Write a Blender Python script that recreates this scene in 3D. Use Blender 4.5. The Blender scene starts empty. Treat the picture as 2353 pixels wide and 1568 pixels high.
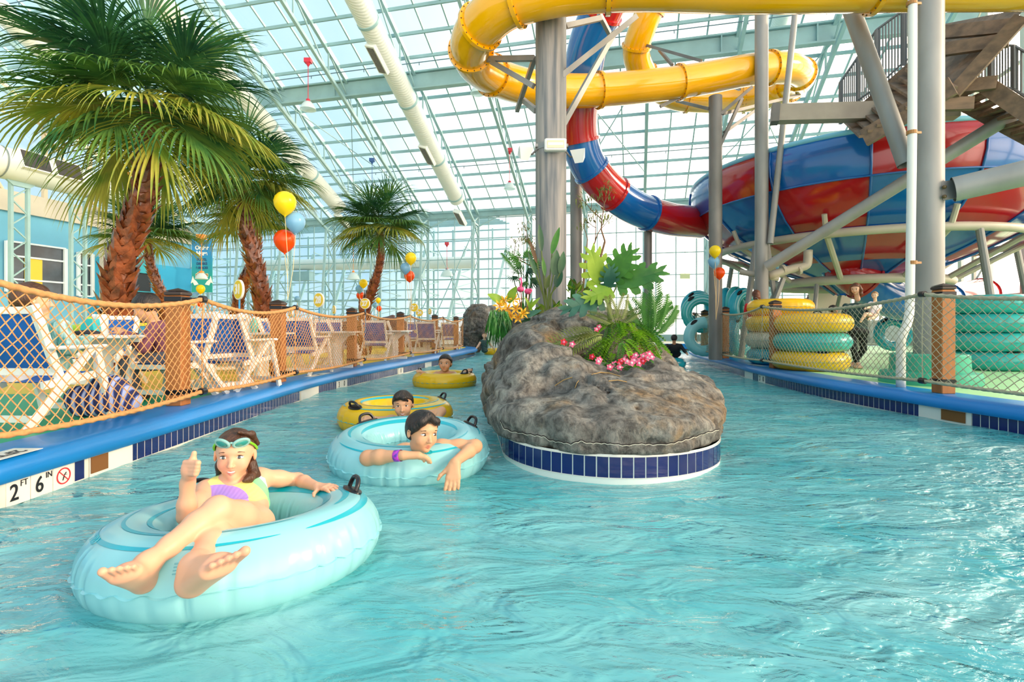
import bpy, math, random
import numpy as np
from mathutils import Vector, Matrix, Quaternion, noise as mnoise
R = math.radians
PI = math.pi
SC = bpy.context.scene
COL = SC.collection
random.seed(7)
F, CX, HY, CH = 1200.0, 1176.5, 752.0, 1.10      # focal length in px, centre column, horizon row, camera height

def at(x, y, d):
    """point seen at pixel (x, y) at distance d in front of the camera plane"""
    return Vector(((x - CX) / F * d, d, CH + (HY - y) / F * d))

def srgb(h):
    if isinstance(h, str):
        h = h.lstrip('#'); c = [int(h[i:i + 2], 16) / 255 for i in (0, 2, 4)]
    else:
        c = list(h)
    return tuple((v / 12.92 if v <= .04045 else ((v + .055) / 1.055) ** 2.4) for v in c) + (1.0,)

# ---------------------------------------------------------------- materials
MATS = {}
def new_mat(name):
    m = bpy.data.materials.new(name); m.use_nodes = True
    nt = m.node_tree; nt.nodes.clear()
    out = nt.nodes.new('ShaderNodeOutputMaterial')
    return m, nt, out

def N(nt, t, **kw):
    n = nt.nodes.new(t)
    for k, v in kw.items():
        if k in n.inputs: n.inputs[k].default_value = v
        else: setattr(n, k, v)
    return n

def mat(name, color, rough=.5, metal=0.0, var=0.0, scale=8.0, bump=0.0, bscale=None, color2=None, spec=None,
        coat=0.0, trans=0.0, sss=0.0, stretch=None, vcol=None):
    if name in MATS: return MATS[name]
    m, nt, out = new_mat(name)
    p = N(nt, 'ShaderNodeBsdfPrincipled'); p.inputs['Roughness'].default_value = rough
    p.inputs['Metallic'].default_value = metal
    if spec is not None: p.inputs['Specular IOR Level'].default_value = spec
    if coat: p.inputs['Coat Weight'].default_value = coat; p.inputs['Coat Roughness'].default_value = .08
    if sss:
        p.inputs['Subsurface Weight'].default_value = sss
        p.inputs['Subsurface Radius'].default_value = (.02, .008, .004)
        p.inputs['Subsurface Scale'].default_value = 1.0
    c = srgb(color)
    tc = N(nt, 'ShaderNodeTexCoord')
    src = tc.outputs['Object']
    if stretch:
        mp = N(nt, 'ShaderNodeMapping'); mp.inputs['Scale'].default_value = stretch
        nt.links.new(src, mp.inputs['Vector']); src = mp.outputs['Vector']
    nz = N(nt, 'ShaderNodeTexNoise'); nz.inputs['Scale'].default_value = scale; nz.inputs['Detail'].default_value = 4
    nt.links.new(src, nz.inputs['Vector'])
    csock = None
    if vcol:
        va = N(nt, 'ShaderNodeVertexColor', layer_name=vcol); csock = va.outputs['Color']
    if var or color2:
        ramp = N(nt, 'ShaderNodeValToRGB')
        c2 = srgb(color2) if color2 else tuple(min(1, v * (1 + var)) for v in c[:3]) + (1,)
        c1 = c if color2 else tuple(v * (1 - var) for v in c[:3]) + (1,)
        ramp.color_ramp.elements[0].color = c1; ramp.color_ramp.elements[0].position = .35
        ramp.color_ramp.elements[1].color = c2; ramp.color_ramp.elements[1].position = .65
        nt.links.new(nz.outputs['Fac'], ramp.inputs['Fac'])
        if csock:
            mx = N(nt, 'ShaderNodeMix', data_type='RGBA', blend_type='MULTIPLY'); mx.inputs[0].default_value = 1
            nt.links.new(csock, mx.inputs[6]); nt.links.new(ramp.outputs['Color'], mx.inputs[7]); csock = mx.outputs[2]
        else: csock = ramp.outputs['Color']
    if csock: nt.links.new(csock, p.inputs['Base Color'])
    else: p.inputs['Base Color'].default_value = c
    if bump:
        bn = N(nt, 'ShaderNodeTexNoise'); bn.inputs['Scale'].default_value = bscale or scale * 3; bn.inputs['Detail'].default_value = 5
        nt.links.new(src, bn.inputs['Vector'])
        b = N(nt, 'ShaderNodeBump'); b.inputs['Strength'].default_value = bump; b.inputs['Distance'].default_value = .02
        nt.links.new(bn.outputs['Fac'], b.inputs['Height']); nt.links.new(b.outputs['Normal'], p.inputs['Normal'])
    sh = p.outputs['BSDF']
    if trans:
        t = N(nt, 'ShaderNodeBsdfTranslucent')
        if csock: nt.links.new(csock, t.inputs['Color'])
        else: t.inputs['Color'].default_value = c
        mx = N(nt, 'ShaderNodeMixShader'); mx.inputs[0].default_value = trans
        nt.links.new(sh, mx.inputs[1]); nt.links.new(t.outputs[0], mx.inputs[2]); sh = mx.outputs[0]
    nt.links.new(sh, out.inputs['Surface'])
    MATS[name] = m
    return m

def wloc(o):
    v = Vector((0, 0, 0))
    while o is not None: v += Vector(o.location); o = o.parent
    return v
# ---------------------------------------------------------------- mesh builder
class MB:
    def __init__(s): s.v = []; s.f = []; s.mi = []; s.cur = 0
    def _add(s, vs, fs):
        o = len(s.v); s.v.extend([tuple(v) for v in vs]); s.f.extend([tuple(i + o for i in f) for f in fs]); s.mi.extend([s.cur] * len(fs))
        return s
    def box(s, c, d, rot=None, M=None):
        hx, hy, hz = d[0] / 2, d[1] / 2, d[2] / 2
        vs = [Vector((x, y, z)) for x in (-hx, hx) for y in (-hy, hy) for z in (-hz, hz)]
        if rot is not None:
            m = Matrix.Rotation(rot, 3, 'Z') if isinstance(rot, (int, float)) else rot
            vs = [m @ v for v in vs]
        c = Vector(c); vs = [v + c for v in vs]
        if M is not None: vs = [M @ v for v in vs]
        return s._add(vs, [(0, 1, 3, 2), (4, 6, 7, 5), (0, 4, 5, 1), (2, 3, 7, 6), (0, 2, 6, 4), (1, 5, 7, 3)])
    def bbox(s, c, d, b=.01, rot=None):
        """box with chamfered vertical and horizontal edges"""
        hx, hy, hz = d[0] / 2, d[1] / 2, d[2] / 2; b = min(b, hx * .9, hy * .9, hz * .9)
        def ring(x, y, z):
            k = b * .999
            return [(x - 0, -y + k, z), (x, y - k, z), (x - k, y, z), (-x + k, y, z), (-x, y - k, z), (-x, -y + k, z), (-x + k, -y, z), (x - k, -y, z)]
        vs = ring(hx - b, hy - b, -hz) + ring(hx, hy, -hz + b) + ring(hx, hy, hz - b) + ring(hx - b, hy - b, hz)
        vs = [Vector(v) for v in vs]
        if rot is not None:
            m = Matrix.Rotation(rot, 3, 'Z') if isinstance(rot, (int, float)) else rot
            vs = [m @ v for v in vs]
        c = Vector(c); vs = [v + c for v in vs]
        fs = [tuple(range(7, -1, -1)), tuple(range(24, 32))]
        for k in range(3):
            for i in range(8):
                j = (i + 1) % 8; fs.append((k * 8 + i, k * 8 + j, k * 8 + 8 + j, k * 8 + 8 + i))
        return s._add(vs, fs)
    def bar(s, a, b, w, h=None, up=(0, 0, 1)):
        a, b = Vector(a), Vector(b); h = h or w
        d = (b - a); L = d.length
        if L < 1e-6: return s
        d.normalize(); u = Vector(up)
        if abs(d.dot(u)) > .98: u = Vector((0, 1, 0))
        x = d.cross(u).normalized(); z = x.cross(d).normalized()
        vs = []
        for p in (a, b):
            for sx, sz in ((-1, -1), (1, -1), (1, 1), (-1, 1)): vs.append(p + x * (sx * w / 2) + z * (sz * h / 2))
        return s._add(vs, [(0, 3, 2, 1), (4, 5, 6, 7), (0, 1, 5, 4), (1, 2, 6, 5), (2, 3, 7, 6), (3, 0, 4, 7)])
    def tube(s, pts, r, n=8, caps=True, closed=False):
        pts = [Vector(p) for p in pts]; m = len(pts)
        rs = [r] * m if isinstance(r, (int, float)) else list(r)
        vs = []; fs = []; u = None
        for i, p in enumerate(pts):
            if closed: t = (pts[(i + 1) % m] - pts[i - 1])
            else: t = pts[min(i + 1, m - 1)] - pts[max(i - 1, 0)]
            if t.length < 1e-9: t = Vector((0, 0, 1))
            t.normalize()
            if u is None:
                u = Vector((0, 0, 1)) if abs(t.z) < .9 else Vector((1, 0, 0))
            u = (u - t * u.dot(t))
            if u.length < 1e-6: u = t.orthogonal()
            u.normalize(); w = t.cross(u)
            for k in range(n):
                a = 2 * PI * k / n
                vs.append(p + (u * math.cos(a) + w * math.sin(a)) * rs[i])
        for i in range(m if closed else m - 1):
            j = (i + 1) % m
            for k in range(n):
                q = (k + 1) % n
                fs.append((i * n + k, i * n + q, j * n + q, j * n + k))
        if caps and not closed:
            fs.append(tuple(range(n - 1, -1, -1))); fs.append(tuple((m - 1) * n + k for k in range(n)))
        return s._add(vs, fs)
    def lathe(s, prof, n=24, M=None, a0=0, a1=2 * PI, cap=False):
        full = abs(a1 - a0 - 2 * PI) < 1e-6; m = n if full else n + 1
        vs = []; fs = []
        for i in range(m):
            a = a0 + (a1 - a0) * i / n; c, q = math.cos(a), math.sin(a)
            for (r, z) in prof: vs.append(Vector((r * c, r * q, z)))
        k = len(prof)
        for i in range(n):
            j = (i + 1) % m
            for t in range(k - 1): fs.append((i * k + t, j * k + t, j * k + t + 1, i * k + t + 1))
        if cap:
            fs.append(tuple(i * k for i in range(m - 1, -1, -1))); fs.append(tuple(i * k + k - 1 for i in range(m)))
        if M is not None: vs = [M @ v for v in vs]
        return s._add(vs, fs)
    def cyl(s, a, b, r, n=16, r2=None):
        return s.tube([a, b], [r, r2 if r2 is not None else r], n)
    def ball(s, c, r, n=16, m=10, rot=None):
        rx, ry, rz = (r, r, r) if isinstance(r, (int, float)) else r
        vs = []; fs = []; c = Vector(c)
        for j in range(m + 1):
            t = PI * j / m
            for i in range(n):
                a = 2 * PI * i / n
                v = Vector((rx * math.sin(t) * math.cos(a), ry * math.sin(t) * math.sin(a), rz * math.cos(t)))
                if rot is not None: v = rot @ v
                vs.append(v + c)
        for j in range(m):
            for i in range(n):
                q = (i + 1) % n; fs.append((j * n + i, (j + 1) * n + i, (j + 1) * n + q, j * n + q))
        return s._add(vs, fs)
    def grid(s, fn, nu, nv):
        vs = [fn(i / nu, j / nv) for i in range(nu + 1) for j in range(nv + 1)]
        fs = [(i * (nv + 1) + j, (i + 1) * (nv + 1) + j, (i + 1) * (nv + 1) + j + 1, i * (nv + 1) + j + 1) for i in range(nu) for j in range(nv)]
        return s._add(vs, fs)
    def poly(s, pts): return s._add(pts, [tuple(range(len(pts)))])
    def prism(s, pts, d):
        """extrude the polygon pts (3-D, planar) by the vector d"""
        n = len(pts); d = Vector(d); pts = [Vector(p) for p in pts]
        vs = pts + [p + d for p in pts]
        fs = [tuple(range(n - 1, -1, -1)), tuple(range(n, 2 * n))] + [(i, (i + 1) % n, n + (i + 1) % n, n + i) for i in range(n)]
        return s._add(vs, fs)
    def build(s, name, m, parent=None, smooth=False, loc=None, weld=False):
        me = bpy.data.meshes.new(name)
        off = wloc(parent) if (parent is not None and loc is None) else (Vector(loc) if loc is not None else Vector((0, 0, 0)))
        vs = [(v[0] - off.x, v[1] - off.y, v[2] - off.z) for v in s.v]
        me.from_pydata(vs, [], s.f)
        ms = m if isinstance(m, (list, tuple)) else [m]
        for q in ms: me.materials.append(q)
        if len(ms) > 1: me.polygons.foreach_set('material_index', s.mi)
        if smooth is True: me.polygons.foreach_set('use_smooth', [True] * len(me.polygons))
        elif smooth:
            me.polygons.foreach_set('use_smooth', [True] * len(me.polygons))
            me.set_sharp_from_angle(angle=R(smooth))
        me.update()
        o = bpy.data.objects.new(name, me); COL.objects.link(o)
        if parent is not None: o.parent = parent
        elif loc is not None: o.location = off
        return o

def tag(o, label=None, cat=None, group=None, kind=None):
    if label: o['label'] = label
    if cat: o['category'] = cat
    if group: o['group'] = group
    if kind: o['kind'] = kind
    return o

def thing(name, label, cat, loc=(0, 0, 0), group=None, rz=0):
    o = bpy.data.objects.new(name, None); COL.objects.link(o); o.empty_display_size = .1
    o.location = loc; o.rotation_euler = (0, 0, rz)
    return tag(o, label, cat, group)

def copy_tree(o, label=None, loc=None, rot=None, parent=None, group=None, scale=None):
    kids = [c for c in bpy.data.objects if c.parent == o]
    c = o.copy(); COL.objects.link(c)
    if parent is not None: c.parent = parent
    if label: c['label'] = label
    if group: c['group'] = group
    if loc is not None: c.location = loc
    if rot is not None: c.rotation_euler = rot
    if scale is not None: c.scale = (scale,) * 3 if isinstance(scale, (int, float)) else scale
    for k in kids: copy_tree(k, parent=c)
    return c

def np_mesh(name, V, Fq, m, parent=None, smooth=True, loc=None, cols=None):
    me = bpy.data.meshes.new(name)
    off = np.array(wloc(parent) if parent is not None else (loc if loc is not None else (0, 0, 0)), dtype=float)
    V = np.asarray(V, float) - off; Fq = np.asarray(Fq)
    k = Fq.shape[1]
    me.vertices.add(len(V)); me.vertices.foreach_set('co', V.astype(np.float32).ravel())
    me.loops.add(Fq.size); me.loops.foreach_set('vertex_index', Fq.astype(np.int32).ravel())
    me.polygons.add(len(Fq)); me.polygons.foreach_set('loop_start', np.arange(0, Fq.size, k, dtype=np.int32))
    me.polygons.foreach_set('loop_total', np.full(len(Fq), k, dtype=np.int32))
    me.polygons.foreach_set('use_smooth', np.full(len(Fq), bool(smooth)))
    me.materials.append(m)
    me.update(calc_edges=True); me.validate()
    if cols is not None:
        ca = me.color_attributes.new('Col', 'FLOAT_COLOR', 'POINT')
        c4 = np.ones((len(V), 4), np.float32); c4[:, :3] = cols
        ca.data.foreach_set('color', c4.ravel())
    o = bpy.data.objects.new(name, me); COL.objects.link(o)
    if parent is not None: o.parent = parent
    elif loc is not None: o.location = loc
    return o

def text_mesh(txt, size, m, name, parent, M, extrude=.002, align='CENTER', bold=0.0, squash=1.0, loc_off=None):
    cu = bpy.data.curves.new('lettering', 'FONT'); cu.body = txt; cu.size = size; cu.extrude = extrude
    cu.align_x = align; cu.align_y = 'CENTER'; cu.offset = bold
    to = bpy.data.objects.new('lettering_tmp', cu); COL.objects.link(to)
    dg = bpy.context.evaluated_depsgraph_get(); me = bpy.data.meshes.new_from_object(to.evaluated_get(dg))
    bpy.data.objects.remove(to)
    me.transform(Matrix.Diagonal((squash, 1, 1, 1)))
    off = Matrix.Translation(-wloc(parent)) if parent is not None else Matrix()
    me.transform(off @ M); me.materials.clear(); me.materials.append(m); me.name = name
    o = bpy.data.objects.new(name, me); COL.objects.link(o)
    if parent is not None: o.parent = parent
    return o

def frame(origin, x, y):
    """matrix whose local x, y run along x and y; z = x cross y"""
    x = Vector(x).normalized(); y = Vector(y); y = (y - x * y.dot(x)).normalized(); z = x.cross(y)
    m = Matrix((x, y, z)).transposed().to_4x4(); m.translation = Vector(origin); return m

def cr(pts, n=8, closed=False):
    """Catmull-Rom through points (tuples of any length)"""
    P = [np.array(p, float) for p in pts]; m = len(P); out = []
    for i in range(m if closed else m - 1):
        p0 = P[(i - 1) % m] if (closed or i > 0) else 2 * P[0] - P[1]
        p1 = P[i]; p2 = P[(i + 1) % m]
        p3 = P[(i + 2) % m] if (closed or i + 2 < m) else 2 * P[-1] - P[-2]
        for k in range(n):
            t = k / n
            out.append(.5 * ((2 * p1) + (-p0 + p2) * t + (2 * p0 - 5 * p1 + 4 * p2 - p3) * t * t + (-p0 + 3 * p1 - 3 * p2 + p3) * t ** 3))
    if not closed: out.append(P[-1])
    return out

# ---------------------------------------------------------------- signed-distance modelling (one continuous surface)
def _smin(a, b, k):
    if k <= 0: return np.minimum(a, b)
    h = np.clip(k - np.abs(a - b), 0, None) / k
    return np.minimum(a, b) - h * h * k * .25
class Sdf:
    def __init__(s, h): s.h = h; s.ops = []
    def cone(s, a, b, ra, rb=None, k=.02, sub=False, mul=1.0):
        a = np.array(a, float); b = np.array(b, float); rb = ra if rb is None else rb
        r = max(ra, rb)
        lo = np.minimum(a, b) - r; hi = np.maximum(a, b) + r
        def fn(P):
            ba = b - a; L = max((ba ** 2).sum(), 1e-12)
            t = np.clip(((P - a) @ ba) / L, 0, 1)
            return np.linalg.norm(P - a - t[..., None] * ba, axis=-1) - (ra + (rb - ra) * t)
        s.ops.append((fn, lo, hi, k, sub)); return s
    def chain(s, pts, rs, k=.02):
        for i in range(len(pts) - 1): s.cone(pts[i], pts[i + 1], rs[i], rs[i + 1], k)
        return s
    def ell(s, c, r, rot=None, k=.02, sub=False):
        c = np.array(c, float); r = np.array(r if not isinstance(r, (int, float)) else (r, r, r), float)
        Rm = np.array(rot.to_3x3() if hasattr(rot, 'to_3x3') else rot, float) if rot is not None else np.eye(3)
        ext = np.abs(Rm) @ r
        def fn(P):
            q = (P - c) @ Rm
            k0 = np.linalg.norm(q / r, axis=-1); k1 = np.linalg.norm(q / r ** 2, axis=-1)
            return np.where(k1 > 1e-9, k0 * (k0 - 1) / np.maximum(k1, 1e-9), -r.min())
        s.ops.append((fn, c - ext, c + ext, k, sub)); return s
    def fn(s, f, lo, hi, k=0., sub=False):
        s.ops.append((f, np.array(lo, float), np.array(hi, float), k, sub)); return s
    def mesh(s, pad=None, post=None):
        h = s.h; pad = pad or 3 * h
        adds = [o for o in s.ops if not o[4]]
        lo = np.min([o[1] for o in adds], 0) - pad; hi = np.max([o[2] for o in adds], 0) + pad
        n = np.ceil((hi - lo) / h).astype(int) + 1
        D = np.full(n, 1.0, np.float32)
        for (f, a, b, k, sub) in s.ops:
            m = k + 2 * h + .004
            i0 = np.clip(np.floor((a - m - lo) / h).astype(int), 0, n - 1); i1 = np.clip(np.ceil((b + m - lo) / h).astype(int) + 1, 1, n)
            if (i1 <= i0).any(): continue
            ax = [lo[q] + h * np.arange(i0[q], i1[q]) for q in range(3)]
            P = np.stack(np.meshgrid(*ax, indexing='ij'), -1)
            sl = tuple(slice(i0[q], i1[q]) for q in range(3))
            d = f(P).astype(np.float32)
            if sub: D[sl] = -_smin(-D[sl], d, k)
            else: D[sl] = _smin(D[sl], d, k)
        if post is not None: D = post(D, lo, h)
        return surface_nets(D, lo, h)

def surface_nets(D, lo, h):
    S = D < 0
    c = np.zeros(tuple(np.array(D.shape) - 1), np.int8)
    for dx in (0, 1):
        for dy in (0, 1):
            for dz in (0, 1): c += S[dx:S.shape[0] - 1 + dx, dy:S.shape[1] - 1 + dy, dz:S.shape[2] - 1 + dz]
    act = (c > 0) & (c < 8)
    idx = np.argwhere(act); ids = np.full(act.shape, -1, np.int32); ids[act] = np.arange(len(idx))
    acc = np.zeros((len(idx), 3)); cnt = np.zeros(len(idx))
    corners = [(x, y, z) for x in (0, 1) for y in (0, 1) for z in (0, 1)]
    vals = {q: D[idx[:, 0] + q[0], idx[:, 1] + q[1], idx[:, 2] + q[2]] for q in corners}
    for a in corners:
        for ax in range(3):
            if a[ax] == 0:
                b = list(a); b[ax] = 1; b = tuple(b)
                va, vb = vals[a], vals[b]; m = (va < 0) != (vb < 0)
                t = va / np.where(m, va - vb, 1)
                p = np.tile(np.array(a, float), (len(idx), 1)); p[:, ax] += t
                acc[m] += p[m]; cnt[m] += 1
    V = lo + h * (idx + acc / cnt[:, None])
    quads = []
    for ax in range(3):
        u, v = (ax + 1) % 3, (ax + 2) % 3
        s0 = [slice(None)] * 3; s1 = [slice(None)] * 3
        s0[ax] = slice(0, D.shape[ax] - 1); s1[ax] = slice(1, None)
        A, B = S[tuple(s0)], S[tuple(s1)]
        for flip, M in ((False, A & ~B), (True, ~A & B)):
            e = np.argwhere(M); e = e[(e[:, u] > 0) & (e[:, v] > 0) & (e[:, u] < D.shape[u] - 1) & (e[:, v] < D.shape[v] - 1)]
            if not len(e): continue
            o = []
            for du, dv in ((-1, -1), (0, -1), (0, 0), (-1, 0)):
                q = e.copy(); q[:, u] += du; q[:, v] += dv; o.append(ids[q[:, 0], q[:, 1], q[:, 2]])
            qd = np.stack(o, 1); quads.append(qd[:, ::-1] if flip else qd)
    Q = np.concatenate(quads)
    return V, Q[(Q >= 0).all(1)]

def vnoise(P, sc, seed=0, oct=3):
    """cheap smooth noise from rotated sines, vectorised"""
    rng = np.random.RandomState(seed); out = np.zeros(P.shape[:-1]); amp = 1; tot = 0
    for o in range(oct):
        for _ in range(3):
            d = rng.normal(size=P.shape[-1]); d /= np.linalg.norm(d); ph = rng.rand(2) * 6.28
            d2 = rng.normal(size=P.shape[-1]); d2 /= np.linalg.norm(d2)
            out += amp * np.sin(sc * (P @ d) + ph[0] + 1.3 * np.sin(sc * .7 * (P @ d2) + ph[1]))
            tot += amp
        sc *= 2.1; amp *= .5
    return out / tot * 1.7
# ================================================================ camera, sky, sun
cam = bpy.data.cameras.new('camera'); camo = bpy.data.objects.new('camera', cam); COL.objects.link(camo)
camo.location = (0, 0, CH); camo.rotation_euler = (R(90), 0, 0)
cam.sensor_width = 36; cam.lens = 36 * F / 2353; cam.shift_y = -(784 - HY) / 2353; cam.clip_start = .05; cam.clip_end = 500
SC.camera = camo
SC.view_settings.view_transform = 'Standard'; SC.view_settings.look = 'None'; SC.view_settings.gamma = 1
SC.view_settings.exposure = .38
try: SC.cycles.use_denoising = True; SC.cycles.max_bounces = 8; SC.cycles.transparent_max_bounces = 24; SC.cycles.caustics_reflective = False; SC.cycles.caustics_refractive = False; SC.cycles.sample_clamp_indirect = 6
except Exception: pass

w = bpy.data.worlds.new('sky'); SC.world = w; w.use_nodes = True; nt = w.node_tree; nt.nodes.clear()
out = N(nt, 'ShaderNodeOutputWorld'); bg = N(nt, 'ShaderNodeBackground'); bg.inputs['Strength'].default_value = 1.0
geo = N(nt, 'ShaderNodeNewGeometry'); tcw = N(nt, 'ShaderNodeTexCoord')
def vdot(vec):
    d = N(nt, 'ShaderNodeVectorMath', operation='DOT_PRODUCT'); d.inputs[1].default_value = vec
    nt.links.new(tcw.outputs['Generated'], d.inputs[0]); return d.outputs['Value']
def mathn(op, a, b=None, clamp=False):
    n = N(nt, 'ShaderNodeMath', operation=op); n.use_clamp = clamp
    for i, q in enumerate((a, b)):
        if q is None: continue
        if isinstance(q, (int, float)): n.inputs[i].default_value = q
        else: nt.links.new(q, n.inputs[i])
    return n.outputs[0]
# warm evening glow low in the sky, from straight ahead round to the right-hand side
GA = R(96)
gl = vdot((math.sin(GA), math.cos(GA), 0.0))
up = vdot((0, 0, 1))
glow_az = mathn('MULTIPLY_ADD', gl, 1.15); glow_az.node.inputs[2].default_value = .42; glow_az.node.use_clamp = True
lowness = mathn('SUBTRACT', 1.0, mathn('MULTIPLY', mathn('ABSOLUTE', up), 1.4), True)
gfac = mathn('MULTIPLY', glow_az, mathn('POWER', lowness, 1.0), True)
ramp = N(nt, 'ShaderNodeValToRGB'); nt.links.new(up, ramp.inputs['Fac'])
e = ramp.color_ramp.elements; e[0].position = 0.0; e[0].color = srgb((.93, .96, .97)); e[1].position = .9; e[1].color = srgb((.72, .90, 1.0))
e2 = ramp.color_ramp.elements.new(.10); e2.color = srgb((.60, .82, .93)); e3 = ramp.color_ramp.elements.new(.45); e3.color = srgb((.74, .92, 1.0))
# soft thin cloud over the blue
nz = N(nt, 'ShaderNodeTexNoise'); nz.inputs['Scale'].default_value = 4; nz.inputs['Detail'].default_value = 5
nt.links.new(tcw.outputs['Generated'], nz.inputs['Vector'])
cl = N(nt, 'ShaderNodeMix', data_type='RGBA'); cl.inputs[7].default_value = srgb((.88, .96, 1))
nt.links.new(mathn('MULTIPLY', nz.outputs['Fac'], .9, True), cl.inputs[0]); nt.links.new(ramp.outputs['Color'], cl.inputs[6])
sc1 = N(nt, 'ShaderNodeVectorMath', operation='SCALE'); sc1.inputs['Scale'].default_value = .86; nt.links.new(cl.outputs[2], sc1.inputs[0])
mx = N(nt, 'ShaderNodeMix', data_type='RGBA'); nt.links.new(gfac, mx.inputs[0]); nt.links.new(sc1.outputs[0], mx.inputs[6])
mx.inputs[7].default_value = (5.2, 4.2, 3.35, 1)
# added warm bright spot in the sky, right and out of frame, for water sparkles
hz = mathn('POWER', mathn('MAXIMUM', vdot((math.sin(R(53)) * math.cos(R(25)), math.cos(R(53)) * math.cos(R(25)), math.sin(R(25)))), 0.0), 75.0)
hv = N(nt, 'ShaderNodeVectorMath', operation='SCALE'); hv.inputs[0].default_value = (22, 18, 13.5); nt.links.new(hz, hv.inputs['Scale'])
ad = N(nt, 'ShaderNodeVectorMath', operation='ADD'); nt.links.new(mx.outputs[2], ad.inputs[0]); nt.links.new(hv.outputs[0], ad.inputs[1])
nt.links.new(ad.outputs[0], bg.inputs['Color']); nt.links.new(bg.outputs[0], out.inputs['Surface'])

sl = bpy.data.lights.new('evening_sun', 'SUN'); sl.energy = 3.1; sl.color = (1.0, .74, .50); sl.angle = R(9)
so = bpy.data.objects.new('evening_sun', sl); COL.objects.link(so)
SAZ, SEL = R(104), R(20)
sd = Vector((math.sin(SAZ) * math.cos(SEL), math.cos(SAZ) * math.cos(SEL), math.sin(SEL)))
so.rotation_euler = sd.to_track_quat('Z', 'Y').to_euler()

# ================================================================ the hall
Mx = Vector((.9728, -.2317, 0)); Lx = Vector((.2317, .9728, 0)); OO = Vector((-2.08, 32.7, 0))
def bp(t, u, z): return OO + Mx * t - Lx * u + Vector((0, 0, z))
def roofz(u): return 8.3 + .444 * u
TL, TR, UN = -21.7, 21.5, 21.0
steel = mat('steel_paint', '#8FB2B5', .45, var=.08, scale=1.5)
steelw = mat('steel_cream', '#D8D3C4', .5, var=.06, scale=1.5)

def glass_mat(name, tint, milk, gl=.05):
    m, nt, out = new_mat(name)
    t = N(nt, 'ShaderNodeBsdfTransparent'); t.inputs[0].default_value = tint
    d = N(nt, 'ShaderNodeBsdfTranslucent'); d.inputs[0].default_value = (.85, .93, .97, 1)
    nz = N(nt, 'ShaderNodeTexNoise'); nz.inputs['Scale'].default_value = .35; tc = N(nt, 'ShaderNodeTexCoord'); nt.links.new(tc.outputs['Object'], nz.inputs['Vector'])
    mm = N(nt, 'ShaderNodeMath', operation='MULTIPLY'); mm.inputs[1].default_value = milk * 2; nt.links.new(nz.outputs['Fac'], mm.inputs[0])
    a = N(nt, 'ShaderNodeMixShader'); nt.links.new(mm.outputs[0], a.inputs[0]); nt.links.new(t.outputs[0], a.inputs[1]); nt.links.new(d.outputs[0], a.inputs[2])
    g = N(nt, 'ShaderNodeBsdfGlossy'); g.inputs['Roughness'].default_value = .05
    b = N(nt, 'ShaderNodeMixShader'); b.inputs[0].default_value = gl
    nt.links.new(a.outputs[0], b.inputs[1]); nt.links.new(g.outputs[0], b.inputs[2]); nt.links.new(b.outputs[0], out.inputs['Surface'])
    return m
g_roof = glass_mat('roof_glazing', (.90, .98, 1.0, 1), .05, .03)
g_wall = glass_mat('wall_glazing', (.97, .99, 1.0, 1), .03, .03)
TB = 1.117
# ---- roof
m = MB(); m.poly([bp(TL, 0, roofz(0)), bp(TR, 0, roofz(0)), bp(TR, UN, roofz(UN)), bp(TL, UN, roofz(UN))])
ceil = m.build('ceiling', g_roof); tag(ceil, kind='structure')
m = MB(); nrm = Vector((0, 0, 1))
t = math.ceil(TL / TB) * TB
while t <= TR:
    m.bar(bp(t, 0, roofz(0) - .06), bp(t, UN, roofz(UN) - .06), .055, .09); t += TB
m.build('glazing_bars', steel, ceil)
m = MB(); u = .35
while u < UN:
    m.bar(bp(TL, u, roofz(u) - .12), bp(TR, u, roofz(u) - .12), .07, .13); u += 1.0
m.build('purlins', steel, ceil)
dk = mat('sprinkler_pipe', '#5C7A86', .5)
for u in (4.65, 10.6, 15.2):
    m = MB(); z = roofz(u) - .62
    m.tube([bp(TL + .6, u, z), bp(TR - .6, u, z)], .022, 6)
    t = TL + 1.5
    while t < TR: m.cyl(bp(t, u, z), bp(t, u, z - .12), .02, 6); t += 2.6
    tag(m.build('sprinkler_pipe', dk), {4.65: 'thin dark sprinkler pipe under the lowest stretch of the sloping glass roof', 10.6: 'thin dark sprinkler pipe running beside the wide roof girder', 15.2: 'thin dark sprinkler pipe highest up under the glass roof'}[u], 'pipe', 'sprinkler pipes')
# wide girders along the roof
for u in (9.7, 17.2):
    m = MB(); z = roofz(u) - .55
    for dz, h, wd in ((.36, .07, .30), (0, .62, .05), (-.36, .07, .30)): m.bar(bp(TL, u, z + dz), bp(TR, u, z + dz), wd, h)
    t = TL + 1
    while t < TR: m.box(bp(t, u, z), (.05, .28, .66), math.atan2(Mx.y, Mx.x)); t += 3.35
    m.build('girder', steel, ceil)
# roof trusses: two chords with web members
k = -6
while k <= 6:
    t = k * 3.35; m = MB(); dep = 1.0
    m.bar(bp(t, 0, roofz(0) - .25), bp(t, UN, roofz(UN) - .25), .13, .16)
    m.bar(bp(t, .9, roofz(.9) - .25 - dep), bp(t, UN, roofz(UN) - .25 - dep), .13, .15)
    m.bar(bp(t, 0, roofz(0) - .9), bp(t, .9, roofz(.9) - .25 - dep), .1)
    u = 1.6; s = 0
    while u < UN - 2.6:
        m.bar(bp(t, u, roofz(u) - .25 - dep), bp(t, u, roofz(u) - .25), .06)
        m.bar(bp(t, u, roofz(u) - .25 - dep), bp(t, u + 2.4, roofz(u + 2.4) - .25), .055)
        u += 2.4
    m.build('roof_truss', steel, ceil); k += 1
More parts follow.
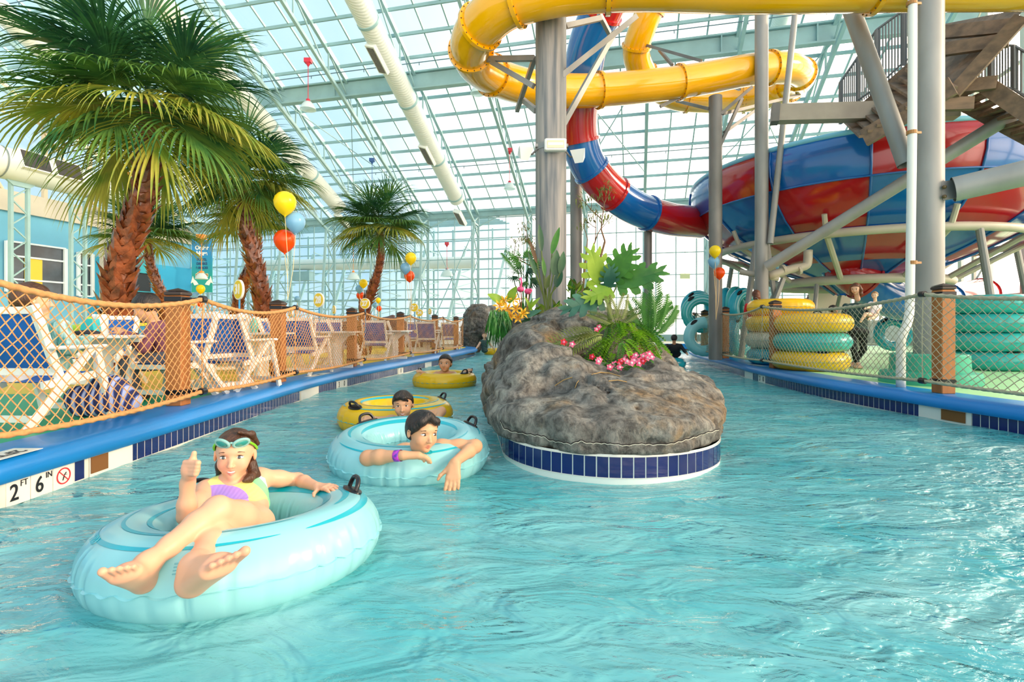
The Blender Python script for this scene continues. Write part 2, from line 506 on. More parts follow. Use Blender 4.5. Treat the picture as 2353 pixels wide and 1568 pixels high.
# diagonal wind bracing under the roof
m = MB()
for t0 in (-13.4, -6.7, 6.7, 13.4):
    for a, b in (((t0, 3.4), (t0 + 3.35, 9.4)), ((t0 + 3.35, 3.4), (t0, 9.4))):
        m.bar(bp(a[0], a[1], roofz(a[1]) - .7), bp(b[0], b[1], roofz(b[1]) - .7), .035)
m.build('bracing_rods', steel, ceil)

# ---- far wall (its left stretch looks into the neighbouring glasshouse, its right stretch at the bright evening sky)
def frame_wall(name, P, a0, a1, z0, ztop, mull, trans, matg, matf, thick=.06, tr_w=.06):
    m = MB(); m.poly([P(a0, z0), P(a1, z0), P(a1, ztop(a1)), P(a0, ztop(a0))])
    wl = m.build(name, matg); tag(wl, kind='structure')
    m = MB(); a = a0
    while a <= a1 + .01:
        m.bar(P(a, z0), P(a, ztop(a)), thick, thick * 1.5, up=(0, 1, 0)); a += mull
    z = z0
    zz = max(ztop(a0), ztop(a1))
    while z < zz:
        if abs(ztop(a1) - ztop(a0)) < .1: m.bar(P(a0, z), P(a1, z), tr_w)
        else:
            lim = [a0 + (a1 - a0) * i / 60 for i in range(61)]; ok = [q for q in lim if ztop(q) > z]
            if len(ok) > 1: m.bar(P(ok[0], z), P(ok[-1], z), tr_w)
        z += trans
    m.build('glazing_bars', matf, wl)
    return wl
fw = frame_wall('wall_far', lambda a, z: bp(a, 0, z), TL, TR, .3, lambda a: 8.3, TB, 1.27, g_wall, steel, .05, .055)
m = MB(); m.bar(bp(TL, .05, 8.2), bp(TR, .05, 8.2), .3, .42); m.bar(bp(TL, .05, .42), bp(TR, .05, .42), .25, .5); m.build('eave_beam', steel, fw)
for k in range(-6, 7):
    t = k * 3.35; m = MB()
    m.bar(bp(t, .12, .3), bp(t, .12, 8.2), .16, .16, up=(0, 1, 0))
    m.bar(bp(t - .0, 1.75, .3), bp(t, 1.05, 7.5), .13, .13, up=(0, 1, 0))
    zs = [.6, 1.8, 3.0, 4.2, 5.4, 6.6, 7.5]
    for i in range(6):
        a = bp(t, .12, zs[i]) if i % 2 == 0 else bp(t, 1.7 - .1 * zs[i], zs[i])
        b = bp(t, 1.7 - .1 * zs[i + 1], zs[i + 1]) if i % 2 == 0 else bp(t, .12, zs[i + 1])
        m.bar(a, b, .06)
    m.bar(bp(t, 1.05, 7.5), bp(t, .1, 6.7), .08); m.bar(bp(t, 1.05, 7.5), bp(t, .1, 8.0), .08)
    if k <= 0:
        m.bar(bp(t, .3, 7.3), bp(t + 1.6, .1, 8.1), .07)
    m.build('lattice_column', steel, fw)
# diagonal rods on the wall, left stretch
m = MB()
for t0 in (-16.75, -10.05, -3.35):
    m.bar(bp(t0, .3, .6), bp(t0 + 3.35, .3, 7.6), .05); m.bar(bp(t0 + 3.35, .3, .6), bp(t0, .3, 7.6), .05)
m.build('bracing_rods', steel, fw)

# neighbouring glasshouse behind the left stretch of the far wall
U2 = -9.0
def bq(t, u, z): return bp(t, u, z)
m = MB()
t = -30.0
while t < -.2:
    m.bar(bq(t, U2, .3), bq(t, U2, 9.0), .14, up=(0, 1, 0)); t += 1.67
z = .3
while z < 9.2: m.bar(bq(-30, U2, z), bq(-.2, U2, z), .1); z += .78
t = -28.0
while t < -1:
    m.bar(bq(t, U2 + 3.2, .3), bq(t + 1.1, U2 + 1.4, 7.2), .2, .2, up=(0, 1, 0))
    for i in range(6):
        m.bar(bq(t + .18 * i, U2 + 3.2 - .3 * i, .8 + 1.1 * i), bq(t + 1.8, U2 + .2, 1.5 + 1.1 * i), .07)
        m.bar(bq(t + 1.8, U2 + .2, 1.5 + 1.1 * i), bq(t + .18 * (i + 1), U2 + 2.9 - .3 * i, 1.9 + 1.1 * i), .07)
    t += 3.35
nb = m.build('wall_neighbour', steel); tag(nb, kind='structure')
gl2 = glass_mat('neighbour_glazing', (.62, .83, .93, 1), .10, .02)
m = MB(); m.poly([bq(-30, U2 - .1, .3), bq(-.2, U2 - .1, .3), bq(-.2, U2 - .1, 9.4), bq(-30, U2 - .1, 9.4)]); m.build('glass', gl2, nb)
m = MB(); m.poly([bq(-30, U2, 9.4), bq(-.2, U2, 9.4), bq(-.2, -.2, 8.5), bq(-30, -.2, 8.5)]); m.build('glass', gl2, nb)
m = MB()
for i in range(9): m.bar(bq(-30, U2 + i, 9.35 - .1 * i), bq(-.2, U2 + i, 9.35 - .1 * i), .09)
m.build('purlins', steel, nb)
pd = mat('duct_paint', '#D3DDD8', .45, var=.05, scale=.8)
m = MB(); m.tube([bq(-20, -3.5, 5.9), bq(-1.2, -3.5, 5.6)], .42, 14); dct = m.build('far_duct', pd, smooth=30); dct.name = 'air_duct'
tag(dct, 'pale horizontal round duct behind the glazing of the far wall', 'duct')
m = MB()
for t in (-15.0, -6.0): m.box(bq(t, -3.5, 4.95), (1.6, .7, .7), -.234)
m.build('outlet_box', steel, dct)

# ---- right wall
rw = frame_wall('wall_right', lambda a, z: bp(TR, a, z), 0, 33, .3, lambda a: min(roofz(a), 17), 1.65, 1.85, g_wall, steelw, .11, .09)
m = MB(); u = .8
while u < 33:
    for du in (0, .75): m.bar(bp(TR - .3, u + du, .3), bp(TR - .3, u + du, min(roofz(u), 14)), .1, up=(0, 1, 0))
    z = .4; s = 0
    while z < min(roofz(u), 14) - .8:
        m.bar(bp(TR - .3, u + (0 if s else .75), z), bp(TR - .3, u + (.75 if s else 0), z + .75), .045); z += .75; s = 1 - s
    u += 4.4
m.build('lattice_columns', steelw, rw)
m = MB(); m.bar(bp(TR - .1, 0, .8), bp(TR - .1, 33, .8), .2, 1.3); m.build('kick_panel', mat('kick_panel', '#E0D8C8', .6), rw)

# ---- left wall: painted block below, beige band, glazed gable above
wt = mat('wall_blue_paint', '#6DB4D2', .7, var=.06, scale=.6)
wt2 = mat('wall_blue_deep', '#2FA3CC', .7, var=.05, scale=.6)
beige = mat('wall_beige', '#CFC6B4', .75, var=.05, scale=.8)
rz = math.atan2(Lx.y, Lx.x)
lw = MB(); lw.bar(bp(TL - .2, 0, 3.4), bp(TL - .2, 33, 3.4), .4, 7.4); lwo = lw.build('wall_left', wt); tag(lwo, kind='structure')
m = MB(); m.bar(bp(TL - .1, 0, 7.6), bp(TL - .1, 33, 7.6), .5, 1.0); m.bar(bp(TL + .12, 0, 7.12), bp(TL + .12, 33, 7.12), .1, .16); m.build('beige_band', beige, lwo)
m = MB(); m.bar(bp(TL + .03, 0, 2.6), bp(TL + .03, 7.6, 2.6), .04, 5.4); m.build('deep_blue_panel', wt2, lwo)
m = MB(); m.bar(bp(TL + .28, 6.35, .3), bp(TL + .28, 6.35, 7.1), .75, .5, up=(0, 1, 0)); m.build('beige_pier', beige, lwo)
gbl = frame_wall('wall_gable', lambda a, z: bp(TL, a, z), 0, UN, 8.05, roofz, 2.4, 2.0, g_wall, mat('gable_frame', '#D9C7A8', .5), .16, .07)
m = MB(); m.bar(bp(TL + .1, 0, roofz(0) - .1), bp(TL + .1, UN, roofz(UN) - .1), .3, .35)
for a in (2, 6.8, 11.6, 16.4): m.bar(bp(TL + .1, a, 8.1), bp(TL + .1, a + 4, roofz(a + 4)), .1)
m.build('gable_rafter', mat('gable_frame', '#D9C7A8'), gbl)

# windows in the blue wall
wfr = mat('window_frame', '#DCE8EC', .5); dglass = mat('dark_window_glass', '#2D3E4A', .15, var=.5, scale=.7, spec=.7)
def lwin(n, u0, u1, z0, z1, yellow=False):
    m = MB(); m.bar(bp(TL + .03, u0, (z0 + z1) / 2), bp(TL + .03, u1, (z0 + z1) / 2), .06, z1 - z0)
    o = m.build('window_%d' % n, dglass); tag(o, kind='structure')
    m = MB()
    for z in (z0, z1, z0 + (z1 - z0) * .72, z0 + (z1 - z0) * .26): m.bar(bp(TL + .1, u0, z), bp(TL + .1, u1, z), .09, .09)
    for u in (u0, u1): m.bar(bp(TL + .1, u, z0), bp(TL + .1, u, z1), .09, .22, up=(0, 1, 0))
    m.build('window_frame', wfr, o)
    if yellow:
        m = MB(); m.bar(bp(TL + .09, u0 + (u1 - u0) * .42, z0 + (z1 - z0) * .36), bp(TL + .09, u0 + (u1 - u0) * .72, z0 + (z1 - z0) * .36), .03, (z1 - z0) * .68)
        m.build('yellow_blind', mat('blind_yellow', '#E8C53A', .6), o)
    return o
lwin(1, 7.1, 7.9, 2.9, 5.4); lwin(2, 8.6, 11.4, 2.9, 5.5, True); lwin(3, 12.2, 16.5, 2.9, 5.6)
# dark entrance and a stair with railings beside the beige pier
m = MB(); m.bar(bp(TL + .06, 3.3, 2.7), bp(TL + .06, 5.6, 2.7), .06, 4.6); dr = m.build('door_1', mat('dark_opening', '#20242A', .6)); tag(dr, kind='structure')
m = MB(); m.bar(bp(TL + .1, 3.2, 5.05), bp(TL + .1, 5.7, 5.05), .2, .9); m.bar(bp(TL + .13, 3.3, 3.4), bp(TL + .13, 5.6, 3.4), .06, .06); m.build('door_header', mat('teal_header', '#2DA7B5', .5), dr)
rail = mat('orange_wood_rail', '#B9793E', .5)
ob = thing('balcony_stair', 'low curved stair with wooden baluster rail and yellow edge before the dark entrance', 'stair', bp(TL + 2.6, 4.4, .3))
m = MB()
for i in range(16):
    u = 1.4 + i * .38; z = 2.35 - (max(0, 3.2 - u) * .45)
    m.bar(bp(TL + 2.6, u, z - .95), bp(TL + 2.6, u, z), .045, up=(0, 1, 0))
m.build('balusters', rail, ob)
m = MB(); m.tube([bp(TL + 2.6, u, 2.38 - max(0, 3.2 - u) * .45) for u in (1.2, 2.2, 3.2, 5, 7.3)], .05, 8); m.build('handrail', rail, ob, smooth=30)
m = MB(); m.bar(bp(TL + 2.7, .6, .75), bp(TL + 2.7, 7.4, .75), .5, .9); m.build('platform', mat('platform_blue', '#3E8FB8', .6), ob)
m = MB(); m.bar(bp(TL + 2.98, .6, 1.26), bp(TL + 2.98, 7.4, 1.26), .08, .18); m.build('yellow_edge', mat('yellow_paint', '#F0CE1E', .5), ob)
# lattice posts standing in front of the blue wall
for (x, d, lab) in ((45, 22.0, 'tall pale lattice post in front of the blue wall, leftmost of the pair'), (180, 24.3, 'tall pale lattice post in front of the narrow blue-wall window')):
    base = at(x, HY, d); base.z = .3; o = thing('lattice_post', lab, 'post', base, 'lattice posts by the blue wall')
    for s in (0, 1):
        p = base - Lx * (.62 * s - .3); m = MB(); m.bar(p, p + Vector((0, 0, 7.3)), .13, up=(0, 1, 0)); m.build('upright', steel, o)
    m = MB(); z = .4; s = 0
    while z < 7.0:
        a = base - Lx * ((.62 * s) - .3); b = base - Lx * ((.62 * (1 - s)) - .3); a.z = z; b.z = z + .55; m.bar(a, b, .05); z += .55; s = 1 - s
    m.build('lacing', steel, o)
    m = MB(); q = base.copy(); q.z = 7.0
    m.prism([q + Lx * .3, q - Lx * .3, q - Lx * .9 + Vector((0, 0, .5)), q + Lx * .9 + Vector((0, 0, .5))], Mx * .12); m.build('bracket', steel, o)

# ---- air ducts
def ribmat():
    m, nt, out = new_mat('ribbed_duct'); p = N(nt, 'ShaderNodeBsdfPrincipled'); p.inputs['Base Color'].default_value = srgb('#D9E0DA'); p.inputs['Roughness'].default_value = .45
    tc = N(nt, 'ShaderNodeTexCoord'); wv = N(nt, 'ShaderNodeTexWave'); wv.inputs['Scale'].default_value = 3.2
    dp = N(nt, 'ShaderNodeMapping'); dp.inputs['Rotation'].default_value = (0, 0, math.atan2(Lx.y, Lx.x)); nt.links.new(tc.outputs['Object'], dp.inputs['Vector']); nt.links.new(dp.outputs[0], wv.inputs['Vector'])
    b = N(nt, 'ShaderNodeBump'); b.inputs['Strength'].default_value = .25; b.inputs['Distance'].default_value = .03
    nt.links.new(wv.outputs['Fac'], b.inputs['Height']); nt.links.new(b.outputs[0], p.inputs['Normal']); nt.links.new(p.outputs[0], out.inputs[0]); return m
dm = ribmat(); grill = mat('duct_grille', '#6A6660', .6, var=.3, scale=20)
def duct(lab, a, b, r, seams, vents, side):
    a, b = Vector(a), Vector(b); d = (b - a); Lg = d.length; d.normalize()
    o = thing('air_duct', lab, 'duct', a, 'round air ducts under the roof')
    m = MB(); m.tube([a + d * (Lg * i / 12) for i in range(13)], r, 28); m.build('duct_pipe', dm, o, smooth=30)
    for s in seams:
        m = MB(); m.tube([a + d * (s - .06), a + d * (s - .05), a + d * (s + .05), a + d * (s + .06)], [r, r * 1.06, r * 1.06, r], 28, caps=False); m.build('flange', steel, o, smooth=30)
    sd_ = Vector(side); sd_ = (sd_ - d * sd_.dot(d)).normalized(); upv = d.cross(sd_)
    for s in vents:
        c = a + d * s + sd_ * (r * .98); rot = Matrix((d, sd_, upv)).transposed()
        m = MB(); m.box(c, (1.3, .22, .46), rot); m.build('vent_frame', mat('vent_frame', '#E3E8E2', .5), o)
        m = MB(); m.box(c + sd_ * .1, (1.16, .05, .34), rot); m.build('grille', grill, o)
    return o
duct('long round duct down the roof, ending right of the small palm', at(821, 0, 19.0) + (at(821, 0, 19) - at(1050, 458, 29.7)) * .12, at(1050, 458, 29.7), .42, (2.3, 6.2, 10.0, 13.0), (3.6, 9.2, 14.6), (-.5, -.7, -.55))
duct('long round duct down the roof above the balloons and the second palm', at(366, 0, 19.6) + (at(366, 0, 19.6) - at(780, 478, 31)) * .12, at(780, 478, 31.0), .42, (4.0, 8.0, 11.5), (10.2, 15.2), (-.5, -.7, -.55))
duct('round duct at the top left behind the largest palm crown', at(40, 60, 21) + (at(40, 60, 21) - at(440, 430, 31)) * .3, at(440, 430, 31.0), .42, (5, 9), (12,), (-.5, -.7, -.55))
duct('round duct hanging at the top right behind the yellow slide', at(1806, -10, 20), at(1760, 165, 24.0), .42, (2.0,), (3.0,), (-.3, -.7, -.55))
# big horizontal duct on the left wall side
pa = bp(0, 0, 7.85); c0 = at(206, 422, 24.8); c0.z = 7.85
a = c0 - Lx * 14; b = c0 + Lx * 4
bd = thing('air_duct', 'very large horizontal round duct with dark grilles along the blue wall', 'duct', a)
m = MB(); m.tube([a, b], .66, 36); m.build('duct_pipe', pd, bd, smooth=30)
for s in (5.5, 10.3, 13.7, 16.6):
    p = a + Lx * s; m = MB(); m.tube([p - Lx * .03, p + Lx * .03], .68, 36, caps=False); m.build('strap', mat('strap_dark', '#7C8A8C', .5), bd, smooth=30)
fv = Vector((.62, -.62, .28)); fv = (fv - Lx * fv.dot(Lx)).normalized(); uv_ = Lx.cross(fv); rot = Matrix((Lx, fv, uv_)).transposed()
dgr = mat('dark_grille', '#3E3B3A', .7, var=.3, scale=6)
for s in (6.6, 8.0, 9.2, 11.3, 12.6, 15.0, 16.2):
    p = a + Lx * s + fv * .62; m = MB(); m.box(p, (1.15, .16, .86), rot); m.build('vent_frame', mat('vent_frame', '#E3E8E2'), bd)
    m = MB(); m.box(p + fv * .06, (1.03, .08, .74), rot); m.build('grille', dgr, bd)
# ================================================================ pool edges
LCv = [Vector((p[0], p[1], 0)) for p in cr([(-3.1, -3), (-3.1, 0), (-3.11, 3), (-3.11, 4.3), (-3.15, 6), (-3.18, 8), (-3.08, 9.5), (-2.86, 11), (-2.47, 13.3), (-1.98, 16), (-1.62, 18.5), (-1.42, 20.2), (-1.6, 21.3), (-2.5, 21.9), (-5, 22.2), (-12, 22.4)], 10)]
RCv = [Vector((p[0], p[1], 0)) for p in cr([(7.2, -3), (6.5, 0), (5.75, 3), (5.25, 5.0), (5.02, 6.3), (4.86, 8.2), (4.98, 10.4), (5.25, 12.4), (5.6, 15), (6.0, 17.2), (6.6, 19.2), (7.8, 21), (10, 22.2), (16, 22.8)], 10)]
ISv = [Vector((p[0], p[1], 0)) for p in [(.867 + .956 * math.cos(a), 4.757 + .956 * math.sin(a)) for a in [R(180 + 6 * i) for i in range(31)]]]
ISv = ISv + [Vector((p[0], p[1], 0)) for p in cr([(1.823, 4.757), (2.2, 6.5), (2.7, 8.5), (3.3, 11), (3.5, 13.5), (2.7, 15.8), (1.0, 16.2), (-.2, 14.2), (-.45, 11), (-.36, 8), (-.22, 6.2), (-.089, 4.757)], 8)][1:-1]
def nrm2(c, i, closed=False):
    m = len(c); t = (c[(i + 1) % m] - c[i - 1]) if closed else c[min(i + 1, m - 1)] - c[max(i - 1, 0)]
    t.normalize(); return Vector((t.y, -t.x, 0))
def resample(c, step, closed=False):
    pts = [p.copy() for p in c] + ([c[0].copy()] if closed else []); out = [pts[0]]; acc = 0; nxt = step
    for a, b in zip(pts[:-1], pts[1:]):
        L = (b - a).length
        while nxt <= acc + L: out.append(a.lerp(b, (nxt - acc) / L)); nxt += step
        acc += L
    return out
def sweep(m, c, prof, side=1, closed=False):
    """profile points are (distance away from the water, height)"""
    n = len(prof); vs = []; fs = []
    for i, p in enumerate(c):
        q = nrm2(c, i, closed) * side
        for (o, z) in prof: vs.append(p - q * o + Vector((0, 0, z)))
    for i in range(len(c) if closed else len(c) - 1):
        j = (i + 1) % len(c)
        for k in range(n - 1): fs.append((i * n + k, j * n + k, j * n + k + 1, i * n + k + 1))
    m._add(vs, fs); return m
blue_p = mat('coping_blue_paint', '#0B7CC6', .38, var=.16, scale=1.6, bump=.06, bscale=40, coat=.15, stretch=(1, .35, 1))
plaster = mat('pool_plaster', '#DDE9E2', .6, var=.04, scale=1)
tileb = mat('tile_blue', '#0B145E', .12, var=.12, scale=3, coat=.5)
tilew = mat('tile_white', '#E9E4DA', .2, coat=.3)
grout = mat('grout', '#DCD8CC', .7)
copP = [(0, .15), (-.045, .152), (-.066, .175), (-.07, .205), (-.058, .245), (-.03, .278), (.01, .296), (.06, .302), (.40, .302)]
for nm, c, sd_, lab in (('left', LCv, 1, 'bright blue rounded pool coping curving along the left deck'), ('right', RCv, -1, 'bright blue rounded pool coping curving along the right deck')):
    m = MB(); sweep(m, c, copP, sd_); o = m.build('pool_coping', blue_p, smooth=40); tag(o, lab, 'pool edge')
    m = MB(); sweep(m, c, [(0, -.95), (0, .152)], sd_); o = m.build('wall_pool_' + nm, plaster); tag(o, kind='structure')
def tiles(c, side, skips, name, parent, z0=0.003, z1=.146, step=.0894, closed=False, start=0.0):
    pts = resample(c, step, closed); m = MB()
    for i in range(len(pts) - 1):
        a, b = pts[i], pts[i + 1]; y = (a.y + b.y) / 2
        if any(s0 < y < s1 and (s2 is None or s2((a.x + b.x) / 2)) for (s0, s1, s2) in skips): continue
        if (a - b).length < .02: continue
        t = (b - a).normalized(); q = Vector((t.y, -t.x, 0)) * side
        e = .0045; a2 = a + t * e; b2 = b - t * e; d = q * .004
        vs = [a2 + d, b2 + d, b2 + d, a2 + d, a2, b2, b2, a2]
        vs = [v + Vector((0, 0, z)) for v, z in zip(vs, (z0, z0, z1, z1) * 2)]
        m._add(vs, [(0, 1, 2, 3), (0, 4, 5, 1), (1, 5, 6, 2), (2, 6, 7, 3), (3, 7, 4, 0)])
    o = m.build(name, tileb, parent); return o
wl_, wr_ = bpy.data.objects['wall_pool_left'], bpy.data.objects['wall_pool_right']
tiles(LCv, 1, [(3.19, 3.72, None), (3.83, 4.27, None), (7.85, 8.5, None), (9.2, 9.7, None), (14.0, 14.5, None), (12.2, 12.5, None)], 'tile_band', wl_)
tiles(RCv, -1, [(5.78, 6.42, None), (10.9, 11.45, None), (10.2, 10.6, None)], 'tile_band', wr_)
m = MB(); sweep(m, LCv, [(-.002, -.02), (-.0025, .15)], 1); m.build('grout_band', grout, wl_)
m = MB(); sweep(m, RCv, [(-.002, -.02), (-.0025, .15)], -1); m.build('grout_band', grout, wr_)
def xat(c, y):
    for a, b in zip(c[:-1], c[1:]):
        if (a.y - y) * (b.y - y) <= 0 and a.y != b.y: return a.x + (b.x - a.x) * (y - a.y) / (b.y - a.y)
# white inlet panels with dark openings
def inlet(c, side, ya, yb, yo0, yo1, parent, lab):
    o = thing('skimmer_inlet', lab, 'skimmer', (xat(c, ya), ya, .0), 'skimmer inlets in the pool walls')
    def q(y, off, z): return Vector((xat(c, y) + side * off, y, z))
    m = MB(); m._add([q(ya, .008, -.1), q(yb, .008, -.1), q(yb, .008, .148), q(ya, .008, .148)], [(0, 1, 2, 3)]); m.build('panel', tilew, o)
    if yo0:
        m = MB(); m.prism([q(yo0, .012, .02), q(yo1, .012, .02), q(yo1, .012, .14), q(yo0, .012, .14)], (side * .004, 0, 0)); m.build('opening', mat('inlet_shadow', '#7A4E20', .7), o)
    return o
inlet(LCv, 1, 3.83, 4.27, 3.84, 4.0, wl_, 'white skimmer panel with a brown opening beside the 2 ft 6 in marker')
inlet(LCv, 1, 7.85, 8.5, None, None, wl_, 'plain white panel in the left blue tile band before the 3 0 marker')
inlet(LCv, 1, 14.0, 14.5, None, None, wl_, 'small white panel in the left tile band near the far end of the deck')
inlet(RCv, -1, 5.78, 6.42, 5.84, 6.12, wr_, 'white skimmer panel with a dark opening below the tall right fence post')
inlet(RCv, -1, 10.9, 11.45, None, None, wr_, 'plain pale panel in the right tile band before the 3 0 marker')
ink = mat('marker_ink', '#16161C', .5); red = mat('marker_red', '#D8202C', .5)
# depth markers
def marker(c, side, y0, y1, items, lab, z0=-.01, z1=.146):
    o = thing('depth_marker', lab, 'depth marker', (xat(c, y0), y0, z0), 'depth markers on the pool wall')
    n = len(items); dy = (y1 - y0) / n
    for i in range(n):
        a = y0 + i * dy + .003; b = y0 + (i + 1) * dy - .003
        xa, xb = xat(c, a) + side * .009, xat(c, b) + side * .009
        m = MB(); m.prism([(xa, a, z0), (xb, b, z0), (xb, b, z1), (xa, a, z1)], (-side * .006, 0, 0)); m.build('tile', tilew, o)
    ydir = 1 if side > 0 else -1
    for i in range(n):
        k = i if side > 0 else n - 1 - i
        yc = y0 + (k + .5) * dy; xc = xat(c, yc) + side * .0125
        for (s, sz, ox, oz, col, sq) in items[i]:
            if s == 'ring':
                m = MB(); ctr = Vector((xc, yc, (z0 + z1) / 2 + .004)); mm = Matrix.Translation(ctr) @ Matrix.Rotation(R(90), 4, 'Y')
                m.lathe([(.048, -.001), (.056, -.001), (.056, .001), (.048, .001), (.048, -.001)], 32, mm)
                m.bar(ctr + Vector((0, -.036, .036)), ctr + Vector((0, .036, -.036)), .003, .008, up=(1, 0, 0)); m.build('prohibition_ring', red, o)
                m = MB(); m.bar(ctr + Vector((0, -.008, -.03)), ctr + Vector((0, .004, .004)), .002, .007, up=(1, 0, 0)); m.bar(ctr + Vector((0, .004, .004)), ctr + Vector((0, .02, .022)), .002, .006, up=(1, 0, 0)); m.bar(ctr + Vector((0, .004, .006)), ctr + Vector((0, .026, .006)), .002, .005, up=(1, 0, 0)); m.build('diver_mark', ink, o)
                continue
            M4 = frame((xc, yc + ydir * ox, (z0 + z1) / 2 + oz), (0, ydir, 0), (0, 0, 1))
            text_mesh(s, sz, ink, 'numeral' if s.isdigit() else 'lettering', o, M4, .001, bold=.0015 if sz > .06 else 0, squash=sq)
    return o
marker(LCv, 1, 3.20, 3.69, [[('2', .145, -.03, -.004, ink, .85), ('FT', .055, .035, .045, ink, .9)], [('6', .145, -.02, -.004, ink, .85), ('IN', .055, .05, .045, ink, .9)], [('ring',) + (0,) * 5]], 'white depth marker tiles reading 2 FT 6 IN with a no diving ring, nearest left')
marker(LCv, 1, 9.22, 9.66, [[('3', .13, 0, 0, ink, .9)], [('0', .13, 0, 0, ink, .9)]], 'white depth marker tiles reading 3 0 halfway along the left tile band')
marker(LCv, 1, 12.22, 12.48, [[('0', .13, 0, 0, ink, .9)]], 'small white depth marker tile far along the left tile band behind the floating boy')
marker(RCv, -1, 10.22, 10.58, [[('3', .13, 0, 0, ink, .9)], [('0', .13, 0, 0, ink, .9)]], 'white depth marker tiles reading 3 0 in the right tile band')
# markers painted flat on the coping
def flat_marker(pts, txts, lab):
    ctr = sum((Vector(p) for p in pts), Vector()) / 4
    m = MB(); m.prism(pts, (0, 0, .0025)); o = m.build('deck_marker', tilew); tag(o, lab, 'deck marker')
    for (s, x, y, sz) in txts:
        text_mesh(s, sz, ink, 'lettering', o, frame((x, y, .3058), (0, -1, 0), (1, 0, 0)), .0004, bold=.002)
flat_marker([(-3.26, 2.85, .302), (-3.06, 2.85, .302), (-3.08, 3.43, .302), (-3.27, 3.43, .302)], [('2FT', -3.165, 3.28, .12), ('6IN', -3.165, 2.99, .12)], 'white depth marker set flat in the blue coping at the near left')
flat_marker([(-3.34, 8.4, .302), (-3.18, 8.4, .302), (-3.15, 9.1, .302), (-3.31, 9.1, .302)], [('3 0', -3.24, 8.75, .11)], 'white depth marker set flat in the blue coping before the second fence post')
flat_marker([(5.03, 10.6, .302), (5.2, 10.6, .302), (5.22, 11.2, .302), (5.05, 11.2, .302)], [], 'white depth marker set flat in the right coping beside the tube stacks')

# ---- decks
def deck_mat():
    m, nt, out = new_mat('deck_paint_left'); p = N(nt, 'ShaderNodeBsdfPrincipled'); p.inputs['Roughness'].default_value = .5
    tc = N(nt, 'ShaderNodeTexCoord'); sp = N(nt, 'ShaderNodeSeparateXYZ'); nt.links.new(tc.outputs['Object'], sp.inputs[0])
    nz = N(nt, 'ShaderNodeTexNoise'); nz.inputs['Scale'].default_value = .7; nt.links.new(tc.outputs['Object'], nz.inputs['Vector'])
    a = N(nt, 'ShaderNodeMath', operation='MULTIPLY_ADD'); a.inputs[1].default_value = 1.6; nt.links.new(nz.outputs['Fac'], a.inputs[0]); nt.links.new(sp.outputs['Y'], a.inputs[2])
    b = N(nt, 'ShaderNodeMath', operation='GREATER_THAN'); b.inputs[1].default_value = 7.15; nt.links.new(a.outputs[0], b.inputs[0])
    n2 = N(nt, 'ShaderNodeTexNoise'); n2.inputs['Scale'].default_value = 3; nt.links.new(tc.outputs['Object'], n2.inputs['Vector'])
    mx = N(nt, 'ShaderNodeMix', data_type='RGBA'); mx.inputs[6].default_value = srgb('#0A9A6A'); mx.inputs[7].default_value = srgb('#F0C21C')
    nt.links.new(b.outputs[0], mx.inputs[0])
    m2 = N(nt, 'ShaderNodeMix', data_type='RGBA', blend_type='MULTIPLY'); m2.inputs[0].default_value = .35; nt.links.new(mx.outputs[2], m2.inputs[6]); nt.links.new(n2.outputs['Color'], m2.inputs[7])
    nt.links.new(mx.outputs[2], p.inputs['Base Color']); nt.links.new(p.outputs[0], out.inputs[0]); return m
m = MB(); vs = []; fs = []
mono = [(i, p) for i, p in enumerate(LCv) if p.y <= 20.6 and i < 112]
for i, p in mono:
    q = nrm2(LCv, i); a = p - q * .38; vs += [Vector((a.x, a.y, .30)), Vector((-30, a.y - (0 if i > 3 else 4), .30))]
for i in range(len(mono) - 1): fs.append((2 * i, 2 * i + 2, 2 * i + 3, 2 * i + 1))
m._add(vs, fs)
y1 = vs[-1].y; ex = [Vector((p.x, p.y - .36, .30)) for i, p in enumerate(LCv) if i > mono[-1][0] and p.x > -12.1]
m.poly([vs[-2]] + [Vector((-1.85, 20.9, .3)), Vector((-2.6, 21.55, .3)), Vector((-5, 21.85, .3)), Vector((-12, 22.05, .3)), Vector((-30, 22.05, .3)), vs[-1]])
fl = m.build('floor', deck_mat()); tag(fl, kind='structure')
gr = mat('deck_green', '#A9DDA0', .5, var=.05, scale=.9, bump=.05)
m = MB(); vs = []; fs = []
mono = [(i, p) for i, p in enumerate(RCv)]
for i, p in mono:
    q = -nrm2(RCv, i); a = p - q * .38; vs += [Vector((a.x, a.y, .30)), Vector((34, min(a.y, 22) - (4 if i < 3 else 0), .30))]
for i in range(len(mono) - 1): fs.append((2 * i, 2 * i + 2, 2 * i + 3, 2 * i + 1))
m._add(vs, fs); fr = m.build('floor_right', gr); tag(fr, kind='structure')
m = MB(); m.poly([(-40, 24.6, .3), (40, 24.6, .3), (40, 60, .3), (-40, 60, .3)])
m.poly([(-40, 24.6, .3), (-40, 24.6, -.9), (40, 24.6, -.9), (40, 24.6, .3)])
ff = m.build('floor_far', mat('deck_far', '#C9C2A8', .6, var=.08, scale=.6)); tag(ff, kind='structure')
m = MB(); m.bar((-1.3, 24.5, .2), (16, 24.5, .2), .2, .24); o = m.build('trim_1', blue_p); tag(o, kind='structure')
m = MB(); m.poly([(-60, -8, -.92), (60, -8, -.92), (60, 60, -.92), (-60, 60, -.92)])
pf = m.build('floor_pool', mat('pool_floor', '#BFE6E2', .7, var=.04, scale=.5)); tag(pf, kind='structure')

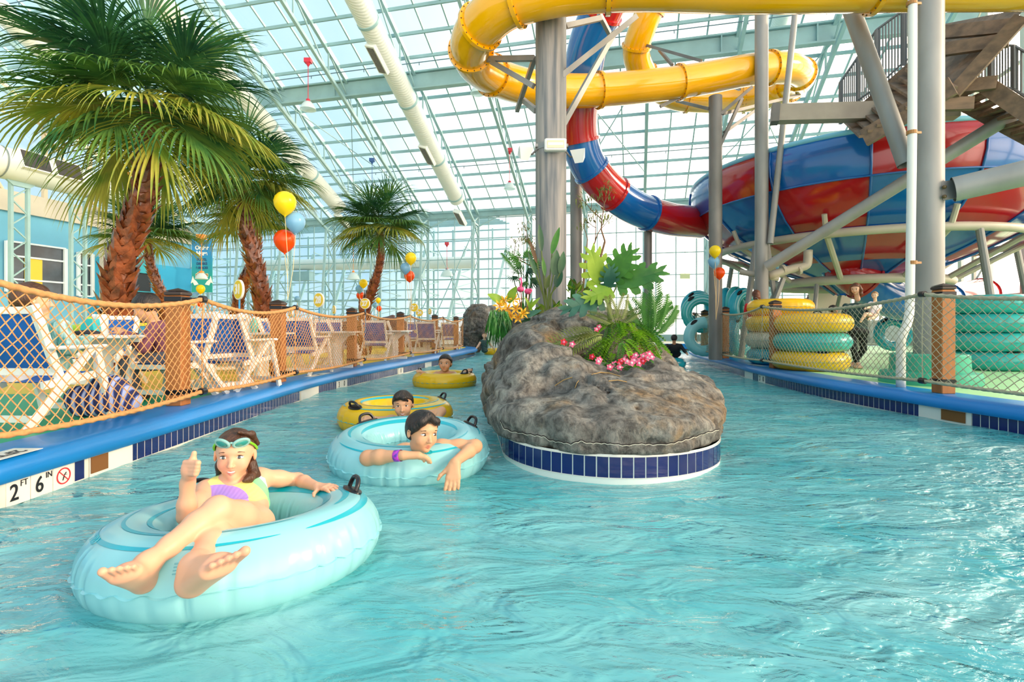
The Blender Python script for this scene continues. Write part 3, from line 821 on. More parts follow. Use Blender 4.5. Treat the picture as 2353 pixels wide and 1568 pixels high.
# ---- water
def water_mat():
    m, nt, out = new_mat('pool_water')
    tc = N(nt, 'ShaderNodeTexCoord')
    def nzz(sc, det, stretch, dist=0.0):
        mp = N(nt, 'ShaderNodeMapping'); mp.inputs['Scale'].default_value = stretch; nt.links.new(tc.outputs['Object'], mp.inputs['Vector'])
        n = N(nt, 'ShaderNodeTexNoise'); n.inputs['Scale'].default_value = sc; n.inputs['Detail'].default_value = det; n.inputs['Distortion'].default_value = dist
        nt.links.new(mp.outputs[0], n.inputs['Vector']); return n.outputs['Fac']
    b = N(nt, 'ShaderNodeBump'); b.inputs['Strength'].default_value = .9; b.inputs['Distance'].default_value = .08
    b2 = N(nt, 'ShaderNodeBump'); b2.inputs['Strength'].default_value = .8; b2.inputs['Distance'].default_value = .022
    nt.links.new(nzz(2.6, 3, (.8, 1.5, 1), 1.2), b.inputs['Height']); nt.links.new(nzz(11, 4, (.75, 1.5, 1), 1.5), b2.inputs['Height']); nt.links.new(b.outputs[0], b2.inputs['Normal'])
    ramp = N(nt, 'ShaderNodeValToRGB'); nt.links.new(nzz(1.1, 3, (.7, 1.4, 1), 1.0), ramp.inputs['Fac'])
    ramp.color_ramp.elements[0].color = srgb('#56C0C8'); ramp.color_ramp.elements[0].position = .3; ramp.color_ramp.elements[1].color = srgb('#96D9DB'); ramp.color_ramp.elements[1].position = .72
    d = N(nt, 'ShaderNodeBsdfDiffuse'); nt.links.new(ramp.outputs['Color'], d.inputs['Color']); nt.links.new(b.outputs[0], d.inputs['Normal'])
    t = N(nt, 'ShaderNodeBsdfTransparent'); t.inputs[0].default_value = srgb('#8FDDE0')
    mx = N(nt, 'ShaderNodeMixShader'); mx.inputs[0].default_value = .26; nt.links.new(d.outputs[0], mx.inputs[1]); nt.links.new(t.outputs[0], mx.inputs[2])
    g = N(nt, 'ShaderNodeBsdfGlossy'); g.inputs['Roughness'].default_value = .04; nt.links.new(b2.outputs[0], g.inputs['Normal'])
    fr = N(nt, 'ShaderNodeFresnel'); fr.inputs['IOR'].default_value = 1.45; nt.links.new(b2.outputs[0], fr.inputs['Normal'])
    m2 = N(nt, 'ShaderNodeMixShader'); nt.links.new(fr.outputs[0], m2.inputs[0]); nt.links.new(mx.outputs[0], m2.inputs[1]); nt.links.new(g.outputs[0], m2.inputs[2])
    nt.links.new(m2.outputs[0], out.inputs['Surface']); return m
Yr = np.concatenate([np.linspace(-2.5, .8, 14)[:-1], np.geomspace(.8, 24.5, 420)])
Xs = np.linspace(-1, 1, 360)
YY, SS = np.meshgrid(Yr, Xs, indexing='ij')
XX = .9 + SS * np.clip(1.35 * YY + 2.2, 4.2, 15)
# everything outside the banks is trimmed to just under the coping
xl = np.interp(YY, [p.y for p in LCv[:115]], [p.x for p in LCv[:115]], right=-14); xr = np.interp(YY, [p.y for p in RCv], [p.x for p in RCv])
XX = np.clip(XX, np.where(YY > 21.3, -14, xl) - .05, xr + .05)
P3 = np.stack([XX, YY], -1)
Pw = P3 * np.array([.75, 1.25])
Z = .012 * vnoise(Pw, 2.2, 3, 3) + .006 * vnoise(Pw, 7.0, 5, 3)
Z *= np.clip(.45 + .16 * YY, .6, 1.5)
Z -= .045 * np.exp(-(((XX - .87) / 2.0) ** 2 + ((YY - 4.2) / 2.0) ** 2))
# little swell pushed up around the rafts
for (cx, cy, rr) in ((-1.31, 2.55, .66), (-.84, 4.31, .66), (-1.32, 5.96, .66)):
    dd = np.hypot(XX - cx, YY - cy) - rr
    Z += .006 * np.sin(dd * 42) * np.exp(-np.abs(dd) * 7) * (dd > -.15)
nu, nv = XX.shape; ii = np.arange(nu * nv).reshape(nu, nv)
Fq = np.stack([ii[:-1, :-1], ii[:-1, 1:], ii[1:, 1:], ii[1:, :-1]], -1).reshape(-1, 4)
wo = np_mesh('water', np.stack([XX, YY, Z], -1).reshape(-1, 3), Fq, water_mat()); tag(wo, kind='structure')

# ================================================================ rock island
m = MB(); sweep(m, ISv, [(0, -.95), (0, .0), (0.0, .17)], 1, True); isl = m.build('island_base', plaster, loc=(.87, 4.76, -.9), smooth=30)
tag(isl, 'curved tiled plinth under the rock island in the middle of the river', 'plinth')
tiles(ISv, 1, [], 'tile_band', isl, .0, .15, closed=True)
m = MB(); sweep(m, ISv, [(-.002, -.004), (-.006, -.004), (-.006, .0), (-.0015, .0)], 1, True); sweep(m, ISv, [(-.0015, .151), (-.008, .152), (-.008, .166), (0, .166)], 1, True); m.build('grout_lines', tilew, isl)
def rock_mat(name, c1, c2, c3, warm='#9A7B58', bumpk=1.0):
    m, nt, out = new_mat(name); p = N(nt, 'ShaderNodeBsdfPrincipled'); p.inputs['Roughness'].default_value = .62
    tc = N(nt, 'ShaderNodeTexCoord'); mp = N(nt, 'ShaderNodeMapping'); mp.inputs['Scale'].default_value = (1, 1, .8); nt.links.new(tc.outputs['Object'], mp.inputs[0])
    def nz(sc, det=6, dist=0.):
        n = N(nt, 'ShaderNodeTexNoise'); n.inputs['Scale'].default_value = sc; n.inputs['Detail'].default_value = det; n.inputs['Distortion'].default_value = dist; n.inputs['Roughness'].default_value = .68
        nt.links.new(mp.outputs[0], n.inputs['Vector']); return n.outputs['Fac']
    r1 = N(nt, 'ShaderNodeValToRGB'); nt.links.new(nz(2.3, 8, .6), r1.inputs[0]); E_ = r1.color_ramp.elements
    E_[0].position = .32; E_[0].color = srgb(c1); E_[1].position = .68; E_[1].color = srgb(c3); e = E_.new(.5); e.color = srgb(c2)
    r2 = N(nt, 'ShaderNodeValToRGB'); nt.links.new(nz(1.3, 5), r2.inputs[0]); r2.color_ramp.elements[0].position = .52; r2.color_ramp.elements[1].position = .66
    mx = N(nt, 'ShaderNodeMix', data_type='RGBA'); nt.links.new(r2.outputs[0], mx.inputs[0]); nt.links.new(r1.outputs[0], mx.inputs[6]); mx.inputs[7].default_value = srgb(warm)
    r3 = N(nt, 'ShaderNodeValToRGB'); nt.links.new(nz(13, 9, .4), r3.inputs[0]); r3.color_ramp.elements[0].position = .38; r3.color_ramp.elements[0].color = (.24, .23, .23, 1); r3.color_ramp.elements[1].position = .60; r3.color_ramp.elements[1].color = (1, 1, 1, 1)
    m2 = N(nt, 'ShaderNodeMix', data_type='RGBA', blend_type='MULTIPLY'); m2.inputs[0].default_value = 1.0; nt.links.new(mx.outputs[2], m2.inputs[6]); nt.links.new(r3.outputs[0], m2.inputs[7])
    nt.links.new(m2.outputs[2], p.inputs['Base Color'])
    b = N(nt, 'ShaderNodeBump'); b.inputs['Strength'].default_value = .95 * bumpk; b.inputs['Distance'].default_value = .06; nt.links.new(nz(5, 9, .5), b.inputs['Height'])
    b2 = N(nt, 'ShaderNodeBump'); b2.inputs['Strength'].default_value = .7 * bumpk; b2.inputs['Distance'].default_value = .015; nt.links.new(nz(26, 6), b2.inputs['Height']); nt.links.new(b.outputs[0], b2.inputs['Normal'])
    nt.links.new(b2.outputs[0], p.inputs['Normal']); nt.links.new(p.outputs[0], out.inputs[0]); return m
rockm = rock_mat('artificial_rock', '#6A655E', '#8F8B82', '#B8B2A2', '#A08158')
rockd = rock_mat('artificial_rock_dark', '#4A4B4C', '#6E6B66', '#8E877B', '#6F5A44')
def poly_sdf(poly):
    A = np.array([(p.x, p.y) for p in poly]); B = np.roll(A, -1, 0)
    def f(P):
        q = P[..., :2]; sh = q.shape[:-1]; q = q.reshape(-1, 2); d = np.full(len(q), 1e9); ins = np.zeros(len(q), bool)
        for a, b in zip(A, B):
            e = b - a; wv = q - a; t = np.clip((wv @ e) / (e @ e), 0, 1)
            d = np.minimum(d, ((wv - t[:, None] * e) ** 2).sum(1))
            c = (a[1] <= q[:, 1]) != (b[1] <= q[:, 1]); xx = a[0] + (q[:, 1] - a[1]) / (b[1] - a[1] + 1e-12) * e[0]; ins ^= c & (q[:, 0] < xx)
        return np.where(ins, -np.sqrt(d), np.sqrt(d)).reshape(sh)
    return f
def rock_mesh(S, amp, seed, zmin, h):
    def post(D, lo, hh):
        n = D.shape; ax = [lo[q] + hh * np.arange(n[q]) for q in range(3)]
        near = np.abs(D) < amp * 3 + 2 * hh
        idx = np.argwhere(near); P = lo + hh * idx
        nn = amp * vnoise(P * [1, 1, 1.5], 3.2, seed, 2) + amp * .45 * (1 - 2 * np.abs(vnoise(P * [1, 1, .8], 7.5, seed + 1, 3)))
        for sc_, aa in ((2.3, .9), (4.4, .6)): nn += amp * aa * np.exp(-(vnoise(P * [1, 1, 2.2], sc_, seed + int(sc_ * 10), 2) * 9) ** 2)
        st = .5 + .5 * np.tanh(4 * vnoise(P * [.3, .3, 3.2], 4.0, seed + 2, 1)); nn += amp * .35 * (st - .5)
        D[near] += nn.astype(np.float32)
        zz = (lo[2] + hh * np.arange(n[2]))[None, None, :]
        return np.maximum(D, (zmin - zz).astype(np.float32))
    return S.mesh(pad=.15, post=post)
S = Sdf(.04)
band = [p.copy() for p in ISv]
ps = poly_sdf(band[::2])
S.fn(lambda P: np.maximum(ps(P) - .035, np.maximum(P[..., 2] - .42, .1 - P[..., 2])), (-.6, 3.7, .1), (3.7, 16.4, .42))
for c, r in (((.87, 4.88, .30), (1.08, 1.06, .38)), ((.33, 5.15, .46), (.52, .60, .46)), ((1.42, 5.2, .38), (.62, .72, .36)), ((1.5, 6.0, .42), (.70, .9, .34)),
             ((.95, 7.05, .88), (1.0, .85, .50)), ((.35, 6.6, .70), (.55, .7, .42)), ((.1, 6.1, .45), (.42, .8, .36)), ((.25, 8.4, .72), (.5, 1.0, .48)),
             ((1.4, 7.3, .5), (.85, 1.2, .5)), ((1.95, 8.1, .40), (.55, 1.0, .32)), ((1.25, 9.6, .55), (1.2, 2.2, .62)), ((1.5, 12.8, .4), (1.8, 2.8, .55))):
    S.ell(c, r, k=.16)
V, Q = rock_mesh(S, .062, 11, .155, .04)
ro = np_mesh('rock_island', V, Q, rockm, loc=(.87, 4.76, .155)); from mathutils.bvhtree import BVHTree
RBV = BVHTree.FromPolygons([tuple(v) for v in V.tolist()], [tuple(q) for q in Q.tolist()])
def hit(x, y, off=0.0):
    o_ = Vector((0, 0, CH)); d_ = (at(x, y, 1.0) - o_).normalized(); h_ = RBV.ray_cast(o_, d_)
    if h_[0] is None: return None, None
    n_ = h_[1] if h_[1].dot(d_) < 0 else -h_[1]
    return h_[0] + n_ * off, n_
tag(ro, 'large grey artificial rock island with a smooth hump, set on a tiled plinth', 'rock')
# seam crack near the foot of the boulder
ck = [(1150, 968), (1158, 983), (1172, 990), (1191, 993), (1229, 1000), (1249, 1002), (1264, 1011), (1290, 1015), (1312, 1020), (1334, 1012), (1351, 1017), (1375, 1017), (1402, 1019), (1439, 1023), (1466, 1019), (1500, 1021), (1541, 1019), (1575, 1010), (1600, 1002), (1622, 994), (1641, 990), (1655, 984)]
for nm_, dy_, mm_, rr_ in (('seam_crack', 0, mat('crack_dark', '#1E1A18', .9), .0035), ('seam_edge', 2.2, mat('crack_pale', '#D9D2C0', .8), .003)):
    pts = [hit(x + .0, y + dy_ + 1.2 * math.sin(x * .37), .0015)[0] for x, y in [(a[0] + (b[0] - a[0]) * q / 4, a[1] + (b[1] - a[1]) * q / 4) for a, b in zip(ck[:-1], ck[1:]) for q in range(4)]]
    pts = [p for p in pts if p is not None]; m = MB(); m.tube(pts, rr_, 5); m.build(nm_, mm_, ro)
# far waterfall rock
S = Sdf(.05)
for c, r in (((-1.45, 22.6, 1.35), (.75, .8, .75)), ((-1.75, 22.7, .7), (.55, .7, .8)), ((-.75, 22.9, .9), (.6, .7, .75)), ((.3, 23.4, 1.2), (1.2, .8, .85)), ((2.0, 23.6, .9), (1.6, .8, .9)), ((-.9, 23.2, 1.7), (.5, .5, .35))):
    S.ell(c, r, k=.2)
V, Q = rock_mesh(S, .07, 21, -.1, .05); o = np_mesh('waterfall_rock', V, Q, rockd, loc=(-1.2, 22.7, -.1)); tag(o, 'dark rock cliff with a thin waterfall at the far end of the river', 'rock')
wf = mat('falling_water', '#DDE6E4', .3, var=.3, scale=6, stretch=(6, 6, .4))
m = MB(); m.grid(lambda u, v: Vector((-1.05 + u * .85 + .03 * math.sin(9 * v), 22.05 - .12 * math.sin(u * 14) * .4 + .15 * (1 - v), 1.75 * (1 - v) + .0)), 14, 10)
o = m.build('waterfall', wf, smooth=True); tag(o, 'thin pale curtain of water running down the dark cliff', 'waterfall', kind='stuff')
for (cs, lab, sd_) in ((((-6.4, 20.6, .7), (-4.9, 20.9, .9), (-3.7, 20.8, .75)), 'low reddish brown rock wall behind the number 28 sign', 31),
                       (((-9.6, 19.6, .6), (-8.4, 20.2, .8), (-7.4, 20.4, .65)), 'low brown rock ridge left of the number 28 sign', 32)):
    S = Sdf(.06)
    for c in cs: S.ell(c, (.95, .5, .62), k=.2)
    V, Q = rock_mesh(S, .06, sd_, .3, .06); o = np_mesh('rock_ledge', V, Q, rock_mat('rock_brown', '#4A3833', '#6B4A42', '#8B6A5C', '#77493C'), loc=(cs[1][0], cs[1][1], .3)); tag(o, lab, 'rock', 'low rock ledges on the far deck')
S = Sdf(.05)
for c, r in (((5.6, 19.2, .12), (.9, .6, .35)), ((6.1, 20.3, .4), (.9, .6, .55)), ((4.9, 18.6, .05), (.5, .4, .25))): S.ell(c, r, k=.15)
# ================================================================ rope fences
wood = mat('post_wood', '#B5713A', .55, var=.12, scale=3, stretch=(3, 3, .4)); wcap = mat('post_cap', '#3A2E28', .5); blackm = mat('black_rubber', '#15151A', .35)
ropeL = mat('rope_tan', '#CC935A', .75, var=.12, scale=30); ropeR = mat('rope_grey', '#B8AC8E', .8, var=.12, scale=30)  # tan rope for the left fence, greyer rope for the right
def rope(mb, pts, r, twist=True, n=9, pitch=.11):
    """laid rope: cross-section with three lobes turning along its length"""
    P = [Vector(p) for p in pts]; L = [0]
    for a, b in zip(P[:-1], P[1:]): L.append(L[-1] + (b - a).length)
    vs = []; fs = []
    for i, p in enumerate(P):
        t = (P[min(i + 1, len(P) - 1)] - P[max(i - 1, 0)]).normalized(); u = Vector((0, 0, 1)); u = (u - t * u.dot(t)).normalized(); w_ = t.cross(u)
        for k in range(n):
            a = 2 * PI * k / n; rr = r * (1 + (.2 * math.cos(3 * (a - 2 * PI * L[i] / pitch / 3 * 1.0)) if twist else 0))
            vs.append(p + (u * math.cos(a) + w_ * math.sin(a)) * rr)
    for i in range(len(P) - 1):
        for k in range(n):
            q = (k + 1) % n; fs.append((i * n + k, i * n + q, (i + 1) * n + q, (i + 1) * n + k))
    fs.append(tuple(range(n - 1, -1, -1))); fs.append(tuple((len(P) - 1) * n + k for k in range(n)))
    mb._add(vs, fs)
def fence(label, posts, side, H, zt, zb, rmat, cell, sagT, sagB, name='rope_fence', rot=0.0, rrad=.022, zbase=.30):
    root = thing(name, label, 'fence', (posts[1][0], posts[1][1], zbase))
    joints = []
    for i, (x, y) in enumerate(posts):
        b = Vector((x, y, zbase)); j = Vector((x + side * .25, y, 0)); joints.append(j)
        if i == 0 and abs(x) / max(y, .1) > 1.1 and False: continue
        m = MB(); m.bbox(b + Vector((0, 0, (H - .09) / 2)), (.165, .165, H - .09), .008, rot); po = m.build('post', wood, root)
        m = MB(); z = zbase + H - .09; m.bbox((x, y, z + .02), (.185, .185, .04), .01, rot); M4 = Matrix.Translation((x, y, z + .045)) @ Matrix.Rotation(rot + R(45), 4, 'Z'); m.lathe([(.125, 0), (.0, .035)], 4, M4); m.build('post_cap', wcap, po)
        for z in (zt, zb):
            m = MB(); m.bbox((x, y, z), (.18, .18, .05), .005, rot); m.bar((x, y, z), j + Vector((0, 0, z)), .035, .03); m.cyl(j + Vector((0, -.035, z)), j + Vector((0, .035, z)), rrad * 1.7, 10); m.build('rope_bracket', blackm, po)
    for i in range(len(joints) - 1):
        a, b = joints[i], joints[i + 1]; near = min(a.y, b.y); L = (b - a).length
        far = near > 9.5
        n = int(L / (.014 if near < 6 else .02 if near < 9 else .06))
        def T(u): return a.lerp(b, u) + Vector((0, 0, zt - 4 * sagT * u * (1 - u)))
        def B(u): return a.lerp(b, u) + Vector((0, 0, zb - 4 * sagB * u * (1 - u)))
        m = MB(); rope(m, [T(k / n) for k in range(n + 1)], rrad, not far); m.build('top_rope', rmat, root, smooth=True)
        m = MB(); rope(m, [B(k / n) for k in range(n + 1)], rrad * .9, not far); m.build('bottom_rope', rmat, root, smooth=True)
        m = MB(); nc = int(L / cell); hh = (zt - zb) / L / .98
        bulge = Vector((side, 0, 0))
        def S_(u, v):
            u = min(max(u, 0), 1)
            p = B(u).lerp(T(u), v); g = math.sin(PI * v) * math.sin(PI * u)
            return p - bulge * (.05 * g) + Vector((.008 * math.sin(31 * u + 9 * v), 0, .010 * math.sin(23 * v + 17 * u)))
        rr = .0044 if not far else .0042
        st = 9 if not far else 5
        for d in (1, -1):
            for k in range(-int(hh * nc) - 1, nc + int(hh * nc) + 2):
                u0 = (k + .5) / nc; pts = []
                for q in range(st + 1):
                    v = q / st; u = u0 + d * v * hh
                    pts.append((u, v))
                # clip to the span
                def cl(u, v): return -1e-6 <= u <= 1 + 1e-6
                uu = [(u, v) for u, v in pts]; out = []
                for (ua, va), (ub, vb) in zip(uu[:-1], uu[1:]):
                    ia, ib = cl(ua, va), cl(ub, vb)
                    if ia and ib:
                        if not out: out.append((ua, va))
                        out.append((ub, vb))
                    elif ia != ib:
                        lim = 1 if max(ua, ub) > 1 else 0; t = (lim - ua) / (ub - ua); mid = (lim, va + (vb - va) * t)
                        if ia:
                            if not out: out.append((ua, va))
                            out.append(mid)
                        else: out = [mid, (ub, vb)]
                if len(out) > 1: m.tube([S_(u, v) for u, v in out], rr, 3 if far else 4, caps=False)
        # side rope where the net meets the posts
        m.tube([S_(0, 0), S_(0, .5), S_(0, 1)], rr * 1.6, 4); m.tube([S_(1, 0), S_(1, .5), S_(1, 1)], rr * 1.6, 4)
        m.build('netting', rmat, root)
    return root
LP = [(-3.38, 3.1), (-3.42, 5.35), (-3.40, 7.6), (-3.25, 10.6), (-2.86, 13.4), (-2.38, 16.1), (-2.0, 18.7)]
fence('tan rope fence with diamond netting on square brown posts along the left deck', LP, 1, 1.21, 1.385, .44, ropeL, .088, .11, .04)
RP = [(5.75, 3.4), (5.22, 6.32), (5.14, 10.2), (5.46, 13.4), (5.86, 15.9), (6.4, 18.4)]
fence('grey rope fence with netting on brown posts along the right deck', RP, -1, 1.34, 1.50, .45, ropeR, .10, .12, .03)
# ================================================================ water slides
def fibre(name, c, c2=None):
    return mat(name, c, .16, var=.07, scale=.8, coat=.7, trans=.0)
yel = fibre('slide_yellow', '#F9B000'); sblue = fibre('slide_blue', '#0E62AE'); sred = fibre('slide_red', '#B5161C')
bolt = mat('bolt_steel', '#5B4A2A', .5)
def slide(name, label, path, r, secs, mats, fl=1.13, n=28, bolts=True, group=None):
    P = [at(x, y, d) for (x, y, d) in path]
    C = [Vector(c) for c in cr([tuple(p) for p in P], 10)]
    root = thing(name, label, 'water slide', tuple(C[len(C) // 2]), group)
    # section boundaries given as path parameters (control point index, may be fractional)
    for i in range(len(secs) - 1):
        a, b = int(secs[i] * 10), int(secs[i + 1] * 10)
        m = MB(); m.tube(C[a:b + 1], r, n, caps=False); m.build('slide_section', mats[i % len(mats)], root, smooth=True)
    for i, s in enumerate(secs[1:-1]):
        k = int(s * 10); p = C[k]; t = (C[k + 1] - C[k - 1]).normalized(); mm = mats[i % len(mats)]
        u = t.orthogonal().normalized(); w_ = t.cross(u); M4 = Matrix((u, w_, t)).transposed().to_4x4(); M4.translation = p
        m = MB(); m.lathe([(r * .99, -.035), (r * fl, -.035), (r * fl, .035), (r * .99, .035)], n, M4)
        if bolts:
            m.cur = 1
            for q in range(20):
                a = 2 * PI * q / 20
                for z in (-.038, .038): m.ball(M4 @ Vector((r * (fl + 1) / 2 * math.cos(a), r * (fl + 1) / 2 * math.sin(a), z)), .014, 5, 3)
        m.build('flange', [mm, bolt], root, smooth=35)
        if fl > 1.09:
            m = MB()
    return root, C
ypath = [(2700, -45, 7.4), (2100, -38, 7.8), (1750, -32, 8.0), (1400, -34, 8.2), (1200, -3, 8.5), (1120, 45, 8.9), (1083, 100, 9.5), (1098, 150, 10.3), (1160, 186, 11.2), (1245, 205, 11.8), (1350, 209, 12.3), (1500, 197, 12.6),
         (1620, 180, 12.8), (1730, 160, 13.0), (1815, 158, 13.4), (1838, 182, 14.3), (1790, 212, 15.4), (1710, 228, 15.9), (1630, 230, 16.1), (1550, 222, 16.1), (1490, 185, 15.7), (1462, 125, 15.1), (1478, 60, 14.6), (1512, -20, 14.2), (1540, -110, 13.8)]
ys, YC = slide('yellow_tube_slide', 'shiny yellow tube slide looping across the top beneath the glass roof', ypath, .38, [0, 1.2, 3.0, 4.1, 5.3, 6.3, 7.6, 9.0, 10.2, 11.5, 13.4, 14.6, 15.6, 17.0, 18.6, 20.2, 21.3, 22.5, 24], [yel])
rpath = [(1425, -60, 11.2), (1385, 20, 11.8), (1350, 110, 12.4), (1335, 210, 13.0), (1331, 300, 13.4), (1348, 372, 13.7), (1395, 432, 14.1), (1460, 478, 14.6), (1535, 503, 15.2), (1610, 512, 16.0)]
rs, RC = slide('red_and_blue_tube_slide', 'red and blue tube slide dropping behind the thick column into the bowl', rpath, .47, [0, 1.1, 3.25, 4.35, 5.35, 6.35, 7.4, 9], [sred, sblue, sred, sblue, sred, sblue, sred], fl=1.09, bolts=False)
opath = [(1885, 585, 14.9), (1925, 603, 14.4), (1975, 640, 14.0), (2040, 684, 14.2), (2110, 700, 14.8), (2185, 688, 16.0), (2255, 676, 17.6), (2330, 676, 19.5)]
os_, OC = slide('bowl_outlet_tube', 'red and blue tube curling down from under the giant bowl', opath, .50, [0, 1.1, 2.2, 3.6, 4.8, 6.0, 7], [sblue, sred, sblue, sblue, sred, sblue], fl=1.08, bolts=False)
# giant bowl
BC = Vector((9.9, 15.0, 0))
bprof = [(4.40, 5.33), (4.50, 5.27), (4.53, 5.0), (4.50, 4.70), (4.38, 4.35), (4.18, 4.05), (3.85, 3.72), (3.4, 3.42), (2.8, 3.10), (2.1, 2.80), (1.4, 2.55), (.9, 2.35), (.55, 2.05)]
rowb = [0, 4, 7, 9, 12]
bowl = thing('bowl_slide', 'giant bowl slide of red and blue checked panels seen from below', 'water slide', (BC.x, BC.y, 2.0))
ns = 14; a_off = R(8.5)
for r_ in range(4):
    pr = bprof[rowb[r_]:rowb[r_ + 1] + 1]
    for s in range(ns):
        a0 = a_off + 2 * PI * s / ns; mm = [sblue, sred][(r_ + s) % 2]
        m = MB(); m.lathe(pr, 6, Matrix.Translation(BC), a0, a0 + 2 * PI / ns); m.build('panel', mm, bowl, smooth=True)
m = MB()
for s in range(ns):
    a = a_off + 2 * PI * s / ns
    m.tube([BC + Vector((r * 1.005 * math.cos(a), r * 1.005 * math.sin(a), z - .01)) for r, z in bprof[1:]], .028, 5)
for k in rowb[1:3]: m.tube([BC + Vector((bprof[k][0] * 1.008 * math.cos(2 * PI * q / 60), bprof[k][0] * 1.008 * math.sin(2 * PI * q / 60), bprof[k][1])) for q in range(60)], .026, 5, closed=True)
m.build('seam_ribs', sblue, bowl, smooth=True)
m = MB(); m.tube([BC + Vector((4.46 * math.cos(2 * PI * q / 72), 4.46 * math.sin(2 * PI * q / 72), 5.33)) for q in range(72)], .07, 8, closed=True); m.build('rim', mat('rim_light_blue', '#7FC6DE', .3), bowl, smooth=True)
m = MB(); m.lathe([(4.38, 5.3), (4.3, 4.5), (3.4, 3.5), (.6, 2.4)], 48, Matrix.Translation(BC)); m.build('bowl_inside', mat('bowl_inside', '#7CB9D8', .3), bowl, smooth=True)

# ================================================================ steelwork carrying the slides
galv = mat('galvanised_steel', '#959490', .48, metal=.25, var=.14, scale=2.2, stretch=(1, 1, .35), bump=.05)
galv_d = mat('galvanised_dark', '#7A7874', .5, metal=.25, var=.16, scale=2.5, stretch=(1, 1, .4))
cream = mat('cream_pipe', '#BDB4A2', .45, var=.06, scale=2)
colm = mat('weathered_column', '#A39C96', .55, color2='#5E656B', scale=3.4, stretch=(3.4, 3.4, .2), bump=.12, bscale=20)
def column(label, x, d, r, ztop, m_, z0=.3, name='support_column', band=None):
    p = at(x, HY, d); o = thing(name, label, 'column', (p.x, p.y, z0), 'slide support columns')
    m = MB(); m.tube([(p.x, p.y, z0 + (ztop - z0) * i / 8) for i in range(9)], r, 28); m.build('shaft', m_, o, smooth=40)
    return o, p
c1, p1 = column('thick weathered grey column rising from the rock island, with floodlight', 1266, 9.0, .266, 9.2, colm, .9)
c2, p2 = column('grey column behind the rock island just right of the thickest column', 1324, 15.0, .172, 6.1, galv_d)
c3, p3 = column('grey column behind the three balloons right of the island', 1644, 12.8, .157, 6.75, galv_d)
c4, p4 = column('tall slim pale column joined to a leaning slender pipe', 1750, 12.5, .152, 9.0, galv)
c5, p5 = column('big grey column on a round teal base beside the white downpipe', 2134, 7.5, .182, 9.5, galv)
c6, p6 = column('short grey post under the lowest bend of the red and blue tube', 1489, 15.4, .115, 4.0, galv_d)
m = MB(); m.lathe([(.0, .72), (.44, .72), (.46, .70), (.47, .48), (.58, .46), (.60, .40), (.60, .30)], 36, Matrix.Translation((p5.x, p5.y, 0))); m.build('column_base', mat('base_teal_paint', '#3FAE8E', .55, var=.08, scale=3), c5, smooth=30)
def struts(root, lst, m_, w=.09, name='strut'):
    for (a, b) in lst:
        m = MB(); m.bar(at(*a), at(*b), w, w * 1.2); m.build(name, m_, root)
struts(c1, [((1290, 175, 8.85), (1462, 38, 9.4)), ((1283, 306, 8.9), (1412, 75, 9.8)), ((1060, 137, 9.9), (1228, 134, 9.2)), ((1130, 143, 9.6), (1226, 198, 9.0)), ((1228, 134, 9.2), (1188, 254, 10.6)), ((1200, 228, 10.4), (1232, 255, 9.1)), ((1300, 60, 9.2), (1380, 42, 9.6)), ((1376, 30, 10.0), (1402, 80, 10.4))], galv, .075)
m = MB(); m.tube([at(1452, -20, 8.25), at(1455, 18, 8.6)], .09, 10); m.build('hanger', galv_d, c1)
struts(c3, [((1517, 245, 12.7), (1628, 190, 12.8)), ((1660, 190, 12.8), (1700, 205, 13.6)), ((1628, 250, 12.8), (1555, 232, 14.5)), ((1656, 262, 12.7), (1728, 200, 12.9)), ((1652, 340, 12.7), (1705, 225, 12.9)), ((1470, 100, 14.9), (1612, 140, 12.9)), ((1515, 115, 14.5), (1545, 150, 13.5)), ((1660, 262, 12.8), (1838, 218, 14.5)), ((1664, 305, 12.8), (1734, 255, 13.2))], galv_d, .06)
def pipe(label, pts, r, m_, group='slanting steel pipes', name='steel_pipe', n=18):
    P = [at(*q) for q in pts]; o = thing(name, label, 'pipe', tuple(P[0]), group)
    m = MB(); m.tube(P, r, n, caps=False); m.tube(P, r * .85, n, caps=False); m.build('pipe_wall', m_, o, smooth=40)
    return o
pipe('slender pale pipe leaning from the yellow slide to the slim column foot', [(1828, 25, 12.2), (1770, 560, 12.3)], .07, galv)
pipe('long diagonal steel pipe crossing in front of the checked bowl', [(1762, 614, 12.1), (2850, -60, 7.8)], .125, galv)
pipe('thick slanting pipe from the yellow slide down to the big right column', [(1955, 20, 8.6), (2084, 378, 7.9)], .125, galv)
o = pipe('wide short pipe bolted to the big right column at the frame edge', [(2190, 436, 7.3), (3100, 226, 5.6)], .172, galv)
m = MB(); a = at(2162, 440, 7.35); m.bar(a, at(2200, 434, 7.3), .05, .26); m.build('fixing_plate', galv_d, o)
m = MB()
for y in (430, 452): m.ball(at(2170, y, 7.28), .028, 8, 6)
m.build('bolt', bolt, o, smooth=True)
# rings and legs below the bowl
ring = thing('bowl_support_frame', 'ring pipes and legs of pale steel beneath the checked bowl', 'frame', (BC.x, BC.y, .3))
for (rr, z, th) in ((3.75, 3.28, .10), (2.1, 2.32, .12)):
    m = MB(); m.tube([BC + Vector((rr * math.cos(2 * PI * q / 60), rr * math.sin(2 * PI * q / 60), z)) for q in range(60)], th, 12, closed=True); m.build('ring_pipe', cream, ring, smooth=True)
for k in range(10):
    a = 2 * PI * k / 10 + .2; m = MB()
    m.tube([BC + Vector((3.75 * math.cos(a), 3.75 * math.sin(a), 3.28)), BC + Vector((2.1 * math.cos(a), 2.1 * math.sin(a), 2.32))], .07, 8)
    m.tube([BC + Vector((3.75 * math.cos(a), 3.75 * math.sin(a), 3.28)), BC + Vector((3.95 * math.cos(a), 3.95 * math.sin(a), 3.72))], .06, 8); m.build('radial_strut', cream, ring)
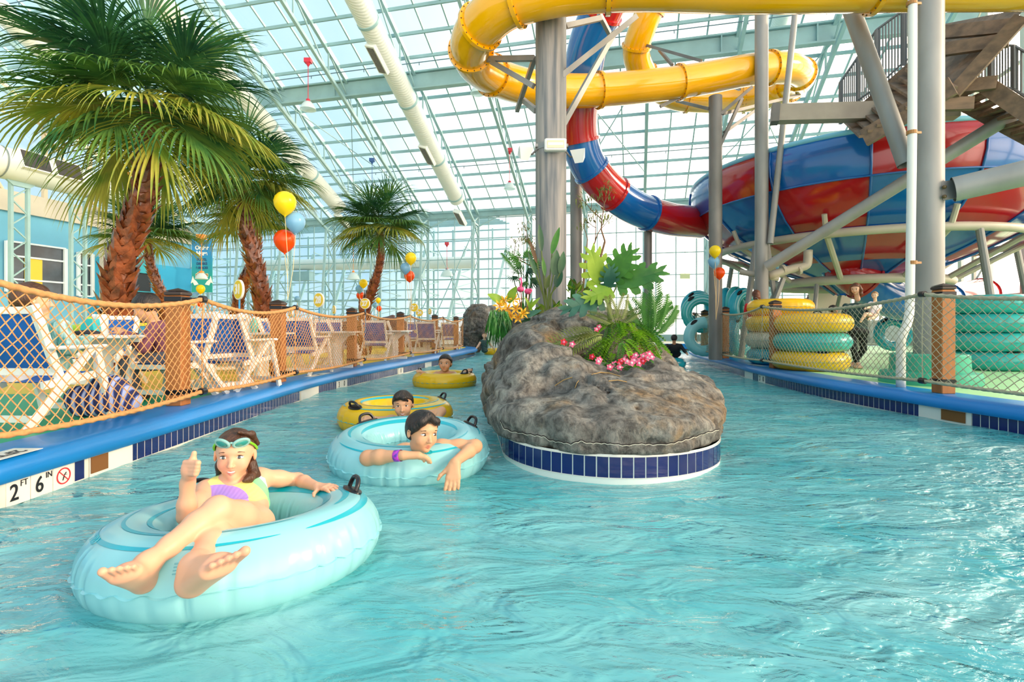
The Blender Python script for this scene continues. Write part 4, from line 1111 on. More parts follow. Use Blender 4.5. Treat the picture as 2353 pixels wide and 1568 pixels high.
for k in range(5):
    a = 2 * PI * k / 5 + 3.5; m = MB(); e = BC + Vector((3.75 * math.cos(a), 3.75 * math.sin(a), 3.28)); f = BC + Vector((2.1 * math.cos(a + .2), 2.1 * math.sin(a + .2), 2.32))
    m.tube([e, e + Vector((.5 * math.cos(a), .5 * math.sin(a), -2.98))], .075, 10); m.tube([f, Vector((f.x + .9 * math.cos(a + .5), f.y + .9 * math.sin(a + .5), .3))], .06, 8); m.build('leg', galv, ring)
# white downpipe, with clamps
dp = thing('white_downpipe', 'white plastic downpipe with an offset bend beside the big right column', 'pipe', tuple(at(2088, 885, 7.0)))
m = MB(); pts = [at(2097, -60, 7.15), at(2096, 300, 7.15), at(2091, 660, 7.15), at(2090, 715, 7.1), at(2084, 745, 7.0), at(2072, 775, 6.95), at(2070, 800, 6.95)]; e = at(2070, 800, 6.95); pts.append(Vector((e.x, e.y, .3)))
m.tube(cr([tuple(p) for p in pts], 5), .055, 16); m.build('pipe_wall', mat('white_plastic', '#E9E6DC', .35), dp, smooth=True)
for y in (8, 305, 604):
    m = MB(); m.cyl(at(2095, y - 4, 7.15), at(2095, y + 4, 7.15), .065, 14); m.bar(at(2095, y, 7.15), at(2115, y, 7.3), .03); m.build('clamp', mat('rusty_clamp', '#A8743A', .5), dp)
# pipework with elbows near the bowl outlet
o = thing('white_pipework', 'white pipes with elbows under the left side of the checked bowl', 'pipe', tuple(at(1800, 620, 12.6)))
m = MB(); m.tube([tuple(q) for q in cr([tuple(at(1765, 635, 12.6)), tuple(at(1820, 618, 12.6)), tuple(at(1850, 612, 12.6)), tuple(at(1856, 600, 12.6)), tuple(at(1857, 575, 12.6))], 4)], .10, 12); m.tube([at(1700, 625, 12.9), at(1790, 640, 12.6)], .07, 10); m.build('pipe_wall', cream, o, smooth=True)
m = MB()
for x in (1800, 1835): m.cyl(at(x - 3, 621, 12.6), at(x + 3, 619, 12.6), .125, 12)
m.build('coupling', cream, o)
for (a, b) in (((1760, 540, 13.2), (1800, 700, 13.0)), ((1720, 620, 15), (1790, 735, 14.5)), ((1800, 640, 13), (1730, 740, 12.8))):
    pa_, pb_ = at(*a), at(*b)
    m = MB(); m.bar(pa_, (pb_.x, pb_.y, .3), .09); m.build('leg', galv, ring)

# floodlight and two speakers clamped on the thick column
fl_ = thing('floodlight', 'white heater lamp clamped on the thick column above the island', 'lamp', tuple(at(1272, 336, 8.62)))
m = MB(); c = at(1276, 334, 8.62); m.bbox(c, (.36, .12, .20), .015); m.build('housing', mat('lamp_white', '#E7E5DF', .4), fl_)
m = MB(); m.box(c + Vector((0, -.062, 0)), (.28, .01, .12)); m.build('reflector', mat('lamp_reflector', '#C9B79A', .2, metal=.7), fl_)
m = MB(); m.cyl(c + Vector((-.12, -.075, 0)), c + Vector((.12, -.075, 0)), .018, 8); em, nt, out = new_mat('lamp_tube'); e_ = N(nt, 'ShaderNodeEmission'); e_.inputs[0].default_value = (1, .85, .6, 1); e_.inputs[1].default_value = 2.5; nt.links.new(e_.outputs[0], out.inputs[0]); m.build('lamp_tube', em, fl_)
m = MB(); m.tube([Vector((p1.x, p1.y, 4.12)), Vector((p1.x, p1.y, 4.22))], .275, 28); m.bar(at(1230, 336, 8.9), at(1305, 336, 8.9), .10, .05); m.build('clamp_band', galv, fl_, smooth=40)
for (x, y, s, lab) in ((1203, 350, -1, 'white wedge loudspeaker left of the floodlight'), (1332, 356, 1, 'white wedge loudspeaker right of the floodlight')):
    c = at(x, y, 8.75); o = thing('loudspeaker', lab, 'loudspeaker', tuple(c), 'column loudspeakers')
    m = MB(); rot = Matrix.Rotation(R(-25 * s), 3, 'Z') @ Matrix.Rotation(R(22), 3, 'X')
    pts = [(-.13, -.09, .10), (.13, -.09, .10), (.07, -.09, -.12), (-.07, -.09, -.12)]
    back = [(.05, .12, -.06), (.05, .12, .05), (-.05, .12, .05), (-.05, .12, -.06)]
    V_ = [c + rot @ Vector(q) for q in pts] + [c + rot @ Vector(q) for q in (back[2], back[1], back[0], back[3])]
    m._add(V_, [(0, 3, 2, 1), (4, 5, 6, 7), (0, 1, 5, 4), (1, 2, 6, 5), (2, 3, 7, 6), (3, 0, 4, 7)]); m.build('cabinet', mat('speaker_white', '#E9E8E4', .4), o)
    m = MB(); m.tube([c + Vector((0, .08, 0)), c + Vector((-s * .15, .1, 0)), at(x - s * 32, y - 8, 8.85)], .018, 8); m.build('bracket', galv_d, o)

# ================================================================ stair tower, top right
tim = mat('stair_timber', '#8D7560', .65, color2='#6A5A4C', scale=2.5, stretch=(.4, 3, 3), bump=.15, bscale=25); railm = mat('rail_grey', '#6E7479', .45)
st = thing('stair_tower', 'weathered timber stair and landing with grey railings above the bowl', 'stair', tuple(at(2000, 285, 11)))
m = MB(); m.bar(at(1775, 263, 11.0), at(2200, 252, 10.2), .25, .34); m.build('main_beam', mat('beam_grey', '#A89E90', .55, var=.12, scale=2), st)
m = MB(); m.bar(at(1772, 263, 11.0), at(1790, 262, 10.95), .27, .38); m.build('beam_end', galv_d, st)
sa0, sa1 = at(1950, 285, 11.4), at(2110, 150, 9.9); sb0, sb1 = at(1985, 318, 10.0), at(2190, 196, 8.9)
for (a, b) in ((sa0, sa1), (sb0, sb1)):
    m = MB(); m.bar(a, b, .08, .34); m.build('stringer', tim, st)
for k in range(9):
    t = (k + .5) / 9; m = MB(); a = sa0.lerp(sa1, t); b = sb0.lerp(sb1, t); m.bar(a, b, .30, .05); m.build('tread', tim, st)
rp = [at(1932, 188, 11.4), at(1972, 130, 11.1), at(2015, 68, 10.6), at(2078, 22, 10.2), at(2120, -10, 9.9)]; rb = [at(1932, 285, 11.4), at(1972, 238, 11.1), at(2015, 210, 10.6), at(2078, 150, 10.2), at(2120, 125, 9.9)]
m = MB(); m.tube(rp, .028, 6); m.tube([a.lerp(b, .93) for a, b in zip(rp, rb)], .02, 6); m.build('handrail', railm, st)
m = MB()
for k in range(4):
    for q in range(9):
        t = q / 9; a = rp[k].lerp(rp[k + 1], t); b = rb[k].lerp(rb[k + 1], t); m.bar(a, b, .02 if q else .06)
m.build('balusters', railm, st)
# landing and flight to the right
la = [at(2150, 150, 9.2), at(2340, 60, 8.6), at(2420, 30, 9.6), at(2230, 60, 10.8)]
m = MB(); m.prism([at(2165, 212, 9.3), at(2250, 150, 9.0), at(2350, 25, 8.8), at(2165, 60, 10.2)], (0, .2, .12)); m.build('landing', tim, st)
for (a, b) in (((2165, 75, 9.6), (2340, 58, 8.8)), ((2165, 115, 9.4), (2320, 92, 8.8)), ((2165, 240, 9.3), (2235, 238, 9.2)), ((2190, 215, 9.2), (2348, 40, 8.6)), ((2200, 200, 9.3), (2290, 190, 9.0))):
    m = MB(); m.bar(at(*a), at(*b), .10, .22); m.build('landing_beam', tim, st)
for k in range(8):
    a = at(2185 + 26 * k, 228 + 13 * k, 10.2 - .12 * k); b = at(2270 + 24 * k, 188 + 16 * k, 9.2 - .12 * k); m = MB(); m.bar(a, b, .24, .06); m.build('tread', tim, st)
for (a, b) in (((2185, 222, 10.2), (2400, 335, 9.2)), ((2260, 192, 9.2), (2420, 300, 8.4))):
    m = MB(); m.bar(at(*a), at(*b), .07, .26); m.build('stringer', tim, st)
m = MB(); ra = [at(2222, 168, 9.8), at(2278, 103, 9.5), at(2330, 105, 9.3), at(2400, 145, 9.0)]; rb = [at(2222, 215, 9.8), at(2278, 195, 9.5), at(2330, 205, 9.3), at(2400, 250, 9.0)]
m.tube(ra, .025, 6); m.tube(rb, .025, 6)
for k in range(3):
    for q in range(8): m.bar(ra[k].lerp(ra[k + 1], q / 8), rb[k].lerp(rb[k + 1], q / 8), .018 if q else .06)
m.build('guard_rail', railm, st)
# bits beyond the right deck
o = MB(); o.box(at(1905, 690, 17.5) - Vector((0, 0, 0)), (1.35, .12, .95)); o.bar(at(1862, 660, 17.5), Vector((at(1862, 660, 17.5).x, 17.5, .3)), .08); o.bar(at(1947, 660, 17.5), Vector((at(1947, 660, 17.5).x, 17.5, .3)), .08)
b_ = o.build('privacy_panel', mat('panel_beige', '#E9E0D2', .6), loc=tuple(at(1905, 740, 17.5))); tag(b_, 'plain pale beige panel standing behind the woman on the right deck', 'panel')
for (x, d, w_, h, lab) in ((1820, 19, 2.2, 1.1, 'white boarded low wall on the right deck behind the yellow tubes'),):
    c = at(x, HY, d); m = MB(); m.box((c.x, c.y, .3 + h / 2), (w_, .15, h)); o = m.build('low_wall', mat('board_white', '#EFE9DF', .6)); tag(o, lab, 'low wall')
# glass door in the far wall
dc = bp(15.3, -.0, 0); drm = MB()
for u_ in (14.2, 15.3): drm.bar(bp(u_, .2, .3), bp(u_, .2, 2.6), .16, up=(0, 1, 0))
for z in (2.6, 1.5, .4): drm.bar(bp(14.2, .2, z), bp(15.3, .2, z), .10)
o = drm.build('door_2', mat('door_frame_white', '#D9D8D2', .5)); tag(o, kind='structure')
o = thing('exit_sign', 'small green exit sign hanging before the far glazing', 'sign', tuple(at(1574, 635, 27)))
m = MB(); c = at(1574, 635, 27); m.box(c, (.5, .08, .26)); m.build('sign_box', mat('exit_green', '#B9C69A', .5), o); m = MB(); m.bar(c + Vector((0, 0, .13)), c + Vector((0, 0, 1.6)), .02); m.build('rod', galv_d, o)

# ================================================================ pendant lamps under the roof
def shade_mat():
    m, nt, out = new_mat('pendant_shade'); d = N(nt, 'ShaderNodeBsdfPrincipled'); d.inputs['Base Color'].default_value = srgb('#E6F1F0'); d.inputs['Roughness'].default_value = .25
    t = N(nt, 'ShaderNodeBsdfTransparent'); t.inputs[0].default_value = (.85, .93, .93, 1); mx = N(nt, 'ShaderNodeMixShader'); mx.inputs[0].default_value = .45
    nt.links.new(d.outputs[0], mx.inputs[1]); nt.links.new(t.outputs[0], mx.inputs[2]); nt.links.new(mx.outputs[0], out.inputs[0]); return m
shm = shade_mat()
def pendant(x, yt, yb, d, col, lab, r=.30):
    a, b = at(x, yt, d), at(x, yb, d); o = thing('pendant_lamp', lab, 'pendant lamp', tuple(b), 'pendant lamps under the glass roof')
    capm = mat('cap_' + col, {'red': '#C2263C', 'blue': '#2E5A9A', 'orange': '#E48A2C', 'grey': '#9AA7AA'}[col], .4)
    m = MB(); m.box(a, (.26, .2, .16)); m.lathe([(.02, -.22), (.1, -.08)], 10, Matrix.Translation(a)); m.build('mount', capm, o)
    m = MB(); m.cyl(a, b + Vector((0, 0, r * 1.1)), .014, 6); m.build('cord', capm, o)
    m = MB(); m.lathe([(.0, r * 1.25), (.07, r * 1.22), (.09, r * .9), (.0, r * .9)], 12, Matrix.Translation(b)); m.build('cap', capm, o, smooth=40)
    m = MB(); m.lathe([(.06, r * .98), (r * .45, r * .85), (r * .75, r * .5), (r * .93, r * .1), (r, -.12 * r), (r * .95, -.12 * r), (r * .7, r * .42), (.06, r * .9)], 24, Matrix.Translation(b)); m.build('lamp_shade', shm, o, smooth=40)
pendant(708, 140, 250, 20.0, 'red', 'glass pendant lamp on a red mount high above the tall balloons', .30)
pendant(855, 368, 446, 27, 'blue', 'glass pendant lamp on a blue mount above the small middle palm', .30)
pendant(1171, 345, 433, 26, 'red', 'glass pendant lamp on a red mount left of the thick column', .30)
pendant(1097, 160, 214, 22, 'red', 'glass pendant lamp half hidden behind the yellow slide bend', .30)
pendant(463, 545, 640, 17.5, 'orange', 'white dome pendant lamp with orange cap in front of the banner', .20)
pendant(812, 560, 641, 33, 'orange', 'tiny pendant lamp with orange cap beside the middle palm trunk', .42)
pendant(1027, 560, 634, 33, 'red', 'tiny pendant lamp with red cap before the far wall near the cliff', .42)
pendant(294, 400, 440, 23, 'orange', 'orange cap of a pendant lamp beside the big left duct', .2)
# ================================================================ palms
def leaf_mat(name, c, c2, tr=.25, rough=.45, vc=None):
    return mat(name, c, rough, color2=c2, scale=2.5, trans=tr)
fr_a = leaf_mat('frond_green', '#2A6234', '#6E9440'); fr_b = leaf_mat('frond_dark', '#1B4730', '#3F7440'); fr_c = leaf_mat('frond_yellow', '#6E8E30', '#B3AE48'); trunkm = mat('palm_trunk', '#94502C', .35, color2='#54280F', scale=9, coat=.25, bump=.3, bscale=30)
def frond_mesh(name, L, pitch, seed, m_, nl=42, width=.021, droop=1.0, pet=.33, spread=95):
    """fan-palm leaf built along +X: petiole, short rib and long folded segments that droop at the tips"""
    rng = random.Random(seed); m = MB(); cp, sp_ = math.cos(pitch), math.sin(pitch)
    def pos(s, curve=.25):   # rib
        return Vector((s * cp, 0, s * sp_ - curve * s * s / L * .55))
    rib = [pos(L * .62 * k / 8) for k in range(9)]
    m.tube(rib, [.02 - .0017 * k for k in range(9)], 5)
    for i in range(nl):
        f = (i + .5) / nl; side = 1 if i % 2 else -1
        ang = R(spread) * (1 - f) ** .8 * side + rng.uniform(-.06, .06)
        s0 = L * (pet + (.62 - pet) * f); b = pos(s0)
        fw = (pos(s0 + .05) - b).normalized(); sdv = Vector((0, 1, 0)); upv = fw.cross(sdv) * -1
        upv = sdv.cross(fw) * -1
        if upv.z < 0: upv = -upv
        d = (fw * math.cos(ang) + sdv * math.sin(ang) + upv * .12).normalized()
        ll = L * (.66 + .12 * math.sin(PI * f)) * rng.uniform(.88, 1.05)
        n = 7; w0 = width * L / 1.2
        p = b.copy(); pts = []; g = rng.uniform(.8, 1.25) * droop
        dd = d.copy()
        for k in range(n + 1):
            pts.append((p.copy(), dd.copy())); p = p + dd * (ll / n); t = (k + 1) / n
            dd = (dd + Vector((0, 0, -1)) * (.34 * g * t)).normalized()
        vs = []; fs = []
        for k, (q, dq) in enumerate(pts):
            t = k / n; ww = w0 * (0.35 + 1.5 * t if t < .35 else .9 * (1 - (t - .35) / .65) ** .8 + .02)
            sv = dq.cross(Vector((0, 0, 1)));
            if sv.length < .1: sv = Vector((0, 1, 0))
            sv.normalize(); un = sv.cross(dq)
            vs += [q - sv * ww, q + un * ww * -.55, q + sv * ww]
        for k in range(n): fs += [(3 * k, 3 * k + 1, 3 * k + 4, 3 * k + 3), (3 * k + 1, 3 * k + 2, 3 * k + 5, 3 * k + 4)]
        m._add(vs, fs)
    o = m.build(name, m_, loc=(0, 0, 0)); return o
def palm(label, tr, L, seed, nf=28, zb=.3, loc_top=None, rscale=1.0):
    """tr: list of (x px, y px, depth, width px)"""
    rng = random.Random(seed); P = [at(x, y, d) for (x, y, d, w_) in tr]; Rr = [w_ / F * d / 2 for (x, y, d, w_) in tr]
    base = P[0].copy(); base.z = zb; P = [base] + P; Rr = [Rr[0] * 1.1] + Rr
    root = thing('palm_tree', label, 'palm tree', tuple(base), 'tall fan palms on the left deck')
    c = cr([(p.x, p.y, p.z, r) for p, r in zip(P, Rr)], 8); C = [Vector(q[:3]) for q in c]; rr = [q[3] for q in c]
    m = MB(); m.tube(C, [r * .86 for r in rr], 14)
    # overlapping old leaf bases
    L0 = 0; s = 0; ring = 0; total = sum((b - a).length for a, b in zip(C[:-1], C[1:]))
    step = rr[0] * .62; pos = 0
    def on(s_):
        acc = 0
        for i in range(len(C) - 1):
            l = (C[i + 1] - C[i]).length
            if acc + l >= s_: t = (s_ - acc) / l; return C[i].lerp(C[i + 1], t), (C[i + 1] - C[i]).normalized(), rr[i] + (rr[i + 1] - rr[i]) * t
            acc += l
        return C[-1], (C[-1] - C[-2]).normalized(), rr[-1]
    while pos < total - .02:
        p, t, r = on(pos); u = t.orthogonal().normalized(); w_ = t.cross(u)
        for k in range(6):
            a = 2 * PI * (k + .5 * (ring % 2)) / 6 + rng.uniform(-.15, .15) + .35 * ring; o_ = u * math.cos(a) + w_ * math.sin(a); sd_ = -u * math.sin(a) + w_ * math.cos(a)
            h = r * rng.uniform(.75, 1.0); q = p + o_ * r * .74; wd = r * .56
            tip = q + t * h * 1.35 + o_ * r * rng.uniform(.45, .85) + sd_ * rng.uniform(-.1, .1) * r
            m._add([q - sd_ * wd - t * h * .2, q + sd_ * wd - t * h * .2, q + sd_ * wd * .8 + t * h * .55 + o_ * r * .22, q - sd_ * wd * .8 + t * h * .55 + o_ * r * .22, tip, q + o_ * r * .30 + t * h * .1],
                   [(0, 5, 3), (0, 1, 5), (1, 2, 5), (5, 2, 4), (3, 5, 4), (2, 3, 4)])
        ring += 1; pos += step
    m.build('trunk', trunkm, root)
    top = C[-1]
    if loc_top: top = at(*loc_top)
    variants = []
    for i, (pi, mm) in enumerate(((72, fr_b), (48, fr_a), (28, fr_b), (8, fr_a), (-12, fr_c), (-34, fr_a), (-52, fr_c))):
        variants.append(frond_mesh('frond', L * rng.uniform(.95, 1.05), R(pi), seed * 10 + i, mm, droop=.75 + .1 * i))
    seq = [0, 0, 1, 1, 1, 1, 2, 2, 2, 2, 2, 3, 3, 3, 3, 3, 3, 4, 4, 4, 4, 4, 5, 5, 5, 5, 6, 6, 6, 5, 4, 3, 2, 1]
    used = set(); az = rng.uniform(0, 6)
    for k in range(nf):
        v = seq[k % len(seq)]; az += 2.3999 + rng.uniform(-.2, .2)
        o = variants[v] if v not in used else variants[v].copy()
        if v in used: COL.objects.link(o)
        used.add(v); o.parent = root; o.location = top - base + Vector((0, 0, rng.uniform(-.08, .08) * L)); o.rotation_euler = (0, 0, az); s = rng.uniform(.85, 1.1); o.scale = (s, s, s)
    for v, o in enumerate(variants):
        if v not in used: bpy.data.objects.remove(o)
    return root
palm('tallest palm with the largest crown and a thick brown trunk, nearest left', [(270, 690, 7.6, 62), (284, 580, 7.6, 58), (300, 536, 7.6, 56), (317, 491, 7.6, 54), (330, 446, 7.6, 50), (336, 402, 7.6, 48), (340, 357, 7.6, 46), (343, 310, 7.6, 42), (344, 250, 7.6, 36)], 1.62, 3, 34, loc_top=(342, 225, 7.6))
palm('second palm with a drooping crown, its trunk crossing a slimmer leaning trunk', [(603, 714, 10.5, 38), (598, 660, 10.5, 36), (589, 617, 10.5, 34), (577, 575, 10.5, 32), (567, 535, 10.5, 30), (563, 500, 10.5, 28), (560, 440, 10.5, 24)], 1.32, 5, 30, loc_top=(560, 405, 10.5))
palm('slimmer palm leaning left behind the second palm', [(545, 712, 12, 24), (556, 660, 12, 24), (572, 625, 12, 23), (586, 590, 12, 20), (592, 560, 12, 18), (590, 525, 12, 16)], 1.10, 8, 18, loc_top=(588, 515, 12))
palm('short palm behind the tallest trunk with a flat wide crown', [(378, 700, 13.5, 25), (370, 672, 13.5, 22), (354, 634, 13.5, 20), (343, 595, 13.5, 18), (340, 555, 13.5, 16)], 1.28, 13, 22, loc_top=(338, 545, 13.5))
palm('middle palm standing alone with a curved slim trunk before the far wall', [(838, 712, 15, 26), (848, 685, 15, 24), (863, 643, 15, 19), (873, 603, 15, 17), (876, 560, 15, 15), (874, 530, 15, 14)], 1.36, 21, 26, loc_top=(872, 515, 15))
# ================================================================ planting on the island
g_lime = leaf_mat('leaf_lime', '#6FA02A', '#A9C444', .35); g_mid = leaf_mat('leaf_mid', '#2F6A2C', '#5E9A35', .3); g_dark = leaf_mat('leaf_dark', '#17402A', '#2E6238', .2); g_blue = leaf_mat('leaf_bluegreen', '#2C5F50', '#5C8F72', .25); g_olive = leaf_mat('leaf_olive', '#5C6B2C', '#8F9A50', .3); g_fern = leaf_mat('leaf_fern', '#4C8F1E', '#93C232', .35)
stem_m = mat('plant_stem', '#5A6B30', .5); twig_m = mat('twig_brown', '#7A5B3E', .7)
def orient(d, up=(0, 0, 1)):
    """matrix with local +X along d and local +Z close to up"""
    x = Vector(d).normalized(); z = Vector(up); z = z - x * z.dot(x)
    if z.length < 1e-3: z = x.orthogonal()
    z.normalize(); y = z.cross(x); return Matrix((x, y, z)).transposed().to_4x4()
def paddle(mb, base, d, L, W, up=(0, 0, 1), bend=.25, fold=.18):
    M4 = orient(d, up); n, k = 8, 2
    vs = []; fs = []
    for i in range(n + 1):
        t = i / n; w_ = W * (math.sin(PI * min(t * .92 + .06, 1)) ** .75) * (1 - .25 * t)
        for j in range(-k, k + 1):
            s = j / k; vs.append(Vector(base) + (M4 @ Vector((L * t, w_ * s / 1, abs(s) * w_ * fold - bend * L * t * t))))
    q = 2 * k + 1
    for i in range(n):
        for j in range(q - 1): fs.append((i * q + j, (i + 1) * q + j, (i + 1) * q + j + 1, i * q + j + 1))
    mb._add(vs, fs)
def monstera(mb, base, d, L, W, up=(0, 0, 1), bend=.3):
    M4 = orient(d, up)
    def rib(t): return Vector((L * t, 0, -bend * L * t * t))
    paddle(mb, base, d, L * .97, W * .62, up, bend, .1)
    nf = 5
    for side in (-1, 1):
        for i in range(nf):
            t0 = i / nf * .96; t1 = (i + .93) / nf * .96; tm = (t0 + t1) / 2
            wd = W * (math.sin(PI * (tm * .82 + .16)) ** .7); ang = R(100 - 75 * tm)
            dx, dy = math.cos(ang), math.sin(ang)
            a, b = rib(t0), rib(t1); vs = []; n = 5
            for k in range(n + 1):
                s = k / n; ww = 1.06 if s < .5 else (.86 if s < .9 else .5)
                mid = (a + b) / 2 + Vector((dx * wd * s, side * dy * wd * s, -.18 * wd * s * s + .06 * wd * s)); h = (b - a) / 2 * ww * (1 + .3 * s)
                vs += [M4 @ (mid - h) + Vector(base), M4 @ (mid + h) + Vector(base)]
            mb._add(vs, [(2 * k, 2 * k + 1, 2 * k + 3, 2 * k + 2) for k in range(n)])
def feather(mb, base, d, L, nl=18, ll=.25, w_=.018, up=(0, 0, 1), bend=.5, droop=.25, rw=.006):
    M4 = orient(d, up)
    def rib(t): return Vector((L * t, 0, -bend * L * t * t))
    mb.tube([Vector(base) + M4 @ rib(k / 6) for k in range(7)], [rw * (1 - .1 * k) for k in range(7)], 4)
    for i in range(nl):
        t = .15 + .85 * (i + .5) / nl; l = ll * (math.sin(PI * (.18 + .72 * t)) ** .6)
        for s in (-1, 1):
            b = rib(t); dd = Vector((.62, s * .8, .12)).normalized(); p1 = b + dd * l * .5; p2 = b + dd * l + Vector((0, 0, -droop * l))
            n_ = Vector((-dd.y, dd.x, 0)).normalized() * w_
            vs = [M4 @ q + Vector(base) for q in (b, p1 - n_, p2, p1 + n_)]; mb._add(vs, [(0, 1, 2, 3)])
def gz(x, d, zz): return Vector(((x - CX) / F * d, d, zz))
# monstera
mo = thing('monstera_plant', 'tall plant with large split lime green leaves in the middle of the island', 'plant', tuple(gz(1402, 6.2, 1.05)))
mb0 = gz(1402, 6.2, 1.0)
lv = [((1378, 650), (1362, 583), .42, .20, g_lime, .1), ((1405, 640), (1440, 590), .42, .20, g_mid, .1), ((1418, 655), (1518, 620), .56, .20, g_mid, .12), ((1385, 690), (1310, 700), .48, .17, g_blue, .35), ((1398, 660), (1405, 610), .26, .13, g_blue, .1), ((1405, 665), (1350, 680), .34, .15, g_lime, .3)]
m = MB(); m.tube([mb0, at(1400, 700, 6.2), at(1402, 650, 6.2)], [.03, .025, .02], 8); m.build('trunk', stem_m, mo)
for (a, b, L, W, mm, be) in lv:
    pa, pb = at(*a, 6.15), at(*b, 6.0); m = MB(); m.tube([at(1402, 690, 6.2), pa], .009, 5); m.build('leaf_stalk', stem_m, mo)
    m = MB(); monstera(m, pa, pb - pa, L, W, up=(0, -.9, .35), bend=be); m.build('leaf', mm, mo, smooth=True)
# bird-of-paradise paddles in front of the thick column
bo = thing('paddle_leaf_plant', 'upright plant with dark paddle leaves in front of the thick column', 'plant', tuple(gz(1258, 8.2, 1.25)))
for i, (bx, by, tx, ty, W, mm) in enumerate([(1244, 577, 1240, 515, .055, g_dark), (1268, 583, 1285, 522, .06, g_mid), (1272, 632, 1280, 575, .095, g_dark), (1278, 660, 1290, 618, .075, g_dark), (1232, 632, 1214, 578, .045, g_dark), (1234, 605, 1217, 552, .035, twig_m), (1252, 634, 1247, 590, .04, g_mid), (1254, 664, 1262, 632, .05, g_olive), (1286, 628, 1296, 578, .07, g_dark)]):
    a, b = at(bx, by, 8.1), at(tx, ty, 8.1); m = MB(); m.tube([gz(1258 + (i - 4) * 1.2, 8.2, 1.2), gz(1256 + (bx - 1256) * .35, 8.15, 1.6), a], .011, 5); m.build('leaf_stalk', stem_m, bo)
    m = MB(); paddle(m, a, b - a, (b - a).length, W, up=(.25 * (-1) ** i, -.9, .1), bend=.05, fold=.25); m.build('leaf', mm, bo, smooth=True)
# small palms with feather fronds beside the fern mound
def feather_plant(name, lab, base, specs, mm, nl=16, ll=.2, cat='plant', w_=.014):
    o = thing(name, lab, cat, tuple(base))
    for s in specs:
        m = MB(); feather(m, base if len(s) < 5 else s[4], s[0], s[1], nl, ll, w_, up=s[2], bend=s[3]); m.build('frond', mm, o)
    return o
b = gz(1492, 6.0, .98)
feather_plant('parlour_palm', 'bright green feathery palm at the right end of the fern mound', b, [((.55, -.2, .8), .45, (0, -1, .3), .15), ((.3, -.3, 1), .5, (0, -1, .3), .2), ((.1, -.2, 1), .62, (0, -1, .2), .2), ((-.4, -.2, .9), .45, (0, -1, .3), .3), ((.75, -.2, .9), .42, (0, -1, .3), .2), ((-.1, -.3, 1), .5, (0, -1, .2), .1)], g_mid, 20, .16, w_=.010)
b = gz(1418, 5.9, 1.12)
feather_plant('parlour_palm', 'olive feathery palm just below the split leaf plant', b, [((-.9, .1, .5), .34, (0, -.8, .6), .2), ((.8, .1, .6), .36, (0, -.8, .6), .2), ((.3, 0, 1), .36, (0, -1, .2), .1), ((-.3, 0, 1), .34, (0, -1, .2), .1)], g_olive, 16, .10, w_=.008)
b = gz(1385, 5.3, 1.02)
feather_plant('drooping_palm', 'pale feathery fronds drooping left over the rock beside the fern mound', b, [((-.9, -.35, .15), .55, (0, -.6, .8), .95), ((-.8, -.6, .1), .5, (0, -.6, .8), 1.0), ((-1, -.1, .25), .52, (0, -.6, .8), .7), ((-.7, -.8, .2), .4, (0, -.6, .8), .9)], g_olive, 18, .17, w_=.010)
# fern mound with pink flowers
fm = thing('fern_mound', 'round mound of bright green trailing ferns on top of the front boulder', 'plant', (1.12, 5.3, .62))
rng = random.Random(4)
cen = Vector((1.12, 5.12, .74))
ply = [(1362, 760), (1400, 745), (1450, 742), (1480, 760), (1492, 800), (1478, 838), (1440, 850), (1400, 845), (1368, 815)]
k = 0
while k < 98:
    t_ = rng.random() ** .5; q = rng.random() * 9; i0 = int(q) % 9; a0, a1 = ply[i0], ply[(i0 + 1) % 9]; fx = q - int(q)
    ex, ey = a0[0] + (a1[0] - a0[0]) * fx, a0[1] + (a1[1] - a0[1]) * fx; x, y = 1428 + (ex - 1428) * t_, 798 + (ey - 798) * t_
    p, n_ = hit(x, y, .0)
    if p is None: p, n_ = at(x, y, 5.4), Vector((0, -.7, .7))
    lift = .36 * (1 - t_ ** 2); p = p + (n_ + Vector((0, -.3, .8))).normalized() * lift
    d = Vector(((x - 1428) / 60 + rng.uniform(-.5, .5), -.5, rng.uniform(-.5, .35))); m = MB(); feather(m, p, d, rng.uniform(.16, .24), 12, .055, .014, up=(0, -.5, .8), bend=1.3, droop=.3, rw=.004); m.build('fern_frond', [g_fern, g_fern, g_mid][k % 3], fm); k += 1
pink = mat('flower_pink', '#E8326E', .5, color2='#FF8FB4', scale=30, trans=.2); pinkw = mat('flower_white', '#FBE3E6', .5, trans=.2); redf = mat('flower_red', '#D0202C', .5, trans=.2)
def flower(mb, c, r, d, n=5):
    M4 = orient(d); c = Vector(c)
    mb.cur = 0
    for k in range(n):
        a = 2 * PI * k / n; u = Vector((0, math.cos(a), math.sin(a))); v = Vector((0, -math.sin(a), math.cos(a)))
        pts = [Vector((0, 0, 0)), u * r * .5 + v * r * .42 + Vector((r * .25, 0, 0)), u * r + Vector((r * .15, 0, 0)), u * r * .5 - v * r * .42 + Vector((r * .25, 0, 0))]
        mb._add([c + M4 @ q for q in pts], [(0, 1, 2, 3)])
    mb.cur = 1
    mb.ball(c + M4 @ Vector((r * .2, 0, 0)), r * .38, 6, 4); mb.cur = 0
fp = thing('flower_garland', 'trailing garland of pink and white blossoms round the fern mound', 'flowers', (1.2, 5.0, .62))
